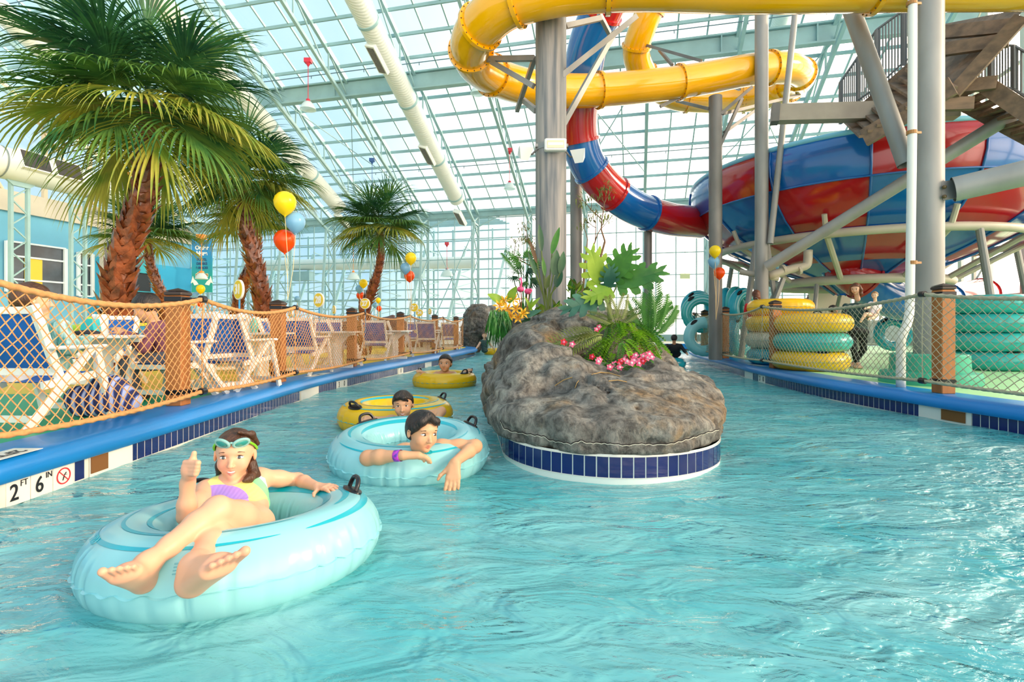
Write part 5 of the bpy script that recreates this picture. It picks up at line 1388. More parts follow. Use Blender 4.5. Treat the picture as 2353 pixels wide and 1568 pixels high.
spots = [(1292, 798), (1300, 795), (1308, 800), (1365, 710 + 95), (1352, 822), (1358, 832), (1368, 842), (1374, 838), (1408, 848), (1420, 856), (1424, 842), (1436, 838), (1440, 830), (1447, 842), (1455, 846), (1452, 832), (1462, 838), (1466, 828), (1474, 836), (1478, 822), (1484, 838), (1490, 832), (1495, 824), (1500, 832), (1470, 812), (1480, 806), (1462, 800), (1446, 810), (1440, 818), (1476, 796), (1468, 788), (1492, 815), (1498, 810), (1482, 829), (1464, 770), (1466, 778), (1456, 760), (1452, 765), (1374, 756), (1368, 762), (1488, 818), (1459, 820), (1472, 845), (1446, 825), (1395, 852), (1418, 848)]
rng = random.Random(9)
for i, (x, y) in enumerate(spots):
    p, n_ = hit(x, y, .05)
    if p is None: p = at(x, y, 5.2)
    if y < 800 or x > 1440: p = p.lerp(Vector((0, 0, CH)), .035)
    m = MB(); flower(m, p, .037, (rng.uniform(-.5, .5), -1, rng.uniform(0, .8)))
    m.build('blossom', [pink, pinkw] if i % 5 else [redf, pink], fp)
m = MB()
for i, (x, y) in enumerate(spots):
    for k in range(2):
        p, n_ = hit(x + rng.uniform(-9, 9), y + rng.uniform(-7, 7), .035)
        if p is None: continue
        paddle(m, p, (rng.uniform(-1, 1), -.5, rng.uniform(-.3, .8)), .06, .018)
o = m.build('garland_leaves', g_mid, fp)
# lilies on the left shoulder of the rock
orng = mat('lily_petal', '#F2A71B', .45, color2='#FFCE3A', scale=20, trans=.25); lil = thing('lily_plant', 'cluster of orange yellow lilies with broad leaves on the left of the island', 'flowers', tuple(at(1175, 735, 7.4)))
for i, (x, y) in enumerate([(1148, 705), (1165, 712), (1180, 690), (1186, 712), (1190, 733), (1152, 718), (1176, 728), (1200, 722), (1160, 694)]):
    p = at(x, y, 7.3 + .05 * (i % 3)); M4 = orient((rng.uniform(-.5, .5), -1, .35)); m = MB(); m.cur = 0
    for k in range(6):
        a = 2 * PI * k / 6; u = Vector((0, math.cos(a), math.sin(a))); v = Vector((0, -math.sin(a), math.cos(a)))
        pts = [Vector((0, 0, 0)), u * .045 + v * .018 + Vector((.05, 0, 0)), u * .10 + Vector((.055, 0, 0)), u * .045 - v * .018 + Vector((.05, 0, 0))]
        m._add([p + M4 @ q for q in pts], [(0, 1, 2, 3)])
    for k in range(3): m.tube([p, p + M4 @ Vector((.09, .012 * (k - 1), .01))], .003, 3)
    m.build('lily_flower', orng, lil)
for i, (x, y, tx, ty, W, mm) in enumerate([(1160, 700, 1133, 680, .09, g_lime), (1168, 696, 1180, 668, .08, g_lime), (1150, 735, 1138, 760, .06, g_mid), (1195, 742, 1235, 735, .06, g_dark), (1205, 730, 1232, 715, .06, g_blue), (1215, 712, 1232, 690, .04, g_lime), (1222, 715, 1212, 690, .03, g_lime)]):
    a, b = at(x, y, 7.4), at(tx, ty, 7.3); m = MB(); paddle(m, a, b - a, (b - a).length * 1.3, W, up=(0, -.8, .6), bend=.15); m.build('leaf', mm, lil, smooth=True)
hg = thing('hanging_grass', 'strands of bright green grassy foliage hanging down below the lilies', 'plant', tuple(at(1145, 760, 7.3)))
m = MB()
for k in range(170):
    x = rng.uniform(1126, 1168); y = rng.uniform(712, 745); p = at(x, y, rng.uniform(7.0, 7.4)); L = rng.uniform(.15, .42); q = Vector((rng.uniform(-.05, .05), -.05, 0))
    m.tube([p, p + q + Vector((0, 0, -L * .5)), p + q * 1.6 + Vector((0, 0, -L))], [.009, .008, .002], 3, caps=False)
o = m.build('foliage', mat('grass_hanging', '#3E9A35', .5, color2='#1F5F2A', scale=8, trans=.3), hg)
# ground cover and crotons behind
rngb = random.Random(12)
for (lab, x0, x1, y0, y1, d, mm, n, L, nm) in (('low lime green foliage between the lilies and the thick column', 1190, 1300, 690, 735, 8.4, g_lime, 46, .2, 'croton'),
                                       ('mixed yellow green foliage right of the thick column behind the hump', 1305, 1352, 620, 705, 9.6, g_mid, 40, .26, 'croton'),
                                       ('yellow tipped broad leaves behind the top of the rock hump', 1340, 1385, 672, 712, 9.0, g_olive, 22, .24, 'croton')):
    o = thing('croton_bush', lab, 'plant', tuple(at((x0 + x1) / 2, y1, d)), 'leafy bushes behind the rock hump')
    for k in range(n):
        p = at(rngb.uniform(x0, x1), rngb.uniform((y0 + y1) / 2, y1), d + rngb.uniform(-.3, .3)); m = MB()
        paddle(m, p, (rngb.uniform(-1, 1), rngb.uniform(-1, .2), rngb.uniform(.4, 1.6)), L * rngb.uniform(.7, 1.2), .045, bend=.2); m.build('leaf', rngb.choice([mm, g_lime, g_mid, g_olive]), o, smooth=True)
# small fan palm left behind, dark
def fan(mb, c, d, r, n=16, spread=150, up=(0, 0, 1)):
    M4 = orient(d, up)
    for i in range(n):
        a = R(-spread + 2 * spread * (i + .5) / n); u = Vector((math.cos(a), math.sin(a), 0)); v = Vector((-math.sin(a), math.cos(a), 0))
        pts = [Vector((0, 0, 0)), u * r * .6 + v * r * .07 + Vector((0, 0, .02)), u * r + Vector((0, 0, -r * .25)), u * r * .6 - v * r * .07]
        mb._add([Vector(c) + M4 @ q for q in pts], [(0, 1, 2, 3)])
fo = thing('fan_palm', 'dark small fan palm with round leaves left of the thick column', 'plant', tuple(at(1205, 700, 8.8)))
for (x, y, r, mm) in ((1178, 634, .13, g_dark), (1195, 602, .17, g_mid), (1210, 625, .17, g_dark), (1222, 650, .15, g_dark), (1185, 588, .15, g_mid), (1214, 592, .16, g_mid), (1200, 650, .13, g_mid), (1226, 610, .15, g_mid)):
    p = at(x, y, 8.7); m = MB(); m.tube([gz(1207, 8.8, 1.2), p], .008, 4); fan(m, p, (x - 1205, -12, y < 620 and 12 or -8), r, up=(0, -1, .4)); m.build('leaf', mm, fo)
m = MB(); feather(m, at(1208, 640, 8.8), (-.7, -.2, 1), .55, 16, .16, .012, up=(0, -1, .3), bend=.5); m.build('leaf', g_mid, fo)
# flamingo ornaments
fpk = mat('flamingo_pink', '#F0588C', .5)
for (x, y, hx, hy, lab) in ((1196, 665, 1197, 640, 'pink flamingo ornament standing upright, left one of the pair'), (1213, 670, 1221, 668, 'pink flamingo ornament with lowered head, right one of the pair')):
    c = at(x, y, 7.9); o = thing('flamingo_ornament', lab, 'ornament', (c.x, c.y, c.z - .32), 'flamingo ornaments among the leaves')
    S = Sdf(.008); S.ell(c, (.055, .07, .045), k=.02); S.chain([c + Vector((0, -.05, .01)), (at(x, y, 7.9) + at(hx, hy, 7.9)) / 2 + Vector((.012, -.08, .02)), at(hx, hy, 7.85)], [.022, .012, .014], .015); S.cone(at(hx, hy, 7.85), at(hx, hy, 7.85) + Vector((-.03, -.02, -.02)), .016, .008, .01)
    V, Q = S.mesh(); np_mesh('body', V, Q, fpk, o)
    for s in (-.012, .012): m = MB(); m.cyl(c + Vector((s, 0, -.03)), c + Vector((s, 0, -.32)), .005, 5); m.build('leg', mat('flamingo_leg', '#A8433A', .5), o)
# sparse tree with small leaves behind the thick column
tr_ = thing('sparse_tree', 'thin branched tree with small leaves behind the thick column', 'tree', tuple(gz(1330, 10.2, .9)))
rngt = random.Random(77); m = MB(); lm = MB()
def branch(p, d, L, r, depth):
    q = p + d * L; midp = (p + q) / 2 + Vector((rngt.uniform(-.1, .1), rngt.uniform(-.1, .1), rngt.uniform(-.05, .05))) * L; m.tube([p, midp, q], [r, r * .85, r * .7], 5)
    if depth == 0 or r < .006:
        for k in range(9):
            t = rngt.random(); c = p.lerp(q, t) + Vector([rngt.uniform(-.10, .10) for _ in range(3)]); paddle(lm, c, (rngt.uniform(-1, 1), rngt.uniform(-1, 1), rngt.uniform(-1.2, .2)), .085, .012)
        return
    for k in range(rngt.choice((2, 3))):
        nd = (d + Vector([rngt.uniform(-.75, .75) for _ in range(3)]) * .9 + Vector((0, 0, .12))).normalized(); branch(q, nd, L * rngt.uniform(.62, .82), r * .66, depth - 1)
b0 = gz(1330, 10.2, .9)
for (e, dp) in ((at(1345, 600, 10.2), 4), (at(1390, 555, 10.0), 3), (at(1270, 640, 10.4), 4)):
    m.tube([b0, e], [.028, .02], 6); branch(e, ((at(1385, 520, 10) - e) if e.x > b0.x else (at(1185, 540, 10.6) - e)).normalized(), .42, .017, dp)
for (e) in (at(1215, 560, 10.4), at(1180, 590, 10.4), at(1350, 550, 10.2), at(1240, 530, 10.6)):
    m.tube([at(1270, 640, 10.4) if e.x < b0.x else at(1345, 600, 10.2), e], [.014, .01], 5); branch(e, Vector((rngt.uniform(-.6, .6), 0, 1)).normalized(), .25, .009, 3)
m.build('branches', twig_m, tr_); lm.build('leaves', g_olive, tr_)
# dry leaves and twigs lying on the boulder
tw = MB()
for (a, b) in (((1275, 887), (1315, 868)), ((1322, 893), (1330, 876)), ((1398, 877), (1440, 879)), ((1360, 862), (1400, 858)), ((1380, 858), (1425, 866))):
    pa, pb = hit(*a, .004)[0], hit(*b, .004)[0]
    if pa and pb: tw.tube([pa, (pa + pb) / 2 + Vector((0, 0, .012)), pb], .004, 4)
# ================================================================ ring floats
aqua = mat('vinyl_aqua', '#A6E8EC', .28, var=.03, scale=2, trans=.22, coat=.25); aqua_s = mat('vinyl_teal_print', '#08AFC0', .3, coat=.2)
yellow_v = mat('vinyl_yellow', '#FDCB12', .28, var=.03, scale=2, trans=.18, coat=.25); teal_d = mat('vinyl_teal', '#3FC3BE', .28, var=.04, scale=2, trans=.2, coat=.25); blue_v = mat('vinyl_turquoise', '#22B8CE', .28, trans=.2, coat=.25); white_v = mat('vinyl_cream', '#E6DDCB', .3, trans=.15)
def ring_float(label, body, stripe, loc, rot=(0, 0, 0), Rm=.46, r=.185, handles=(), group=None, detail=1, stripes=True, flat=.92, pro=None, name='ring_float'):
    o = thing(name, label, 'swim ring', (0, 0, 0), group)
    nt_, npz = (216, 36) if detail > 1 else (108, 24) if detail else (48, 14)
    th = np.arange(nt_) * 2 * PI / nt_; ph = np.arange(npz) * 2 * PI / npz
    T, P_ = np.meshgrid(th, ph, indexing='ij')
    def surf(T, P_, off=0.0):
        w_ = np.exp(-((np.angle(np.exp(1j * P_)) / .55) ** 2)) + .8 * np.exp(-((np.angle(np.exp(1j * (P_ - PI))) / .5) ** 2))
        rng = np.random.RandomState(5); ang = T * 34 + .8 * np.sin(3 * T) + 1.1 * np.sin(5 * T + 1)
        fold = np.clip(np.cos(ang), 0, 1) ** 7 * (.65 + .35 * np.sin(7 * T + 2))
        rr = r + off - .021 * fold * w_ * (r / .185) - .004 * w_
        x = (Rm + rr * np.cos(P_)); return np.stack([x * np.cos(T), x * np.sin(T), rr * np.sin(P_) * flat + .004 * np.cos(ang) * w_], -1)
    V = surf(T, P_).reshape(-1, 3); ii = np.arange(nt_ * npz).reshape(nt_, npz); jj = np.roll(ii, -1, 0); kk = np.roll(ii, -1, 1); ll = np.roll(jj, -1, 1)
    np_mesh('inflated_ring', V, np.stack([ii, jj, ll, kk], -1).reshape(-1, 4), body, o)
    if detail:
        # welded seams: thin scalloped flaps at the outer and inner equator
        for (p0, s) in ((0.0, 1), (PI, 1)):
            n = nt_; a = surf(th, np.full(n, p0), -.003); b = surf(th, np.full(n, p0 - .02), .010); b[:, 2] += .004 * np.cos(th * 34 * 1.0 + 2)
            Vv = np.stack([a, b], 1).reshape(-1, 3); q = np.arange(n); q2 = (q + 1) % n
            np_mesh('seam_flap', Vv, np.stack([2 * q, 2 * q2, 2 * q2 + 1, 2 * q + 1], -1), stripe if p0 == 0 and detail < 2 else body, o)
    if stripes:
        for (p0, t0, t1, wd) in ((.98, -.2, 3.3, .12), (1.0, 3.5, 5.9, .05), (1.5, .3, 3.5, .13), (1.52, 3.7, 6.1, .05), (2.02, 0, 3.2, .13), (2.05, 3.4, 6.0, .06)):
            n = 90 if detail > 1 else 40; t = np.linspace(t0, t1, n); wv = wd * np.sin(PI * (t - t0) / (t1 - t0)) ** .6 + .004
            rows = [surf(t, p0 + wv * k, .0016) for k in (-1, -.5, 0, .5, 1)]; Vv = np.stack(rows, 1).reshape(-1, 3); q = np.arange(n - 1)
            fs = np.concatenate([np.stack([5 * q + k, 5 * q + k + 1, 5 * (q + 1) + k + 1, 5 * (q + 1) + k], -1) for k in range(4)])
            np_mesh('printed_stripe', Vv, fs, stripe, o)
    for (ha, hp) in handles:
        def sp(ta, pa, off): return Vector(surf(np.array([ta]), np.array([pa]), off)[0])
        c = sp(ha, hp, 0); nrm_ = (sp(ha, hp, .1) - c).normalized(); tg = Vector((-math.sin(ha), math.cos(ha), 0)); sdv = nrm_.cross(tg)
        m = MB(); M4 = Matrix((tg, sdv, nrm_)).transposed().to_4x4(); M4.translation = c
        n = 20; vs = []
        for (k, z) in ((1.0, -.006), (.96, .008), (.7, .012)):
            for q in range(n):
                a = 2 * PI * q / n; vs.append(M4 @ Vector((.115 * k * math.cos(a), .045 * k * math.sin(a), z - .10 * (.115 * k * math.cos(a)) ** 2 * 8 * .5)))
        fs = [(a * n + q, a * n + (q + 1) % n, (a + 1) * n + (q + 1) % n, (a + 1) * n + q) for a in (0, 1) for q in range(n)] + [tuple(2 * n + q for q in range(n))]
        m._add(vs, fs)
        pts = [M4 @ Vector(v) for v in ((-.075, 0, 0), (-.068, 0, .035), (-.045, 0, .062), (0, 0, .07), (.045, 0, .062), (.068, 0, .035), (.075, 0, 0))]
        m.tube([tuple(q) for q in cr([tuple(p) for p in pts], 4)], .0125, 8); m.build('handle', blackm, o, smooth=45)
    if pro is not None:
        ta, pa = pro; s0 = Vector(surf(np.array([ta]), np.array([pa]), .002)[0]); s1 = Vector(surf(np.array([ta]), np.array([pa + .1]), .002)[0])
        tg = Vector((-math.sin(ta), math.cos(ta), 0))
        M4 = frame(s0 + (s0 - Vector((Rm * math.cos(ta), Rm * math.sin(ta), 0))).normalized() * .001, tg, s1 - s0); text_mesh('PRO', .05, aqua_s, 'lettering', o, M4, .0006, bold=.001)
        va = ta + .75; c = Vector(surf(np.array([va]), np.array([.62]), 0)[0]); nn = (Vector(surf(np.array([va]), np.array([.62]), .1)[0]) - c).normalized()
        m = MB(); m.cyl(c, c + nn * .008, .016, 16); m.cyl(c, c + nn * .014, .009, 12); m.build('valve', mat('valve_lilac', '#A9B4DC', .3), o)
        ta2 = ta + 1.0; s0 = Vector(surf(np.array([ta2]), np.array([.55]), .003)[0]); s1 = Vector(surf(np.array([ta2]), np.array([.65]), .003)[0]); tg = Vector((-math.sin(ta2), math.cos(ta2), 0))
        m = MB()
        M4 = frame(s0, tg, s1 - s0)
        for k in range(4):
            for q in range(6):
                m.box((0, 0, 0), (.014, .005, .0006), None, M4 @ Matrix.Translation(((q - 2.5) * .019, .018 - k * .012, 0)))
        m.build('fine_print', mat('print_grey_teal', '#6FB6BE', .5), o)
    o.location = loc; o.rotation_euler = rot; return o
FA = 'large ring floats drifting on the river'
ring_float('aqua ring float nearest the camera, carrying the girl in the yellow swimsuit', aqua, aqua_s, (-1.31, 2.55, .062), (R(-3), R(-4), R(-27)), .465, .185, ((1.0, 1.25), (2.95, 1.3)), FA, 2, pro=(-1.92, .95))
ring_float('aqua ring float carrying the dark haired teenage boy resting on crossed arms', aqua, aqua_s, (-.84, 4.31, .085), (R(4), 0, R(10)), .465, .185, ((.35, 1.1), (2.35, 1.15)), FA, 2, pro=(-1.35, 1.0))
ring_float('yellow ring float behind the teenage boy, holding a smiling younger boy', yellow_v, aqua_s, (-1.32, 5.96, .10), (0, 0, R(25)), .465, .185, ((.05, 1.1), (3.6, 1.1)), FA, 1)
ring_float('yellow ring float with a small shirtless boy farther up the river', yellow_v, aqua_s, (-1.27, 9.85, .10), (0, 0, R(160)), .43, .175, ((.2, 1.3), (2.9, 1.3), (3.6, 1.2)), FA, 1, stripes=False)
ring_float('yellow ring float half hidden by the rock beside the wading woman', yellow_v, aqua_s, (-.55, 21.2, .08), (0, 0, 0), .42, .17, (), FA, 0, False)
ring_float('turquoise ring float holding two dark shirted riders right of the island', blue_v, aqua_s, (4.2, 14.6, .10), (0, 0, 0), .46, .18, (), FA, 0, False)
ST = 'ring floats stacked on the right deck'
def stack(x, d, rows, what, g=ST, R0=.475, r=.19):
    X = (x - CX) / F * d; z = .3 + r * .92
    for i, (mm, nmn) in enumerate(rows):
        ring_float('%s ring float, %s of the %s' % (nmn, ['lowest', 'second from bottom', 'third from bottom', 'topmost'][i] if len(rows) == 4 else ['bottom', 'middle', 'top'][i], what), mm, aqua_s if mm is not teal_d else teal_d, (X + .03 * math.sin(5 * i + x), d, z), (0, 0, 1.3 * i), R0, r, ((2.0 - 1.3 * i - 2.6, 1.35), (.9 - 2.6, 1.3)), g, 1, False)
        z += 2 * r * .92
stack(1864, 9.85, [(yellow_v, 'yellow'), (teal_d, 'teal'), (yellow_v, 'yellow')], 'three high stack behind the right netting')
stack(1791, 11.3, [(blue_v, 'turquoise'), (white_v, 'cream'), (yellow_v, 'yellow'), (yellow_v, 'yellow')], 'tall stack behind the three high stack')
stack(2275, 9.9, [(teal_d, 'teal')] * 4, 'teal stack at the right edge')
RK = 'ring floats standing upright in racks'
for (x, d, z, yaw, mm, lab, Rr) in ((1604, 16.2, 1.62, 12, blue_v, 'turquoise ring float standing behind the pale one, at the left of the upright rings', .42), (1612, 15.2, 1.45, -12, teal_d, 'pale teal ring float standing upright, upper one of the left rack', .42), (1617, 14.6, .78, -5, aqua, 'pale aqua ring float standing upright, lower one of the left rack', .40),
                                (1668, 15.0, 1.62, 60, blue_v, 'turquoise ring float seen edge on, upper left of the middle rack', .42), (1690, 14.6, 1.62, 50, teal_d, 'teal ring float seen edge on, upper middle of the middle rack', .42), (1708, 14.2, 1.55, 30, blue_v, 'turquoise ring float, upper right of the middle rack behind the red shirt', .42),
                                (1676, 14.6, .82, 55, teal_d, 'teal ring float seen edge on, lower left of the middle rack', .42), (1700, 14.2, .82, 40, blue_v, 'turquoise ring float, lower right of the middle rack', .42), (2052, 16.4, .85, -12, blue_v, 'patterned turquoise ring float upright behind the woman with the baby', .40)):
    p = gz(x, d, z + .05); ring_float(lab, mm, aqua, tuple(p), (R(90), 0, R(yaw)), Rr, .16, ((2.2, .9), (.6, .9)), RK, 0, True)
# ================================================================ balloons
balm = {'yellow': mat('balloon_yellow', '#FBE01E', .25, trans=.3), 'blue': mat('balloon_blue', '#8CC3E4', .25, trans=.3), 'orange': mat('balloon_orange', '#F8590E', .25, trans=.3), 'teal': mat('balloon_teal', '#2E7C8A', .3)}
strm = mat('balloon_ribbon', '#E7C48A', .5)
def balloon(x, y, d, rpx, col, lab, tie, g):
    c = at(x, y, d); r = rpx / F * d; o = thing('balloon', lab, 'balloon', tuple(c), g)
    prof = [(0, r * 1.0), (r * .3, r * .96), (r * .62, r * .8), (r * .88, r * .5), (r, r * .1), (r * .96, -r * .25), (r * .8, -r * .62), (r * .52, -r * .95), (r * .24, -r * 1.17), (r * .06, -r * 1.28), (r * .1, -r * 1.36), (0, -r * 1.36)]
    m = MB(); m.lathe(prof, 24, Matrix.Translation(c)); m.build('skin', balm[col], o, smooth=True)
    e = at(*tie); a = c + Vector((0, 0, -r * 1.34)); m = MB(); m.tube([a, (a + e) / 2 + Vector((.02, 0, -.03)), e], .0035 * max(1, d / 9), 4); m.build('ribbon', strm, o)
for (bx, d, items, tie, what) in ((655, 6.9, (('yellow', 655, 465, 25), ('blue', 679, 510, 22), ('orange', 654, 552, 24)), (661, 690, 6.9), 'biggest bunch in front of the second palm'),
                                  (942, 12.5, (('yellow', 944, 593, 13), ('blue', 932, 616, 12), ('orange', 941, 634, 12)), (944, 742, 12.5), 'bunch right of the middle palm'),
                                  (832, 16.5, (('yellow', 835, 651, 9.5), ('blue', 826, 664, 9), ('orange', 828, 679, 9)), (832, 745, 16.5), 'small bunch left of the middle palm trunk'),
                                  (869, 20, (('yellow', 869, 690, 6), ('blue', 862, 701, 6), ('orange', 871, 709, 6)), (868, 752, 20), 'tiny bunch right of the middle palm trunk'),
                                  (460, 13, (('yellow', 461, 664, 9.5), ('blue', 452, 680, 9), ('orange', 460, 695, 9)), (461, 760, 13), 'bunch below the food banner'),
                                  (1646, 11.8, (('yellow', 1643, 577, 13), ('blue', 1640, 601, 13), ('orange', 1653, 627, 12.5)), (1645, 735, 11.8), 'bunch on the right side above the upright rings')):
    for i, (col, x, y, r) in enumerate(items): balloon(x, y, d + .12 * i * (1 if i else 0), r, col, '%s balloon of the %s' % (col, what), tie, 'balloons tied in threes')
balloon(683, 687, 14, 6.5, 'blue', 'single small blue balloon left of the number 28 sign', (683, 745, 14), None)
# ================================================================ banner and number signs
bnm = bpy.data.materials.new('banner_print'); bnm.use_nodes = True; nt = bnm.node_tree; p = nt.nodes['Principled BSDF']; p.inputs['Roughness'].default_value = .6
tc = N(nt, 'ShaderNodeTexCoord'); sp = N(nt, 'ShaderNodeSeparateXYZ'); nt.links.new(tc.outputs['Object'], sp.inputs[0]); rp_ = N(nt, 'ShaderNodeValToRGB'); mr = N(nt, 'ShaderNodeMapRange'); mr.inputs['From Min'].default_value = 0; mr.inputs['From Max'].default_value = 2.0
nt.links.new(sp.outputs['Z'], mr.inputs['Value']); nt.links.new(mr.outputs[0], rp_.inputs[0]); rp_.color_ramp.elements[0].color = srgb('#0E9C97'); rp_.color_ramp.elements[0].position = .3; rp_.color_ramp.elements[1].color = srgb('#1E86C8'); rp_.color_ramp.elements[1].position = .75; nt.links.new(rp_.outputs[0], p.inputs['Base Color'])
BD = 20.0; bl, br_ = at(441, 672, BD), at(488, 672, BD); ht = 124 / F * BD
bn = thing('food_banner', 'tall blue and teal banner reading Order Here food drinks and snacks', 'banner', tuple((bl + br_) / 2))
m = MB(); c = (bl + br_) / 2; m.box(c + Vector((0, 0, ht / 2)), ((br_ - bl).length, .03, ht)); m.build('cloth', bnm, bn)
cw = mat('banner_white', '#F4F4EE', .6); cn = mat('banner_navy', '#164A7C', .6); cr_ = mat('banner_cream', '#F6E3B8', .6); cb = mat('banner_brown', '#9A6A3C', .6)
for (s, yy, sz, mm, sq, bd) in (('Order', 570, .215, cw, .92, .008), ('Here', 583, .225, cw, .9, .012), ('FOOD,', 597, .13, cn, .95, .006), ('DRINKS', 606.5, .13, cn, .9, .006), ('& SNACKS', 616, .12, cn, .82, .006)):
    text_mesh(s, sz, mm, 'lettering', bn, frame((c.x, c.y - .02, at(464, yy, BD).z), (1, 0, 0), (0, 0, 1)), .003, bold=bd, squash=sq)
for (mm, dy, bd) in ((cr_, -.018, .022), (cb, -.026, .004)): text_mesh('sliders', .20, mm, 'lettering', bn, frame((c.x, c.y + dy, at(464, 632, BD).z), (1, 0, 0), (0, 0, 1)), .003, bold=bd, squash=.9)
m = MB()
for s in (-1, 1): m.prism([c + Vector((s * q[0], -.02, q[1])) for q in ((.12, .30), (.2, .42), (.30, .50), (.34, .62), (.38, .48), (.42, .34), (.34, .38), (.28, .26), (.2, .28))], (0, -.008, 0))
m.build('splash_motif', cw, bn)
m = MB(); q = c + Vector((0, .1, 0)); m.bar(Vector((q.x, q.y, .3)), q + Vector((0, 0, ht + .1)), .06); m.bar(q + Vector((-.4, 0, ht)), q + Vector((.4, 0, ht)), .03); m.build('support_pole', steel, bn)
sy = mat('sign_yellow', '#EFCB16', .45); swt = mat('sign_white', '#F5F3E6', .45); spole = mat('sign_pole', '#2C8FC2', .4)
def number_sign(x, y, d, num, rpx, yaw, ybot, lab):
    c = at(x, y, d); r = rpx / F * d; o = thing('number_sign', lab, 'table number', (c.x, c.y, at(x, ybot, d).z), 'round table number signs')
    M4 = Matrix.Translation(c) @ Matrix.Rotation(R(yaw), 4, 'Z') @ Matrix.Rotation(R(90), 4, 'X')
    m = MB(); m.lathe([(0, -.014), (r, -.014), (r, .014), (0, .014)], 32, M4); m.build('disc_rim', swt, o, smooth=30)
    m = MB(); m.lathe([(0, -.017), (r * .9, -.017), (r * .9, .017), (0, .017)], 32, M4); m.build('disc', sy, o, smooth=30)
    if num: text_mesh(num, r * 1.28, swt, 'numeral', o, Matrix.Translation(c + (Matrix.Rotation(R(yaw), 3, 'Z') @ Vector((0, -.021, 0)))) @ Matrix.Rotation(R(yaw), 4, 'Z') @ Matrix.Rotation(R(90), 4, 'X'), .002, bold=r * .07, squash=.9)
    m = MB(); m.cyl(c + Vector((0, .012, -r)), Vector((c.x, c.y + .012, at(x, ybot, d).z)), .013, 8); m.build('pole', spole, o)
number_sign(549, 666, 7.3, '31', 23, -38, 778, 'yellow round sign numbered 31 on a blue pole left of the second palm')
number_sign(733, 690, 9.6, '28', 17, -30, 775, 'yellow round sign numbered 28 before the brown rocks')
number_sign(839, 698, 12.0, '27', 12.5, -15, 765, 'yellow round sign numbered 27 at the foot of the middle palm')
number_sign(952, 707, 14.5, '26', 10, -12, 760, 'yellow round sign numbered 26 right of the middle palm')
number_sign(964, 719, 16.0, '24', 8.5, 0, 760, 'yellow round sign numbered 24 just below sign 26')
number_sign(768, 712, 14.0, '21', 10, -52, 765, 'small yellow sign seen at a steep angle right of sign 28')
number_sign(668, 720, 10.5, '29', 9, -40, 770, 'small yellow sign just right of the second fence post')
number_sign(445, 694, 8.5, '32', 10, -20, 770, 'yellow sign half behind the nearest fence post')
number_sign(988, 716, 17.5, '22', 7, -50, 760, 'tiny yellow sign seen at a steep angle near the far fence posts')
# ================================================================ white deck chairs with blue slings, and tables
wht = mat('chair_white', '#EFEDE6', .45, var=.03); sling = mat('sling_blue', '#155FB2', .7, var=.08, scale=12); sling2 = mat('sling_piping', '#153E80', .7)
def make_chair():
    o = thing('deck_chair', 'x', 'chair', (0, 0, 0))
    for s in (-1, 1):
        x = .27 * s; x2 = .315 * s
        m = MB(); m.bar((x, -.12, .30), (x, -.37, .97), .035, .065, up=(0, 1, 0)); m.build('back_upright', wht, o)
        m = MB(); m.bbox((x2, -.02, .635), (.085, .50, .03), .01); m.build('armrest', wht, o)
        m = MB(); m.bar((x2, .14, .62), (x2, .30, 0), .035, .06, up=(0, 1, 0)); m.build('leg', wht, o)
        m = MB(); m.bar((x2, .10, .62), (x2, -.48, 0), .035, .06, up=(0, 1, 0)); m.build('leg', wht, o)
        m = MB(); m.bar((x, .25, .40), (x, -.30, .34), .03, .06, up=(0, 0, 1)); m.build('side_rail', wht, o)
    for (y, z) in ((-.36, .93), (-.19, .44)):
        m = MB(); m.bar((-.27, y, z), (.27, y, z), .03, .055); m.build('cross_rail', wht, o)
    for (y, z) in ((.26, .10), (-.42, .10), (.24, .37)):
        m = MB(); m.bar((-.31, y, z), (.31, y, z), .028, .05); m.build('stretcher', wht, o)
    m = MB(); m.grid(lambda u, v: Vector((-.25 + .5 * u, -.20 - .155 * v - .035 * math.sin(PI * v) * math.sin(PI * u), .47 + .43 * v)), 6, 6); m.grid(lambda u, v: Vector((-.25 + .5 * u, -.194 - .155 * v - .035 * math.sin(PI * v) * math.sin(PI * u), .47 + .43 * v)), 6, 6); m.build('backrest', sling, o, smooth=True)
    m = MB(); m.grid(lambda u, v: Vector((-.25 + .5 * u, .24 - .48 * v, .41 - .05 * v - .045 * math.sin(PI * v))), 6, 6); m.build('seat', sling, o, smooth=True)
    return o
def make_table():
    o = thing('deck_table', 'x', 'table', (0, 0, 0))
    m = MB()
    for k in range(5): m.bbox((0, -.32 + .16 * k, .70), (.80, .15, .03), .006)
    m.build('tabletop', wht, o)
    m = MB(); m.bar((-.38, 0, .665), (.38, 0, .665), .06, .05); m.bar((0, -.38, .665), (0, .38, .665), .06, .05); m.build('brace', wht, o)
    m = MB(); m.prism([(-.30, -.02, .655), (.30, -.02, .655), (.11, -.02, .5), (.11, -.02, 0.04), (-.11, -.02, 0.04), (-.11, -.02, .5)], (0, .04, 0)); m.build('pedestal', wht, o)
    m = MB(); m.prism([(-.02, -.30, .655), (-.02, .30, .655), (-.02, .10, .5), (-.02, .10, 0.04), (-.02, -.10, 0.04), (-.02, -.10, .5)], (.04, 0, 0)); m.build('pedestal', wht, o)
    m = MB(); m.bar((-.33, 0, .03), (.33, 0, .03), .06, .06); m.bar((0, -.33, .03), (0, .33, .03), .06, .06); m.build('foot', wht, o)
    return o
ch0 = make_chair(); tb0 = make_table()
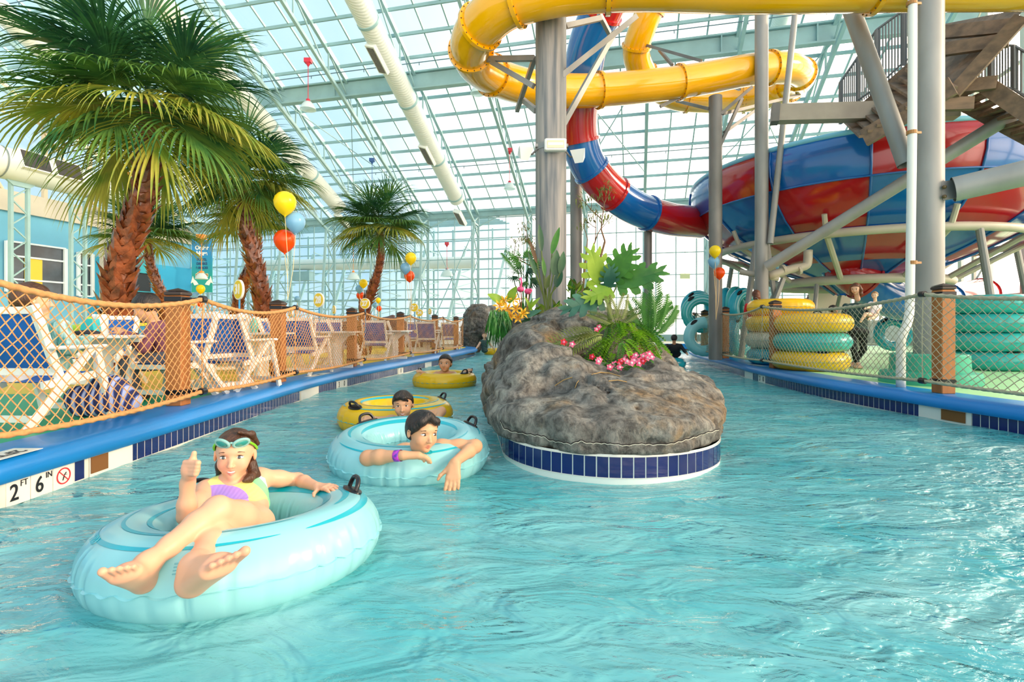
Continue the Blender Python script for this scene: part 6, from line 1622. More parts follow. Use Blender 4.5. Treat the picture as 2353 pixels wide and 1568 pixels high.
CL = [((107, 4.4), 176, 'white deck chair with blue back nearest the left edge behind the netting'),
      ((472, 6.55), -105, 'white deck chair seen side on just right of the nearest fence post'),
      ((560, 6.95), 165, 'white deck chair with its back to the pool below sign 31'),
      ((704, 9.05), 172, 'white deck chair with its back to the pool below sign 28'),
      ((650, 9.6), 100, 'blue and white deck chair seen side on behind the second fence post'),
      ((795, 11.0), 110, 'deck chair partly behind the third fence post'),
      ((868, 12.7), 178, 'white deck chair with its back to the pool right of the third fence post'),
      ((922, 14.2), 105, 'deck chair partly behind the fourth fence post'),
      ((983, 16.0), 178, 'white deck chair with its back to the pool right of the fourth fence post'),
      ((1036, 19.0), 175, 'farthest white deck chair beside the last fence post'),
      ((395, 5.85), -10, 'white deck chair half hidden by the nearest fence post, under the seated man'),
      ((548, 9.2), 20, 'deck chair across the table behind sign 31'),
      ((752, 11.2), 15, 'deck chair across the table behind the chair below sign 28'),
      ((955, 17), 10, 'deck chair far back below sign 26'),
      ((232, 6.9), 10, 'deck chair beyond the near table, behind the towels')]
for i, ((x, d), rz_, lab) in enumerate(CL):
    p = gz(x, d, .30); o = ch0 if i == 0 else copy_tree(ch0); o.location = p; o.rotation_euler = (0, 0, R(rz_ + 180)); o['label'] = lab; o['group'] = 'white deck chairs with blue slings'
TBL = [((232, 5.55), 10, 'white square table holding towels and a napkin stand, nearest left'), ((600, 8.1), 5, 'white square table with sign 31 and a teal bottle'), ((772, 10.3), 0, 'white square table behind the netting below sign 28'), ((905, 13.2), 0, 'white square table between the third and fourth fence posts'), ((980, 16.2), 0, 'white square table far back near sign 24')]
for i, ((x, d), rz_, lab) in enumerate(TBL):
    p = gz(x, d, .30); o = tb0 if i == 0 else copy_tree(tb0); o.location = p; o.rotation_euler = (0, 0, R(rz_)); o['label'] = lab; o['group'] = 'white square deck tables'
# things on the tables
twc = mat('teal_carton', '#35B8C0', .4); whc = mat('white_paper', '#ECEAE4', .6); limec = mat('lime_plastic', '#B8DC2A', .4); drk = mat('dark_cloth', '#2A2A34', .7)
tz = .30 + .716
def on(x, d): return gz(x, d, tz)
p = on(235, 5.55); o = thing('napkin_stand', 'pair of white paper towel rolls on the nearest table', 'towel roll', tuple(p)); m = MB(); m.cyl(p, p + Vector((0, 0, .22)), .055, 20); m.build('roll', whc, o, smooth=30); m = MB(); m.cyl(p + Vector((-.09, .05, 0)), p + Vector((-.09, .05, .2)), .05, 20); m.build('roll', whc, o, smooth=30)
p = on(208, 5.45); m = MB(); m.prism([p + Vector(q) for q in ((-.08, -.05, 0), (.08, -.05, 0), (.055, -.05, .17), (-.045, -.05, .17))], (0, .1, 0)); o = m.build('drinks_carton', twc, loc=tuple(p)); tag(o, 'teal folded card menu beside the white paper rolls', 'carton')
p = on(190, 5.7); S = Sdf(.012); S.ell(p + Vector((0, 0, .06)), (.16, .1, .06), k=.03); S.ell(p + Vector((.08, .02, .14)), (.06, .06, .06), k=.03); V, Q = S.mesh(); o = np_mesh('crumpled_towel', V, Q, limec, loc=tuple(p)); tag(o, 'crumpled lime green towel on the nearest table', 'towel')
p = on(200, 5.3); S = Sdf(.012); S.ell(p + Vector((0, 0, .025)), (.13, .08, .03), k=.03); V, Q = S.mesh(); o = np_mesh('dark_cap', V, Q, drk, loc=tuple(p)); tag(o, 'dark cap lying on the nearest table edge', 'cap')
p = on(584, 7.95); o = thing('water_bottle', 'teal water bottle on the table with sign 31', 'bottle', tuple(p)); m = MB(); m.lathe([(0, 0), (.05, 0), (.055, .03), (.055, .14), (.03, .19), (.025, .22), (0, .22)], 18, Matrix.Translation(p)); m.build('bottle_body', mat('bottle_teal', '#7FD6CB', .2, trans=.4), o, smooth=40); m = MB(); m.cyl(p + Vector((0, 0, .22)), p + Vector((0, 0, .25)), .022, 12); m.build('bottle_cap', whc, o)
p = on(569, 8.0); m = MB(); m.lathe([(0, 0), (.055, 0), (.06, .2), (.045, .23), (0, .23)], 18, Matrix.Translation(p)); o = m.build('paper_roll', whc, loc=tuple(p), smooth=40); tag(o, 'white paper roll beside the teal bottle', 'paper roll')
# striped beach bag on the deck
p = gz(225, 4.7, .30); S = Sdf(.02)
for q, r in (((0, 0, .13), (.22, .13, .13)), ((.13, .03, .2), (.13, .12, .16)), ((-.14, -.02, .14), (.12, .12, .14)), ((.02, .02, .25), (.10, .1, .12)), ((.24, .04, .12), (.1, .1, .12))): S.ell(p + Vector(q), r, k=.05)
def bagpost(D, lo, h):
    n = D.shape; ax = [lo[q] + h * np.arange(n[q]) for q in range(3)]; P = np.stack(np.meshgrid(*ax, indexing='ij'), -1); return D + (.012 * vnoise(P, 22, 4, 2)).astype(np.float32)
V, Q = S.mesh(post=bagpost)
bm_, nt, out = new_mat('striped_quilt'); pr = N(nt, 'ShaderNodeBsdfPrincipled'); pr.inputs['Roughness'].default_value = .8; tc = N(nt, 'ShaderNodeTexCoord'); wv = N(nt, 'ShaderNodeTexWave'); wv.inputs['Scale'].default_value = 4.2; wv.inputs['Distortion'].default_value = 2.5; wv.inputs['Detail'].default_value = 1; nt.links.new(tc.outputs['Object'], wv.inputs['Vector']); rr_ = N(nt, 'ShaderNodeValToRGB'); nt.links.new(wv.outputs['Fac'], rr_.inputs[0]); es = rr_.color_ramp.elements; es[0].color = srgb('#232A5C'); es[0].position = .3; es[1].color = srgb('#AEB9E0'); es[1].position = .8; e3 = es.new(.55); e3.color = srgb('#5B6FB4'); rr_.color_ramp.interpolation = 'CONSTANT'; nt.links.new(rr_.outputs[0], pr.inputs['Base Color']); nt.links.new(pr.outputs[0], out.inputs[0])
o = np_mesh('striped_bag', V, Q, bm_, loc=tuple(p)); tag(o, 'bundled blue and lilac striped cloth bag on the green deck', 'bag')
o = tw.build('fallen_twigs', mat('dry_straw', '#A88A55', .8)); tag(o, 'dry straw and twigs scattered on top of the front boulder', 'twigs', kind='stuff')
# ================================================================ people
skinm = mat('skin', '#FFFFFF', .42, var=.02, scale=14, vcol='Col', spec=.35)
eyew = mat('eye_white', '#F4F0EC', .2); irisd = mat('iris_dark', '#2A1A14', .15); irisg = mat('iris_grey', '#4F5A5E', .15); brow_b = mat('brow_brown', '#6B4A34', .7); brow_d = mat('brow_dark', '#20160F', .7); teethm = mat('teeth', '#F3EEE6', .25); mouthd = mat('mouth_inside', '#7A2A2A', .5)
def hair_mat(name, c, c2): return mat(name, c, .42, color2=c2, scale=18, stretch=(1.6, 1.6, .35), bump=.5, bscale=60)
h_brown = hair_mat('hair_brown', '#5A3823', '#38200F'); h_black = hair_mat('hair_black', '#17110E', '#2C211B'); h_auburn = hair_mat('hair_auburn', '#7A4424', '#4E2714'); h_fair = hair_mat('hair_fair', '#B98F66', '#8E6A48')
def axes(fwd, up=(0, 0, 1)):
    y = Vector(fwd).normalized(); z = Vector(up); z = (z - y * z.dot(y)).normalized(); x = y.cross(z); return Matrix((x, y, z)).transposed()
def lin(h): return np.array(srgb(h)[:3])
class Head:
    def __init__(s, c, fwd, up, sc): s.c = Vector(c); s.R = axes(fwd, up); s.s = sc
    def p(s, x, y, z): return s.c + s.R @ (Vector((x, y, z)) * s.s)
    def add(s, S, smile=True):
        k = .14 * s.s; e = lambda q, r, kk=k, sub=False: S.ell(s.p(*q), Vector(r) * s.s, s.R, kk, sub)
        e((0, -.14, .20), (.72, .84, .74)); e((0, .12, -.12), (.60, .62, .78)); e((0, .20, -.52), (.43, .45, .42)); e((0, .50, -.80), (.17, .17, .14))
        for q in (-1, 1): e((q * .31, .42, -.32), (.25, .24, .26))
        e((0, .52, .22), (.46, .20, .16))
        for q in (-1, 1): e((q * .29, .76, .02), (.16, .10, .095), .09 * s.s, True)
        S.cone(s.p(0, .66, .02), s.p(0, .82, -.28), .055 * s.s, .085 * s.s, .10 * s.s); e((0, .84, -.31), (.10, .09, .08), .05 * s.s)
        for q in (-1, 1): e((q * .095, .75, -.34), (.06, .07, .055), .04 * s.s)
        for q in (-1, 1): e((q * .75, -.06, -.08), (.07, .15, .23), .05 * s.s); e((q * .79, -.03, -.06), (.03, .08, .13), .03 * s.s, True)
        g = .035 if smile else .0; cw_ = .27 if smile else .22; cz = -.50 if smile else -.565
        s.lip = [((-cw_, .55, cz), (0, .67, -.54 + g * .6)), ((0, .67, -.54 + g * .6), (cw_, .55, cz)), ((-cw_ * .85, .56, cz - .03), (0, .655, -.645 - g)), ((0, .655, -.645 - g), (cw_ * .85, .56, cz - .03))]
        for a, b in s.lip: S.cone(s.p(*a), s.p(*b), .035 * s.s, .042 * s.s, .035 * s.s)
    def paint(s, V, base, cols, lipc='#C8605A', cheek='#F0A088', ck=.5):
        P = (V - np.array(s.c)) @ np.array(s.R) / s.s
        def seg(a, b):
            a, b = np.array(a), np.array(b); ba = b - a; t = np.clip(((P - a) @ ba) / (ba @ ba), 0, 1); return np.linalg.norm(P - a - t[:, None] * ba, axis=1)
        d = np.min([seg(a, b) for a, b in s.lip], 0); m = np.clip((.062 - d) / .02, 0, 1)[:, None]; cols[:] = cols * (1 - m) + lin(lipc) * m
        for q in (-1, 1):
            d = np.linalg.norm(P - np.array((q * .36, .55, -.3)), axis=1); m = (np.clip(1 - d / .34, 0, 1) * ck)[:, None]; cols[:] = cols * (1 - m) + lin(cheek) * m
    def face(s, root, iris, brow, look=(0, 0), teeth=False, browz=.24, eyeo=1.0):
        for q in (-1, 1):
            c = s.p(q * .29, .575, .01); m = MB(); m.ball(c, Vector((.155, .125, .072 * eyeo)) * s.s, 16, 10, s.R); ob = m.build('eye', eyew, root, smooth=True)
            m = MB(); m.ball(s.p(q * .29 + look[0], .672, .01 + look[1]), Vector((.064, .04, .062 * eyeo)) * s.s, 12, 8, s.R); m.build('iris', iris, ob, smooth=True)
            m = MB(); m.tube([s.p(q * .29 + dx, .69 - abs(dx) * .5, .01 + .082 * eyeo - dx * dx * 2.4) for dx in (-.14, -.07, 0, .07, .14)], [.008 * s.s, .016 * s.s, .018 * s.s, .016 * s.s, .008 * s.s], 5); m.build('eyelid_line', brow_d, ob)
            m = MB(); m.tube([s.p(q * (.29 + dx), .72 - abs(dx + .05) * .55, browz - dx * dx * 1.4) for dx in (-.17, -.08, 0, .09, .19)], [.010 * s.s, .026 * s.s, .028 * s.s, .02 * s.s, .008 * s.s], 5); m.build('eyebrow', brow, root, smooth=True)
        if teeth:
            m = MB(); m.tube([s.p(x, .672 - x * x * 1.6, -.585 + x * x * 1.3) for x in (-.17, -.08, 0, .08, .17)], [.014 * s.s, .036 * s.s, .040 * s.s, .036 * s.s, .014 * s.s], 6); m.build('teeth', teethm, root, smooth=True)
def finish(name, S, root, hd, base, lip='#C8605A', cheek='#F0A088', ck=.5, tints=()):
    V, Q = S.mesh(); cols = np.tile(lin(base), (len(V), 1))
    if hd is not None: hd.paint(V, base, cols, lip, cheek, ck)
    for (c, r, col, a) in tints:
        d = np.linalg.norm(V - np.array(c), axis=1); m = (np.clip(1 - d / r, 0, 1) * a)[:, None]; cols[:] = cols * (1 - m) + lin(col) * m
    return np_mesh(name, V, Q, skinm, root, True, cols=cols)
def hair_cap(hd, h, hairline=.42, side=-.1, grow=.075, extra=(), back=-.75, slope=.55, lump=.02, seed=3, ear=-.12, bk=1.0):
    """hair shell: skull grown outwards, trimmed along the hairline, plus extra chains"""
    S = Sdf(h); s = hd.s
    S.ell(hd.p(0, -.16, .24), Vector((.72 + grow, .86 + grow, .74 + grow)) * s, hd.R, .05 * s)
    S.ell(hd.p(0, -.45, -.10), Vector(((.62 + grow) * bk, .52 + grow, .6)) * s, hd.R, .15 * s)
    RR = np.array(hd.R); cc = np.array(hd.c)
    def post(D, lo, hh):
        idx = np.argwhere(np.abs(D) < .25 * s + .02); P = (lo + hh * idx - cc) @ RR / s
        x, y, z = P[:, 0], P[:, 1], P[:, 2]
        line = hairline - .20 * np.clip(np.abs(x) - .35, 0, 1) * 2 + (0) ; cut_face = (y - (.30 - slope * 0)) ; 
        # remove everything in front of a curved boundary below the hairline
        bound = np.where(z > hairline, 9.0, np.where(z > side, ear + .17 + (.38 - ear) * np.clip((z - side) / (hairline - side), 0, 1) ** 2, ear))
        rm = (y - bound)
        rm2 = back - z
        d = np.maximum(D[tuple(idx.T)], np.maximum(rm, rm2) * s)
        d += lump * s * vnoise(P * [1, 1, .4], 9, seed, 2)
        D[tuple(idx.T)] = d.astype(np.float32); return D
    V, Q = S.mesh(post=post)
    return V, Q
def hair_chain(h, chains, k=.012):
    S = Sdf(h)
    for pts, rs in chains: S.chain(pts, rs, k)
    return S.mesh()
def hand(S, w_, d, n, tdir, L, curls=(.5, .5, .5, .5), spread=.12, thumb=None, k=None):
    """palm plus four fingers and a thumb; d finger direction, n palm side, tdir thumb side"""
    d = Vector(d).normalized(); n = Vector(n); n = (n - d * n.dot(d)).normalized(); t = Vector(tdir); t = (t - d * t.dot(d) - n * t.dot(n)).normalized(); w_ = Vector(w_); k = k or .03 * L
    offs = (.155, .05, -.055, -.15); plen = (.48, .50, .475, .43); fl = (.40, .45, .41, .32)
    for i in range(4):
        b = w_ + d * L * plen[i] + t * L * offs[i]; S.cone(w_ + t * L * offs[i] * .5 + d * L * .05, b, .085 * L, .068 * L, .09 * L)
        dd = (d + t * spread * (offs[i] / .15)).normalized(); p = b; a = 0
        for j, (fr, r0, r1) in enumerate(((.45, .062, .056), (.30, .056, .051), (.25, .051, .044))):
            a += curls[i] * (.8 if j == 0 else 1.0); dr = (dd * math.cos(a) + n * math.sin(a)); q = p + dr * fl[i] * L * fr; S.cone(p, q, r0 * L, r1 * L, k if j else .05 * L); p = q
    th = thumb or ((.75, .25), (.95, .1)); b = w_ + d * L * .12 + t * L * .12; m1 = b + (t * .62 + d * .75 + n * .15).normalized() * L * .24
    S.cone(b, m1, .09 * L, .066 * L, .07 * L)
    dr = (t * th[0][0] + d * th[1][0] + n * th[0][1]).normalized(); m2 = m1 + dr * L * .17; dr2 = (t * th[0][0] * .5 + d * th[1][0] * 1.2 + n * (th[0][1] + .1)).normalized(); S.cone(m1, m2, .062 * L, .056 * L, .03 * L); S.cone(m2, m2 + dr2 * L * .13, .056 * L, .045 * L, .03 * L)
def foot(S, ank, heel, toe, up, L, side=1):
    """foot with five toes; side picks where the big toe sits"""
    ank, heel, toe = Vector(ank), Vector(heel), Vector(toe); f = (toe - heel).normalized(); u = Vector(up); u = (u - f * u.dot(f)).normalized(); x = f.cross(u) * side; FL = (toe - heel).length
    r = .125 * FL
    S.cone(ank, heel + u * r * .3, r * 1.25, r * 1.35, .16 * FL); ball = heel + f * FL * .66
    for o_, rr in ((-.13, .10), (0, .11), (.13, .115)):
        S.cone(heel + f * .05 * FL + x * o_ * .4 * FL, ball + x * o_ * FL - u * .0, .13 * FL, rr * FL, .10 * FL)
    S.cone(ank - u * .0, ball + u * .05 * FL, r * 1.05, .09 * FL, .16 * FL)
    for i, (o_, l, rr) in enumerate(((.19, .27, .066), (.085, .25, .046), (0, .22, .043), (-.08, .185, .041), (-.155, .14, .040))):
        b = ball + x * o_ * FL + f * .05 * FL; S.cone(b, b + f * l * FL + u * .02 * FL, rr * FL, rr * FL * .95, .03 * FL)

# ---------------------------------------------------------------- the girl on the nearest float
SG = '#E9AE8B'
girl = thing('person', 'girl in yellow and purple swimsuit giving a thumbs up with legs crossed on a float', 'person', (-1.40, 2.55, .06))
S = Sdf(.0034)
hg_ = Head(at(540, 1043, 2.74), (.30, -1, -.03), (.05, -.08, 1), .126)
hg_.add(S)
neck = at(540, 1108, 2.80); S.cone(at(543, 1085, 2.80), at(538, 1120, 2.80), .050, .056, .03)
shR, shL = at(474, 1128, 2.68), at(597, 1098, 2.86)
elR, wrR = at(429, 1186, 2.46), at(431, 1112, 2.44)
elL, wrL = at(684, 1103, 3.02), at(728, 1119, 2.88)
chest = at(537, 1143, 2.74); waist = at(553, 1175, 2.62); hip = at(560, 1205, 2.50)
Rt = axes(hip - chest, (0, -.6, 1))
def torso(S, g=0.0, kk=.06):
    xa = (shL - shR).normalized(); ya = (hip - chest).normalized(); za = xa.cross(ya).normalized(); M3 = Matrix((xa, ya, za)).transposed()
    S.ell(chest + (neck - chest) * .25, (.155 + g, .115 + g, .088 + g), M3, kk); S.ell(chest * .55 + waist * .45, (.135 + g, .13 + g, .082 + g), M3, kk); S.ell(waist, (.118 + g, .12 + g, .078 + g), M3, kk); S.ell(hip, (.128 + g, .11 + g, .088 + g), M3, kk)
    S.cone(shR, chest + (neck - chest) * .4, .046 + g, .07 + g, kk); S.cone(shL, chest + (neck - chest) * .4, .046 + g, .07 + g, kk)
torso(S)
S.chain([shR, shR.lerp(elR, .5), elR], [.047, .043, .038], .03); S.chain([elR, elR.lerp(wrR, .35), wrR], [.040, .040, .027], .02)
S.chain([shL, shL.lerp(elL, .5), elL], [.050, .042, .037], .03); S.chain([elL, elL.lerp(wrL, .35), wrL], [.037, .036, .025], .02)
# thumbs-up fist
fc = at(438, 1079, 2.40); S.cone(wrR, fc, .027, .034, .03); S.ell(fc, (.036, .034, .040), None, .02)
for i, y in enumerate((1063, 1071.5, 1080, 1088)):
    w0 = (2, 0, 0, 2)[i]; a, b = at(424 + w0, y, 2.385), at(455 - i * 1.8, y + 1.5, 2.355); S.cone(a, b, .0125, .0118, .006); S.cone(b, at(450 - i * 1.8, y + 1.5, 2.40), .0115, .011, .006)
S.chain([at(437, 1072, 2.40), at(443, 1057, 2.385), at(446, 1042, 2.385)], [.018, .0130, .0112], .012)
# left hand spread on the float beside the handle
hand(S, wrL, at(775, 1120, 2.80) - wrL, (0, .1, -1), at(725, 1150, 2.6) - wrL, .165, (.12, .16, .16, .14), .22, ((.9, .15), (.35, .0)))
# crossed legs
hL, kL, aL = at(583, 1212, 2.50), at(499, 1172, 2.20), at(338, 1296, 1.90)
hR_, kR, aR = at(540, 1225, 2.48), at(494, 1232, 2.16), at(448, 1303, 1.90)
for (h_, k_, a_, bulge) in ((hL, kL, aL, .2), (hR_, kR, aR, .2)):
    S.chain([h_, h_.lerp(k_, .5), k_], [.088, .077, .056], .03); S.chain([k_, k_.lerp(a_, .30), k_.lerp(a_, .7), a_], [.054, .052, .040, .031], .02)
foot(S, aL, at(333, 1340, 1.92), at(268, 1308, 1.74), (-.1, -.25, 1), .2, 1)
foot(S, aR, at(440, 1343, 1.88), at(532, 1283, 1.76), (-.6, .35, 1), .2, -1)
gb = finish('body', S, girl, hg_, SG, '#D27F74', '#EC9580', .5, [(elR, .09, '#E58E72', .5), (fc, .08, '#EDA58A', .5), (aL, .001, SG, 0), (at(435, 1350, 1.88), .07, '#E8876A', .7), (at(530, 1285, 1.76), .12, '#E8927A', .6), (at(262, 1305, 1.78), .09, '#E8927A', .5), (kL, .08, '#F0AE92', .5), (at(330, 1345, 1.88), .05, '#E08A6E', .6)])
hg_.face(girl, irisg, brow_b, (0, 0), True)
# swimsuit: torso grown by a few millimetres, trimmed to a halter with high-cut legs
S = Sdf(.0036); torso(S, .0055)
S.cone(hip, hip.lerp(hL, .5), .095, .09, .04); S.cone(hip, hip.lerp(hR_, .5), .095, .09, .04)
xa = np.array((shL - shR).normalized()); ya = np.array((hip - chest).normalized()); za = np.cross(xa, ya); o_n = np.array(chest)
def suit(D, lo, hh):
    idx = np.argwhere(np.abs(D) < .03); P = lo + hh * idx - o_n; u = P @ xa; v = P @ ya
    up_ = .045 + .085 * np.clip((v + .13) / .13, 0, 1) ** 1.3          # half width of the halter above the armpits
    lim = np.where(v < .0, up_, .145 - .0 * v); d = np.abs(u - .005) - lim
    d = np.maximum(d, -.118 - v)
    leg = v - (.225 - .9 * np.clip(np.abs(u) - .035, 0, 1)); d = np.maximum(d, leg * .7)
    D[tuple(idx.T)] = np.maximum(D[tuple(idx.T)], d).astype(np.float32); return D
V, Q = S.mesh(post=suit)
sm, nt, out = new_mat('swimsuit_print'); pr = N(nt, 'ShaderNodeBsdfPrincipled'); pr.inputs['Roughness'].default_value = .45
tc = N(nt, 'ShaderNodeTexCoord'); vd = N(nt, 'ShaderNodeVectorMath', operation='DISTANCE'); c0 = at(478, 1207, 2.52) - Vector(girl.location); vd.inputs[1].default_value = c0
mpz = N(nt, 'ShaderNodeMapping'); nt.links.new(tc.outputs['Object'], vd.inputs[0]); rp_ = N(nt, 'ShaderNodeValToRGB'); rp_.color_ramp.interpolation = 'CONSTANT'; nt.links.new(vd.outputs['Value'], rp_.inputs[0])
el = rp_.color_ramp.elements; el[0].color = srgb('#B48CE0'); el[0].position = 0; el[1].color = srgb('#FBF28A'); el[1].position = .205
for pz, c in ((.275, '#8FEA9C'), (.325, '#C9D3F2'), (.43, '#BDEFC0'), (.50, '#F6E23E')):
    q = el.new(pz); q.color = srgb(c)
wr = N(nt, 'ShaderNodeTexWave'); wr.inputs['Scale'].default_value = 14; wr.inputs['Distortion'].default_value = 3; nt.links.new(tc.outputs['Object'], wr.inputs['Vector']); bb = N(nt, 'ShaderNodeBump'); bb.inputs['Strength'].default_value = .10; bb.inputs['Distance'].default_value = .01; nt.links.new(wr.outputs['Fac'], bb.inputs['Height']); nt.links.new(bb.outputs[0], pr.inputs['Normal'])
nt.links.new(rp_.outputs[0], pr.inputs['Base Color']); nt.links.new(pr.outputs[0], out.inputs[0])
sw = np_mesh('swimsuit', V, Q, sm, girl)
m = MB(); m.tube([tuple(q) for q in cr([tuple(at(506, 1108, 2.74)), tuple(at(516, 1116, 2.715)), tuple(at(536, 1121, 2.70)), tuple(at(560, 1116, 2.72)), tuple(at(572, 1108, 2.76))], 6)], .010, 8); m.build('neck_band', mat('band_yellow', '#F7DE22', .5), sw, smooth=True)
m = MB(); m.box(at(536, 1127, 2.655), (.022, .006, .026)); m.build('keyhole', mat('keyhole_dark', '#4A2A22', .6), sw)
# hair and goggles
V, Q = hair_cap(hg_, .004, hairline=.56, side=.10, grow=.05, back=-.45, ear=-.32, bk=.86); hb = np_mesh('hair', V, Q, h_brown, girl)
V, Q = hair_chain(.004, [([hg_.p(.56, -.35, -.1), hg_.p(.55, -.25, -.6), at(508, 1092, 2.80), at(496, 1103, 2.80)], [.022, .02, .014, .005]), ([hg_.p(.6, -.2, -.5), at(504, 1100, 2.8), at(486, 1106, 2.8)], [.02, .012, .004]),
                         ([hg_.p(-.58, -.35, -.1), hg_.p(-.60, -.2, -.6), at(583, 1087, 2.78), at(572, 1100, 2.72), at(560, 1106, 2.68)], [.016, .018, .020, .020, .008]), ([hg_.p(-.62, -.2, -.5), at(588, 1094, 2.8), at(574, 1108, 2.73)], [.02, .02, .008]),
                         ([hg_.p(-.2, .4, .98), hg_.p(-.62, .05, .80), hg_.p(-.80, -.2, .35)], [.010, .016, .014])], .02)
np_mesh('hair_strands', V, Q, h_brown, hb)
gg = mat('goggle_seal', '#9FD6CF', .2, trans=.3); gl_ = mat('goggle_lens', '#2F8E86', .08, coat=.6); gs = mat('goggle_strap', '#7ED321', .4)
m = MB()
for q in (-1, 1):
    cc = hg_.p(q * .33, .60, .60); M3 = hg_.R @ Matrix.Rotation(R(-28) * 1, 3, 'X') @ Matrix.Rotation(-q * R(24), 3, 'Z')
    m.tube([cc + M3 @ Vector((.036 * math.cos(a), .004, .022 * math.sin(a))) for a in [2 * PI * k / 20 for k in range(20)]], .008, 8, closed=True)
m.tube([hg_.p(-.09, .70, .60), hg_.p(0, .735, .62), hg_.p(.09, .70, .60)], .006, 6)
go = m.build('goggles', gg, girl, smooth=True)
for q in (-1, 1):
    cc = hg_.p(q * .33, .60, .60); M3 = hg_.R @ Matrix.Rotation(R(-28), 3, 'X') @ Matrix.Rotation(-q * R(24), 3, 'Z')
    m = MB(); m.ball(cc + M3 @ Vector((0, .006, 0)), (.034, .010, .020), 16, 8, M3); m.build('lens', gl_, go, smooth=True)
    m = MB(); m.tube([tuple(v) for v in cr([tuple(hg_.p(q * .62, .42, .56)), tuple(hg_.p(q * .76, .12, .36)), tuple(hg_.p(q * .80, -.15, .16)), tuple(hg_.p(q * .74, -.45, .05))], 5)], .0065, 6); m.build('strap', gs, go, smooth=True)
def wristband(root, a, t, r, w_):
    a, t = Vector(a), Vector(t).normalized(); m = MB(); m.tube([a - t * w_, a - t * w_ * .98, a + t * w_ * .98, a + t * w_], [r * .98, r, r, r * .98], 24, caps=False)
    return m.build('wristband', mat('wristband', '#E23BD0', .4, color2='#5A3BB0', scale=38), root, smooth=True)
wristband(girl, wrR.lerp(elR, .06), wrR - elR, .0315, .017)

# ---------------------------------------------------------------- teenage boy leaning on the second float
ST_ = '#DDA67E'
teen = thing('person', 'dark haired teenage boy resting folded arms on the aqua float and looking to the side', 'person', (-.72, 4.0, .0))
S = Sdf(.0045); ht_ = Head(at(972, 992, 3.74), (.62, -.78, -.10), (.12, .0, 1), .142); ht_.add(S, False)
sL, sR = at(928, 1040, 4.0), at(1014, 1030, 3.98); S.cone(ht_.p(0, -.2, -.7), at(970, 1046, 3.98), .066, .075, .04)
cb_ = at(970, 1062, 4.08); S.ell(cb_, (.19, .12, .16), None, .08); S.ell(cb_ + Vector((0, .05, -.25)), (.16, .11, .2), None, .08); S.cone(sL, cb_, .062, .1, .08); S.cone(sR, cb_, .062, .1, .08)
e1, w1 = at(845, 1053, 3.72), at(925, 1047, 3.62); S.chain([sL, sL.lerp(e1, .5), e1], [.062, .056, .050], .04); S.chain([e1, e1.lerp(w1, .35), w1], [.052, .050, .034], .03)
e2, w2 = at(1092, 1026, 4.0), at(1046, 1062, 3.66); S.chain([sR, sR.lerp(e2, .5), e2], [.062, .055, .048], .04); S.chain([e2, e2.lerp(w2, .35), w2], [.050, .047, .033], .03)
hand(S, w1, at(985, 1046, 3.62) - w1, (0, .3, -1), (0, -.3, 1), .23, (.35, .42, .45, .5), .1)
hand(S, w2, at(1040, 1108, 3.60) - w2, (0, 1, 0), (-1, 0, .3), .235, (.06, .06, .08, .1), .10, ((.75, .1), (.75, 0)))
finish('body', S, teen, ht_, ST_, '#B85A50', '#D98E70', .35, [(e1, .12, '#D08A64', .4), (e2, .1, '#D08A64', .4)])
ht_.face(teen, irisd, brow_d, (-.03, -.01), browz=.22, eyeo=.85)
V, Q = hair_cap(ht_, .005, hairline=.56, side=-.05, grow=.085, back=-.50, bk=.95); hb = np_mesh('hair', V, Q, h_black, teen)
V, Q = hair_chain(.005, [([ht_.p(.1, .55, .86), ht_.p(-.3, .66, .66), ht_.p(-.58, .50, .45)], [.030, .022, .008]), ([ht_.p(.2, .5, .9), ht_.p(.45, .56, .66), ht_.p(.66, .38, .32), ht_.p(.74, .18, -.05)], [.035, .03, .022, .008])], .03)
np_mesh('hair_fringe', V, Q, h_black, hb); wristband(teen, w1.lerp(e1, .12), w1 - e1, .0405, .024)

# ---------------------------------------------------------------- younger boy in the yellow float
boy = thing('person', 'smiling boy with short black hair in the yellow float behind the teenager', 'person', (-1.2, 5.9, .0))
S = Sdf(.0055); hb_ = Head(at(926, 930, 5.12), (.12, -1, -.05), (-.04, 0, 1), .131); hb_.add(S)
s1, s2 = at(899, 968, 5.28), at(958, 964, 5.30); S.cone(hb_.p(0, -.2, -.7), at(928, 966, 5.25), .055, .065, .04); c_ = at(928, 984, 5.34); S.ell(c_, (.15, .09, .12), None, .08); S.ell(c_ + Vector((0, .10, -.22)), (.13, .09, .18), None, .08); S.cone(s1, c_, .058, .09, .06); S.cone(s2, c_, .058, .09, .06)
e1, w1 = at(880, 970, 5.22), at(862, 965, 5.18); S.chain([s1, e1, w1], [.055, .048, .035], .03); hand(S, w1, at(846, 963, 5.16) - w1, (0, .6, -1), (0, -.5, .8), .2, (.7, .7, .7, .7))
e2, w2 = at(1014, 946, 5.5), at(1004, 966, 5.3); S.chain([s2, s2.lerp(e2, .5), e2, w2], [.056, .05, .046, .034], .03); hand(S, w2, at(998, 985, 5.25) - w2, (-1, .4, 0), (0, -1, 0), .2, (.3, .3, .3, .3))
finish('body', S, boy, hb_, '#D9A37C', '#B9584E', '#DB8E70', .4); hb_.face(boy, irisd, brow_d, (0, 0), True, eyeo=.8)
V, Q = hair_cap(hb_, .006, hairline=.54, side=-.08, grow=.085, back=-.5, bk=.92); hh_ = np_mesh('hair', V, Q, h_black, boy)
V, Q = hair_chain(.006, [([hb_.p(.2, .55, .85), hb_.p(-.15, .74, .62), hb_.p(-.42, .64, .36)], [.030, .022, .009]), ([hb_.p(0, .5, .9), hb_.p(.35, .62, .66), hb_.p(.62, .44, .38)], [.032, .024, .009])], .03); np_mesh('hair_fringe', V, Q, h_black, hh_)

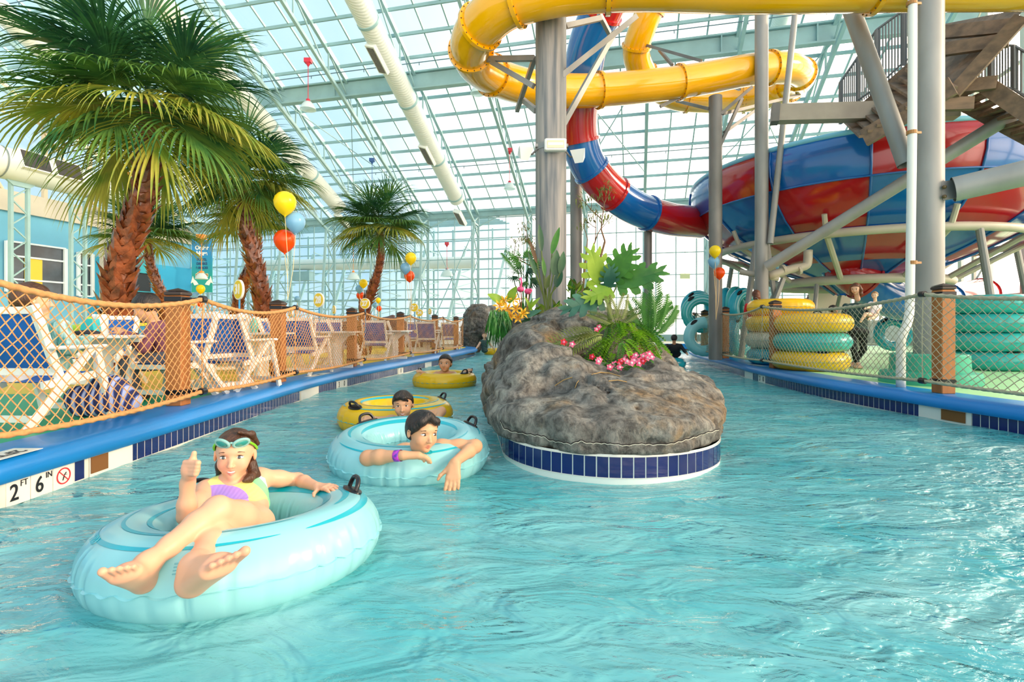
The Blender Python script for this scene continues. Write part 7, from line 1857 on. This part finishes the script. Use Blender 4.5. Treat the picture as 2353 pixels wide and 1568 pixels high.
# ---------------------------------------------------------------- generic figures, farther away
def cloth(nm, c, **kw): return mat(nm, c, .75, var=.06, scale=6, **kw)
def figure(label, J, h, skin, hairm, sc, shirt=None, pants=None, extra_hair=(), sleeves=.55, face=True, hairline=.45, iris=None, back=-.5, base=None, pleg=1.0, faceiris=True, hands=True, seedk=3, suit_=None):
    """J: head centre/fwd, neck, shoulders a/b, elbows, wrists, hips, knees, ankles, toes; sc = head half height"""
    b = base or J['hip']; root = thing('person', label, 'person', tuple(b)); S = Sdf(h); hd = Head(J['head'], J['fwd'], J.get('up', (0, 0, 1)), sc); hd.add(S, False); q = sc / .13
    nk = Vector(J['neck']); S.cone(hd.p(0, -.2, -.6), nk, .048 * q, .055 * q, .03 * q); hp = Vector(J['hip']); sa, sb = Vector(J['sa']), Vector(J['sb']); mid = (sa + sb) / 2; ax_ = (sb - sa).normalized(); dn = (hp - mid); L = dn.length; dn.normalize(); fz = ax_.cross(dn); M3 = Matrix((ax_, fz, dn)).transposed(); wd = (sb - sa).length / 2
    def trunk(T, g=0, low=True):
        T.ell(mid + dn * L * .28, (wd * .92 + g, wd * .55 + g, L * .38 + g), M3, .06 * q); T.ell(mid + dn * L * .68, (wd * .78 + g, wd * .50 + g, L * .38 + g), M3, .06 * q)
        if low: T.ell(hp, (wd * .86 + g, wd * .6 + g, L * .22 + g), M3, .06 * q)
        T.cone(sa, mid + dn * L * .1, .045 * q + g, .07 * q + g, .05 * q); T.cone(sb, mid + dn * L * .1, .045 * q + g, .07 * q + g, .05 * q)
    trunk(S)
    def limb(T, pts, rs, g=0, upto=99):
        T.chain(pts[:upto], [(r * q + g) for r in rs[:upto]], .02 * q)
    for a_, e_, w_ in ((J['sa'], J.get('ea'), J.get('wa')), (J['sb'], J.get('eb'), J.get('wb'))):
        if e_ is None: continue
        limb(S, [Vector(a_), Vector(e_), Vector(w_)], [.048, .040, .028])
        if hands: hand(S, Vector(w_), Vector(w_) - Vector(e_) + Vector((0, 0, -.02)), (-.3, .5, -.8), (0, -1, .3), .155 * q, (.3, .35, .35, .4))
    for k_ in ('a', 'b'):
        if 'k' + k_ in J:
            hh = Vector(J['h' + k_]); kk = Vector(J['k' + k_]); an = Vector(J['n' + k_]); limb(S, [hh, hh.lerp(kk, .5), kk, kk.lerp(an, .4), an], [.082, .072, .055, .05, .033])
            if 't' + k_ in J: foot(S, an, Vector(J['t' + k_]) + (an - Vector(J['t' + k_])) * Vector((1.0, 1.0, 0)) * 1.15 - Vector((0, 0, 0)), Vector(J['t' + k_]), (0, 0, 1), .2)
    finish('body', S, root, hd, skin)
    if face:
        hd.face(root, iris or irisd, brow_d if hairm is h_black else brow_b)
    V, Q = hair_cap(hd, max(h * .8, .006), hairline=hairline + .06, side=-.12, grow=.095, back=back, bk=.95); ho = np_mesh('hair', V, Q, hairm, root)
    if extra_hair:
        V, Q = hair_chain(max(h * .8, .006), [([hd.p(*p) for p in pts], [r * sc for r in rs]) for pts, rs in extra_hair], .03); np_mesh('hair_length', V, Q, hairm, ho)
    if shirt is not None:
        T = Sdf(h); trunk(T, .012 * q)
        for a_, e_ in ((sa, J.get('ea')), (sb, J.get('eb'))):
            if e_ is not None: e_ = Vector(e_); T.cone(a_, a_.lerp(e_, sleeves), .060 * q, .056 * q, .03)
        if sleeves >= 1:
            for e_, w_ in ((J.get('ea'), J.get('wa')), (J.get('eb'), J.get('wb'))):
                if e_ is not None: T.cone(e_, Vector(e_).lerp(Vector(w_), .85), .055 * q, .042 * q, .03)
        def post(D, lo, hh_):
            n = D.shape; ax2 = [lo[i] + hh_ * np.arange(n[i]) for i in range(3)]; P = np.stack(np.meshgrid(*ax2, indexing='ij'), -1); d = np.linalg.norm(P - np.array(nk + Vector((0, 0, .03 * q))), axis=-1) - .062 * q
            return np.maximum(D + .004 * vnoise(P, 16, seedk, 2), -d).astype(np.float32)
        V, Q = T.mesh(post=post); np_mesh('shirt', V, Q, shirt, root)
    if pants is not None:
        T = Sdf(h); T.ell(hp, (wd * .86 + .016, wd * .6 + .016, L * .24), M3, .06 * q)
        for k_ in ('a', 'b'):
            if 'k' + k_ in J: hh = Vector(J['h' + k_]); kk = Vector(J['k' + k_]); an = Vector(J['n' + k_]); T.chain([hh, hh.lerp(kk, .5), kk, kk.lerp(an, pleg * .5), kk.lerp(an, pleg)], [.097 * q, .085 * q, .07 * q, .064 * q, .052 * q], .02)
        V, Q = T.mesh(); np_mesh('trousers', V, Q, pants, root)
    return root, hd
# small boy in the far yellow float
J = dict(head=at(1023, 835, 9.75), fwd=(-.1, -1, 0), neck=at(1023, 853, 9.85), sa=at(1004, 861, 9.85), sb=at(1042, 861, 9.85), ea=at(988, 868, 9.7), wa=at(974, 858, 9.6), eb=at(1055, 868, 9.7), wb=at(1066, 858, 9.7), hip=at(1023, 895, 9.9))
figure('small shirtless boy sitting in the yellow float farther up the river', J, .009, '#D3A07C', h_black, .160, hairline=.5)
# woman wading near the cliff
J = dict(head=at(1113, 771, 20.5), fwd=(.2, -1, 0), neck=at(1113, 779, 20.6), sa=at(1105, 785, 20.6), sb=at(1121, 785, 20.6), ea=at(1099, 795, 20.5), wa=at(1094, 801, 20.3), eb=at(1128, 794, 20.6), wb=at(1134, 800, 20.4), hip=at(1114, 806, 20.6))
figure('woman in a dark patterned swimsuit wading near the waterfall', J, .014, '#D9AE94', h_brown, .130, shirt=mat('suit_dark_pattern', '#15201F', .6, color2='#2F5A55', scale=30), sleeves=.02)
# riders in the turquoise float
J = dict(head=at(1549, 778, 14.3), fwd=(.3, 1, 0), neck=at(1549, 789, 14.3), sa=at(1564, 795, 14.3), sb=at(1533, 795, 14.3), ea=at(1573, 807, 14.2), wa=at(1578, 812, 13.95), eb=at(1521, 800, 14.3), wb=at(1512, 806, 14.4), hip=at(1550, 815, 14.5))
figure('person in a long sleeved black top seen from behind in the turquoise float', J, .011, '#C98F6C', h_black, .105, shirt=cloth('shirt_black', '#16161C'), sleeves=1.0)
J = dict(head=at(1516, 797, 14.9), fwd=(-.6, .9, 0), neck=at(1516, 806, 15), sa=at(1523, 811, 15), sb=at(1508, 811, 15), hip=at(1516, 826, 15))
figure('small dark haired child low in the turquoise float beside the black top', J, .012, '#C98F6C', h_black, .095, shirt=cloth('shirt_maroon', '#5A1A26'))
# man at the nearest table
b_ = lambda x, y, d: at(x, y, d)
J = dict(head=b_(333, 706, 5.95), fwd=(-1, -.15, -.35), up=(-.25, 0, 1), neck=b_(352, 738, 6.0), sa=b_(352, 756, 5.82), sb=b_(372, 750, 6.25), ea=b_(330, 800, 5.7), wa=b_(283, 766, 5.7), eb=b_(352, 800, 6.3), wb=b_(300, 768, 6.0), hip=b_(392, 828, 6.1),
         ha=b_(388, 828, 5.95), ka=b_(292, 838, 5.75), na=b_(318, 925, 5.8), ta=b_(285, 932, 5.7), hb=b_(392, 828, 6.25), kb=b_(310, 834, 6.2), nb=b_(280, 910, 6.15), tb=b_(252, 918, 6.1))
mn, hd = figure('man in plum shirt and grey trousers sitting at the nearest table', J, .010, '#D0A080', h_black, .150, shirt=cloth('shirt_plum', '#7E4A5E'), pants=cloth('trousers_grey', '#5F6672'), sleeves=1.0, hairline=.35)
for (a_, t_) in ((J['na'], J['ta']), (J['nb'], J['tb'])):
    S = Sdf(.009); a_ = Vector(a_); t_ = Vector(t_); t_.z = .30 + .04; hl = Vector((a_.x + .05, a_.y + .03, .345)); S.cone(hl, t_ + Vector((-.02, 0, 0)), .048, .044, .03); S.cone(a_, hl, .045, .05, .03); V, Q = S.mesh(); np_mesh('shoe', V, Q, cloth('shoe_dark', '#2A2522'), mn)
# brown haired person with their back to the camera
J = dict(head=b_(78, 690, 5.1), fwd=(.75, .7, 0), neck=b_(90, 728, 5.15), sa=b_(140, 752, 5.0), sb=b_(60, 750, 5.3), ea=b_(160, 800, 5.0), wa=b_(205, 778, 5.2), hip=b_(105, 850, 5.2))
figure('brown haired person in a teal plaid shirt behind the leftmost chair, seen from behind', J, .011, '#D9B090', h_brown, .165, shirt=mat('shirt_plaid', '#3E8C8C', .8, color2='#BFD8D2', scale=9, stretch=(3, 3, .6)), sleeves=1.0, back=-.75)
# woman holding a baby
d_ = 10.3
J = dict(head=b_(1966, 664, d_ - .05), fwd=(-.75, -.7, -.25), neck=b_(1971, 688, d_), sa=b_(1943, 704, d_), sb=b_(1998, 702, d_ + .05), ea=b_(1936, 735, d_ + .05), wa=b_(1942, 758, d_ - .1), eb=b_(2008, 728, d_), wb=b_(1992, 726, d_ - .25), hip=b_(1968, 762, d_),
         ha=b_(1956, 765, d_), ka=b_(1962, 803, d_ - .1), na=b_(1970, 838, d_ - .05), ta=b_(1976, 846, d_ - .3), hb=b_(1982, 765, d_ + .05), kb=b_(1984, 803, d_ + .1), nb=b_(1962, 836, d_ + .3), tb=b_(1955, 843, d_ + .15))
lg = [([(.7, .05, .5), (.82, .0, -.2), (.8, .05, -1.0), (.7, .1, -1.45)], [.22, .25, .24, .08]), ([(-.65, .0, .5), (-.82, -.05, -.2), (-.8, 0, -1.0), (-.66, .1, -1.4)], [.22, .25, .24, .08]), ([(0, -.8, .2), (0, -.85, -.6), (0, -.7, -1.5)], [.4, .42, .2])]
figure('woman in a dark green tee and black trousers standing with a baby on her arm', J, .010, '#DDB094', h_auburn, .108, shirt=cloth('tee_dark_green', '#16393A'), pants=cloth('trousers_black', '#131216'), extra_hair=lg, sleeves=.6, back=-.6, hairline=.5)
J = dict(head=b_(2010, 679, d_ - .25), fwd=(-.7, -.7, -.15), neck=b_(2011, 692, d_ - .22), sa=b_(2000, 698, d_ - .25), sb=b_(2020, 698, d_ - .15), ea=b_(1996, 707, d_ - .32), wa=b_(1990, 708, d_ - .4), eb=b_(2024, 708, d_ - .2), wb=b_(2018, 716, d_ - .3), hip=b_(2008, 722, d_ - .2),
         ha=b_(2003, 724, d_ - .25), ka=b_(1988, 722, d_ - .42), na=b_(1978, 740, d_ - .42), hb=b_(2012, 725, d_ - .2), kb=b_(2006, 730, d_ - .4), nb=b_(1996, 734, d_ - .48))
figure('baby with thin fair hair in a pale top held by the woman in dark green', J, .008, '#E8BFA2', h_fair, .072, shirt=cloth('baby_top', '#E9DCE4'), hairline=.62, back=-.3)
# child beside them
J = dict(head=b_(1916, 712, 10.7), fwd=(.9, -.45, 0), neck=b_(1915, 727, 10.7), sa=b_(1902, 737, 10.7), sb=b_(1928, 737, 10.75), ea=b_(1900, 760, 10.7), wa=b_(1910, 778, 10.6), eb=b_(1938, 755, 10.7), wb=b_(1944, 745, 10.6), hip=b_(1915, 782, 10.75), ha=b_(1908, 785, 10.75), ka=b_(1909, 812, 10.75), na=b_(1909, 834, 10.75), ta=b_(1915, 840, 10.6), hb=b_(1922, 785, 10.75), kb=b_(1922, 812, 10.75), nb=b_(1922, 834, 10.75), tb=b_(1928, 840, 10.6))
figure('dark haired child in a teal patterned top between the yellow stack and the woman', J, .010, '#D9A684', h_black, .092, shirt=mat('top_teal_pattern', '#4AA7B5', .7, color2='#C9E4E6', scale=30), pants=cloth('shorts_orange', '#D98A2C'), pleg=.1)
# lifeguard-like person in red, back to the camera
J = dict(head=b_(1737, 678, 12.05), fwd=(.2, 1, 0), neck=b_(1737, 694, 12.05), sa=b_(1760, 703, 12.05), sb=b_(1717, 703, 12.05), ea=b_(1765, 728, 12.08), wa=b_(1757, 748, 12.2), eb=b_(1712, 728, 12.08), wb=b_(1719, 748, 12.2), hip=b_(1738, 756, 12.05),
         ha=b_(1747, 758, 12.05), ka=b_(1747, 792, 12.05), na=b_(1747, 826, 12.05), ta=b_(1750, 829, 12.15), hb=b_(1729, 758, 12.05), kb=b_(1729, 792, 12.05), nb=b_(1729, 826, 12.05), tb=b_(1726, 829, 12.15))
ro_, hd = figure('person in a red shirt with long auburn hair seen from behind, beside the upright rings', J, .011, '#DDB094', h_auburn, .110, shirt=cloth('shirt_red', '#D1141E'), pants=cloth('shorts_black', '#17171C'), pleg=.1, extra_hair=[([(0, -.8, .3), (.05, -.95, -.5), (0, -.95, -1.4), (.05, -.85, -2.0)], [.5, .52, .42, .2]), ([(.4, -.6, .2), (.4, -.8, -.8), (.3, -.8, -1.6)], [.3, .3, .1]), ([(-.4, -.6, .2), (-.4, -.8, -.8), (-.3, -.8, -1.6)], [.3, .3, .1])], back=-.8)
text_mesh('LG', .13, swt, 'shirt_lettering', ro_, frame(at(1729, 703, 11.88), (1, 0, 0), (0, 0, 1)), .004, bold=.004)
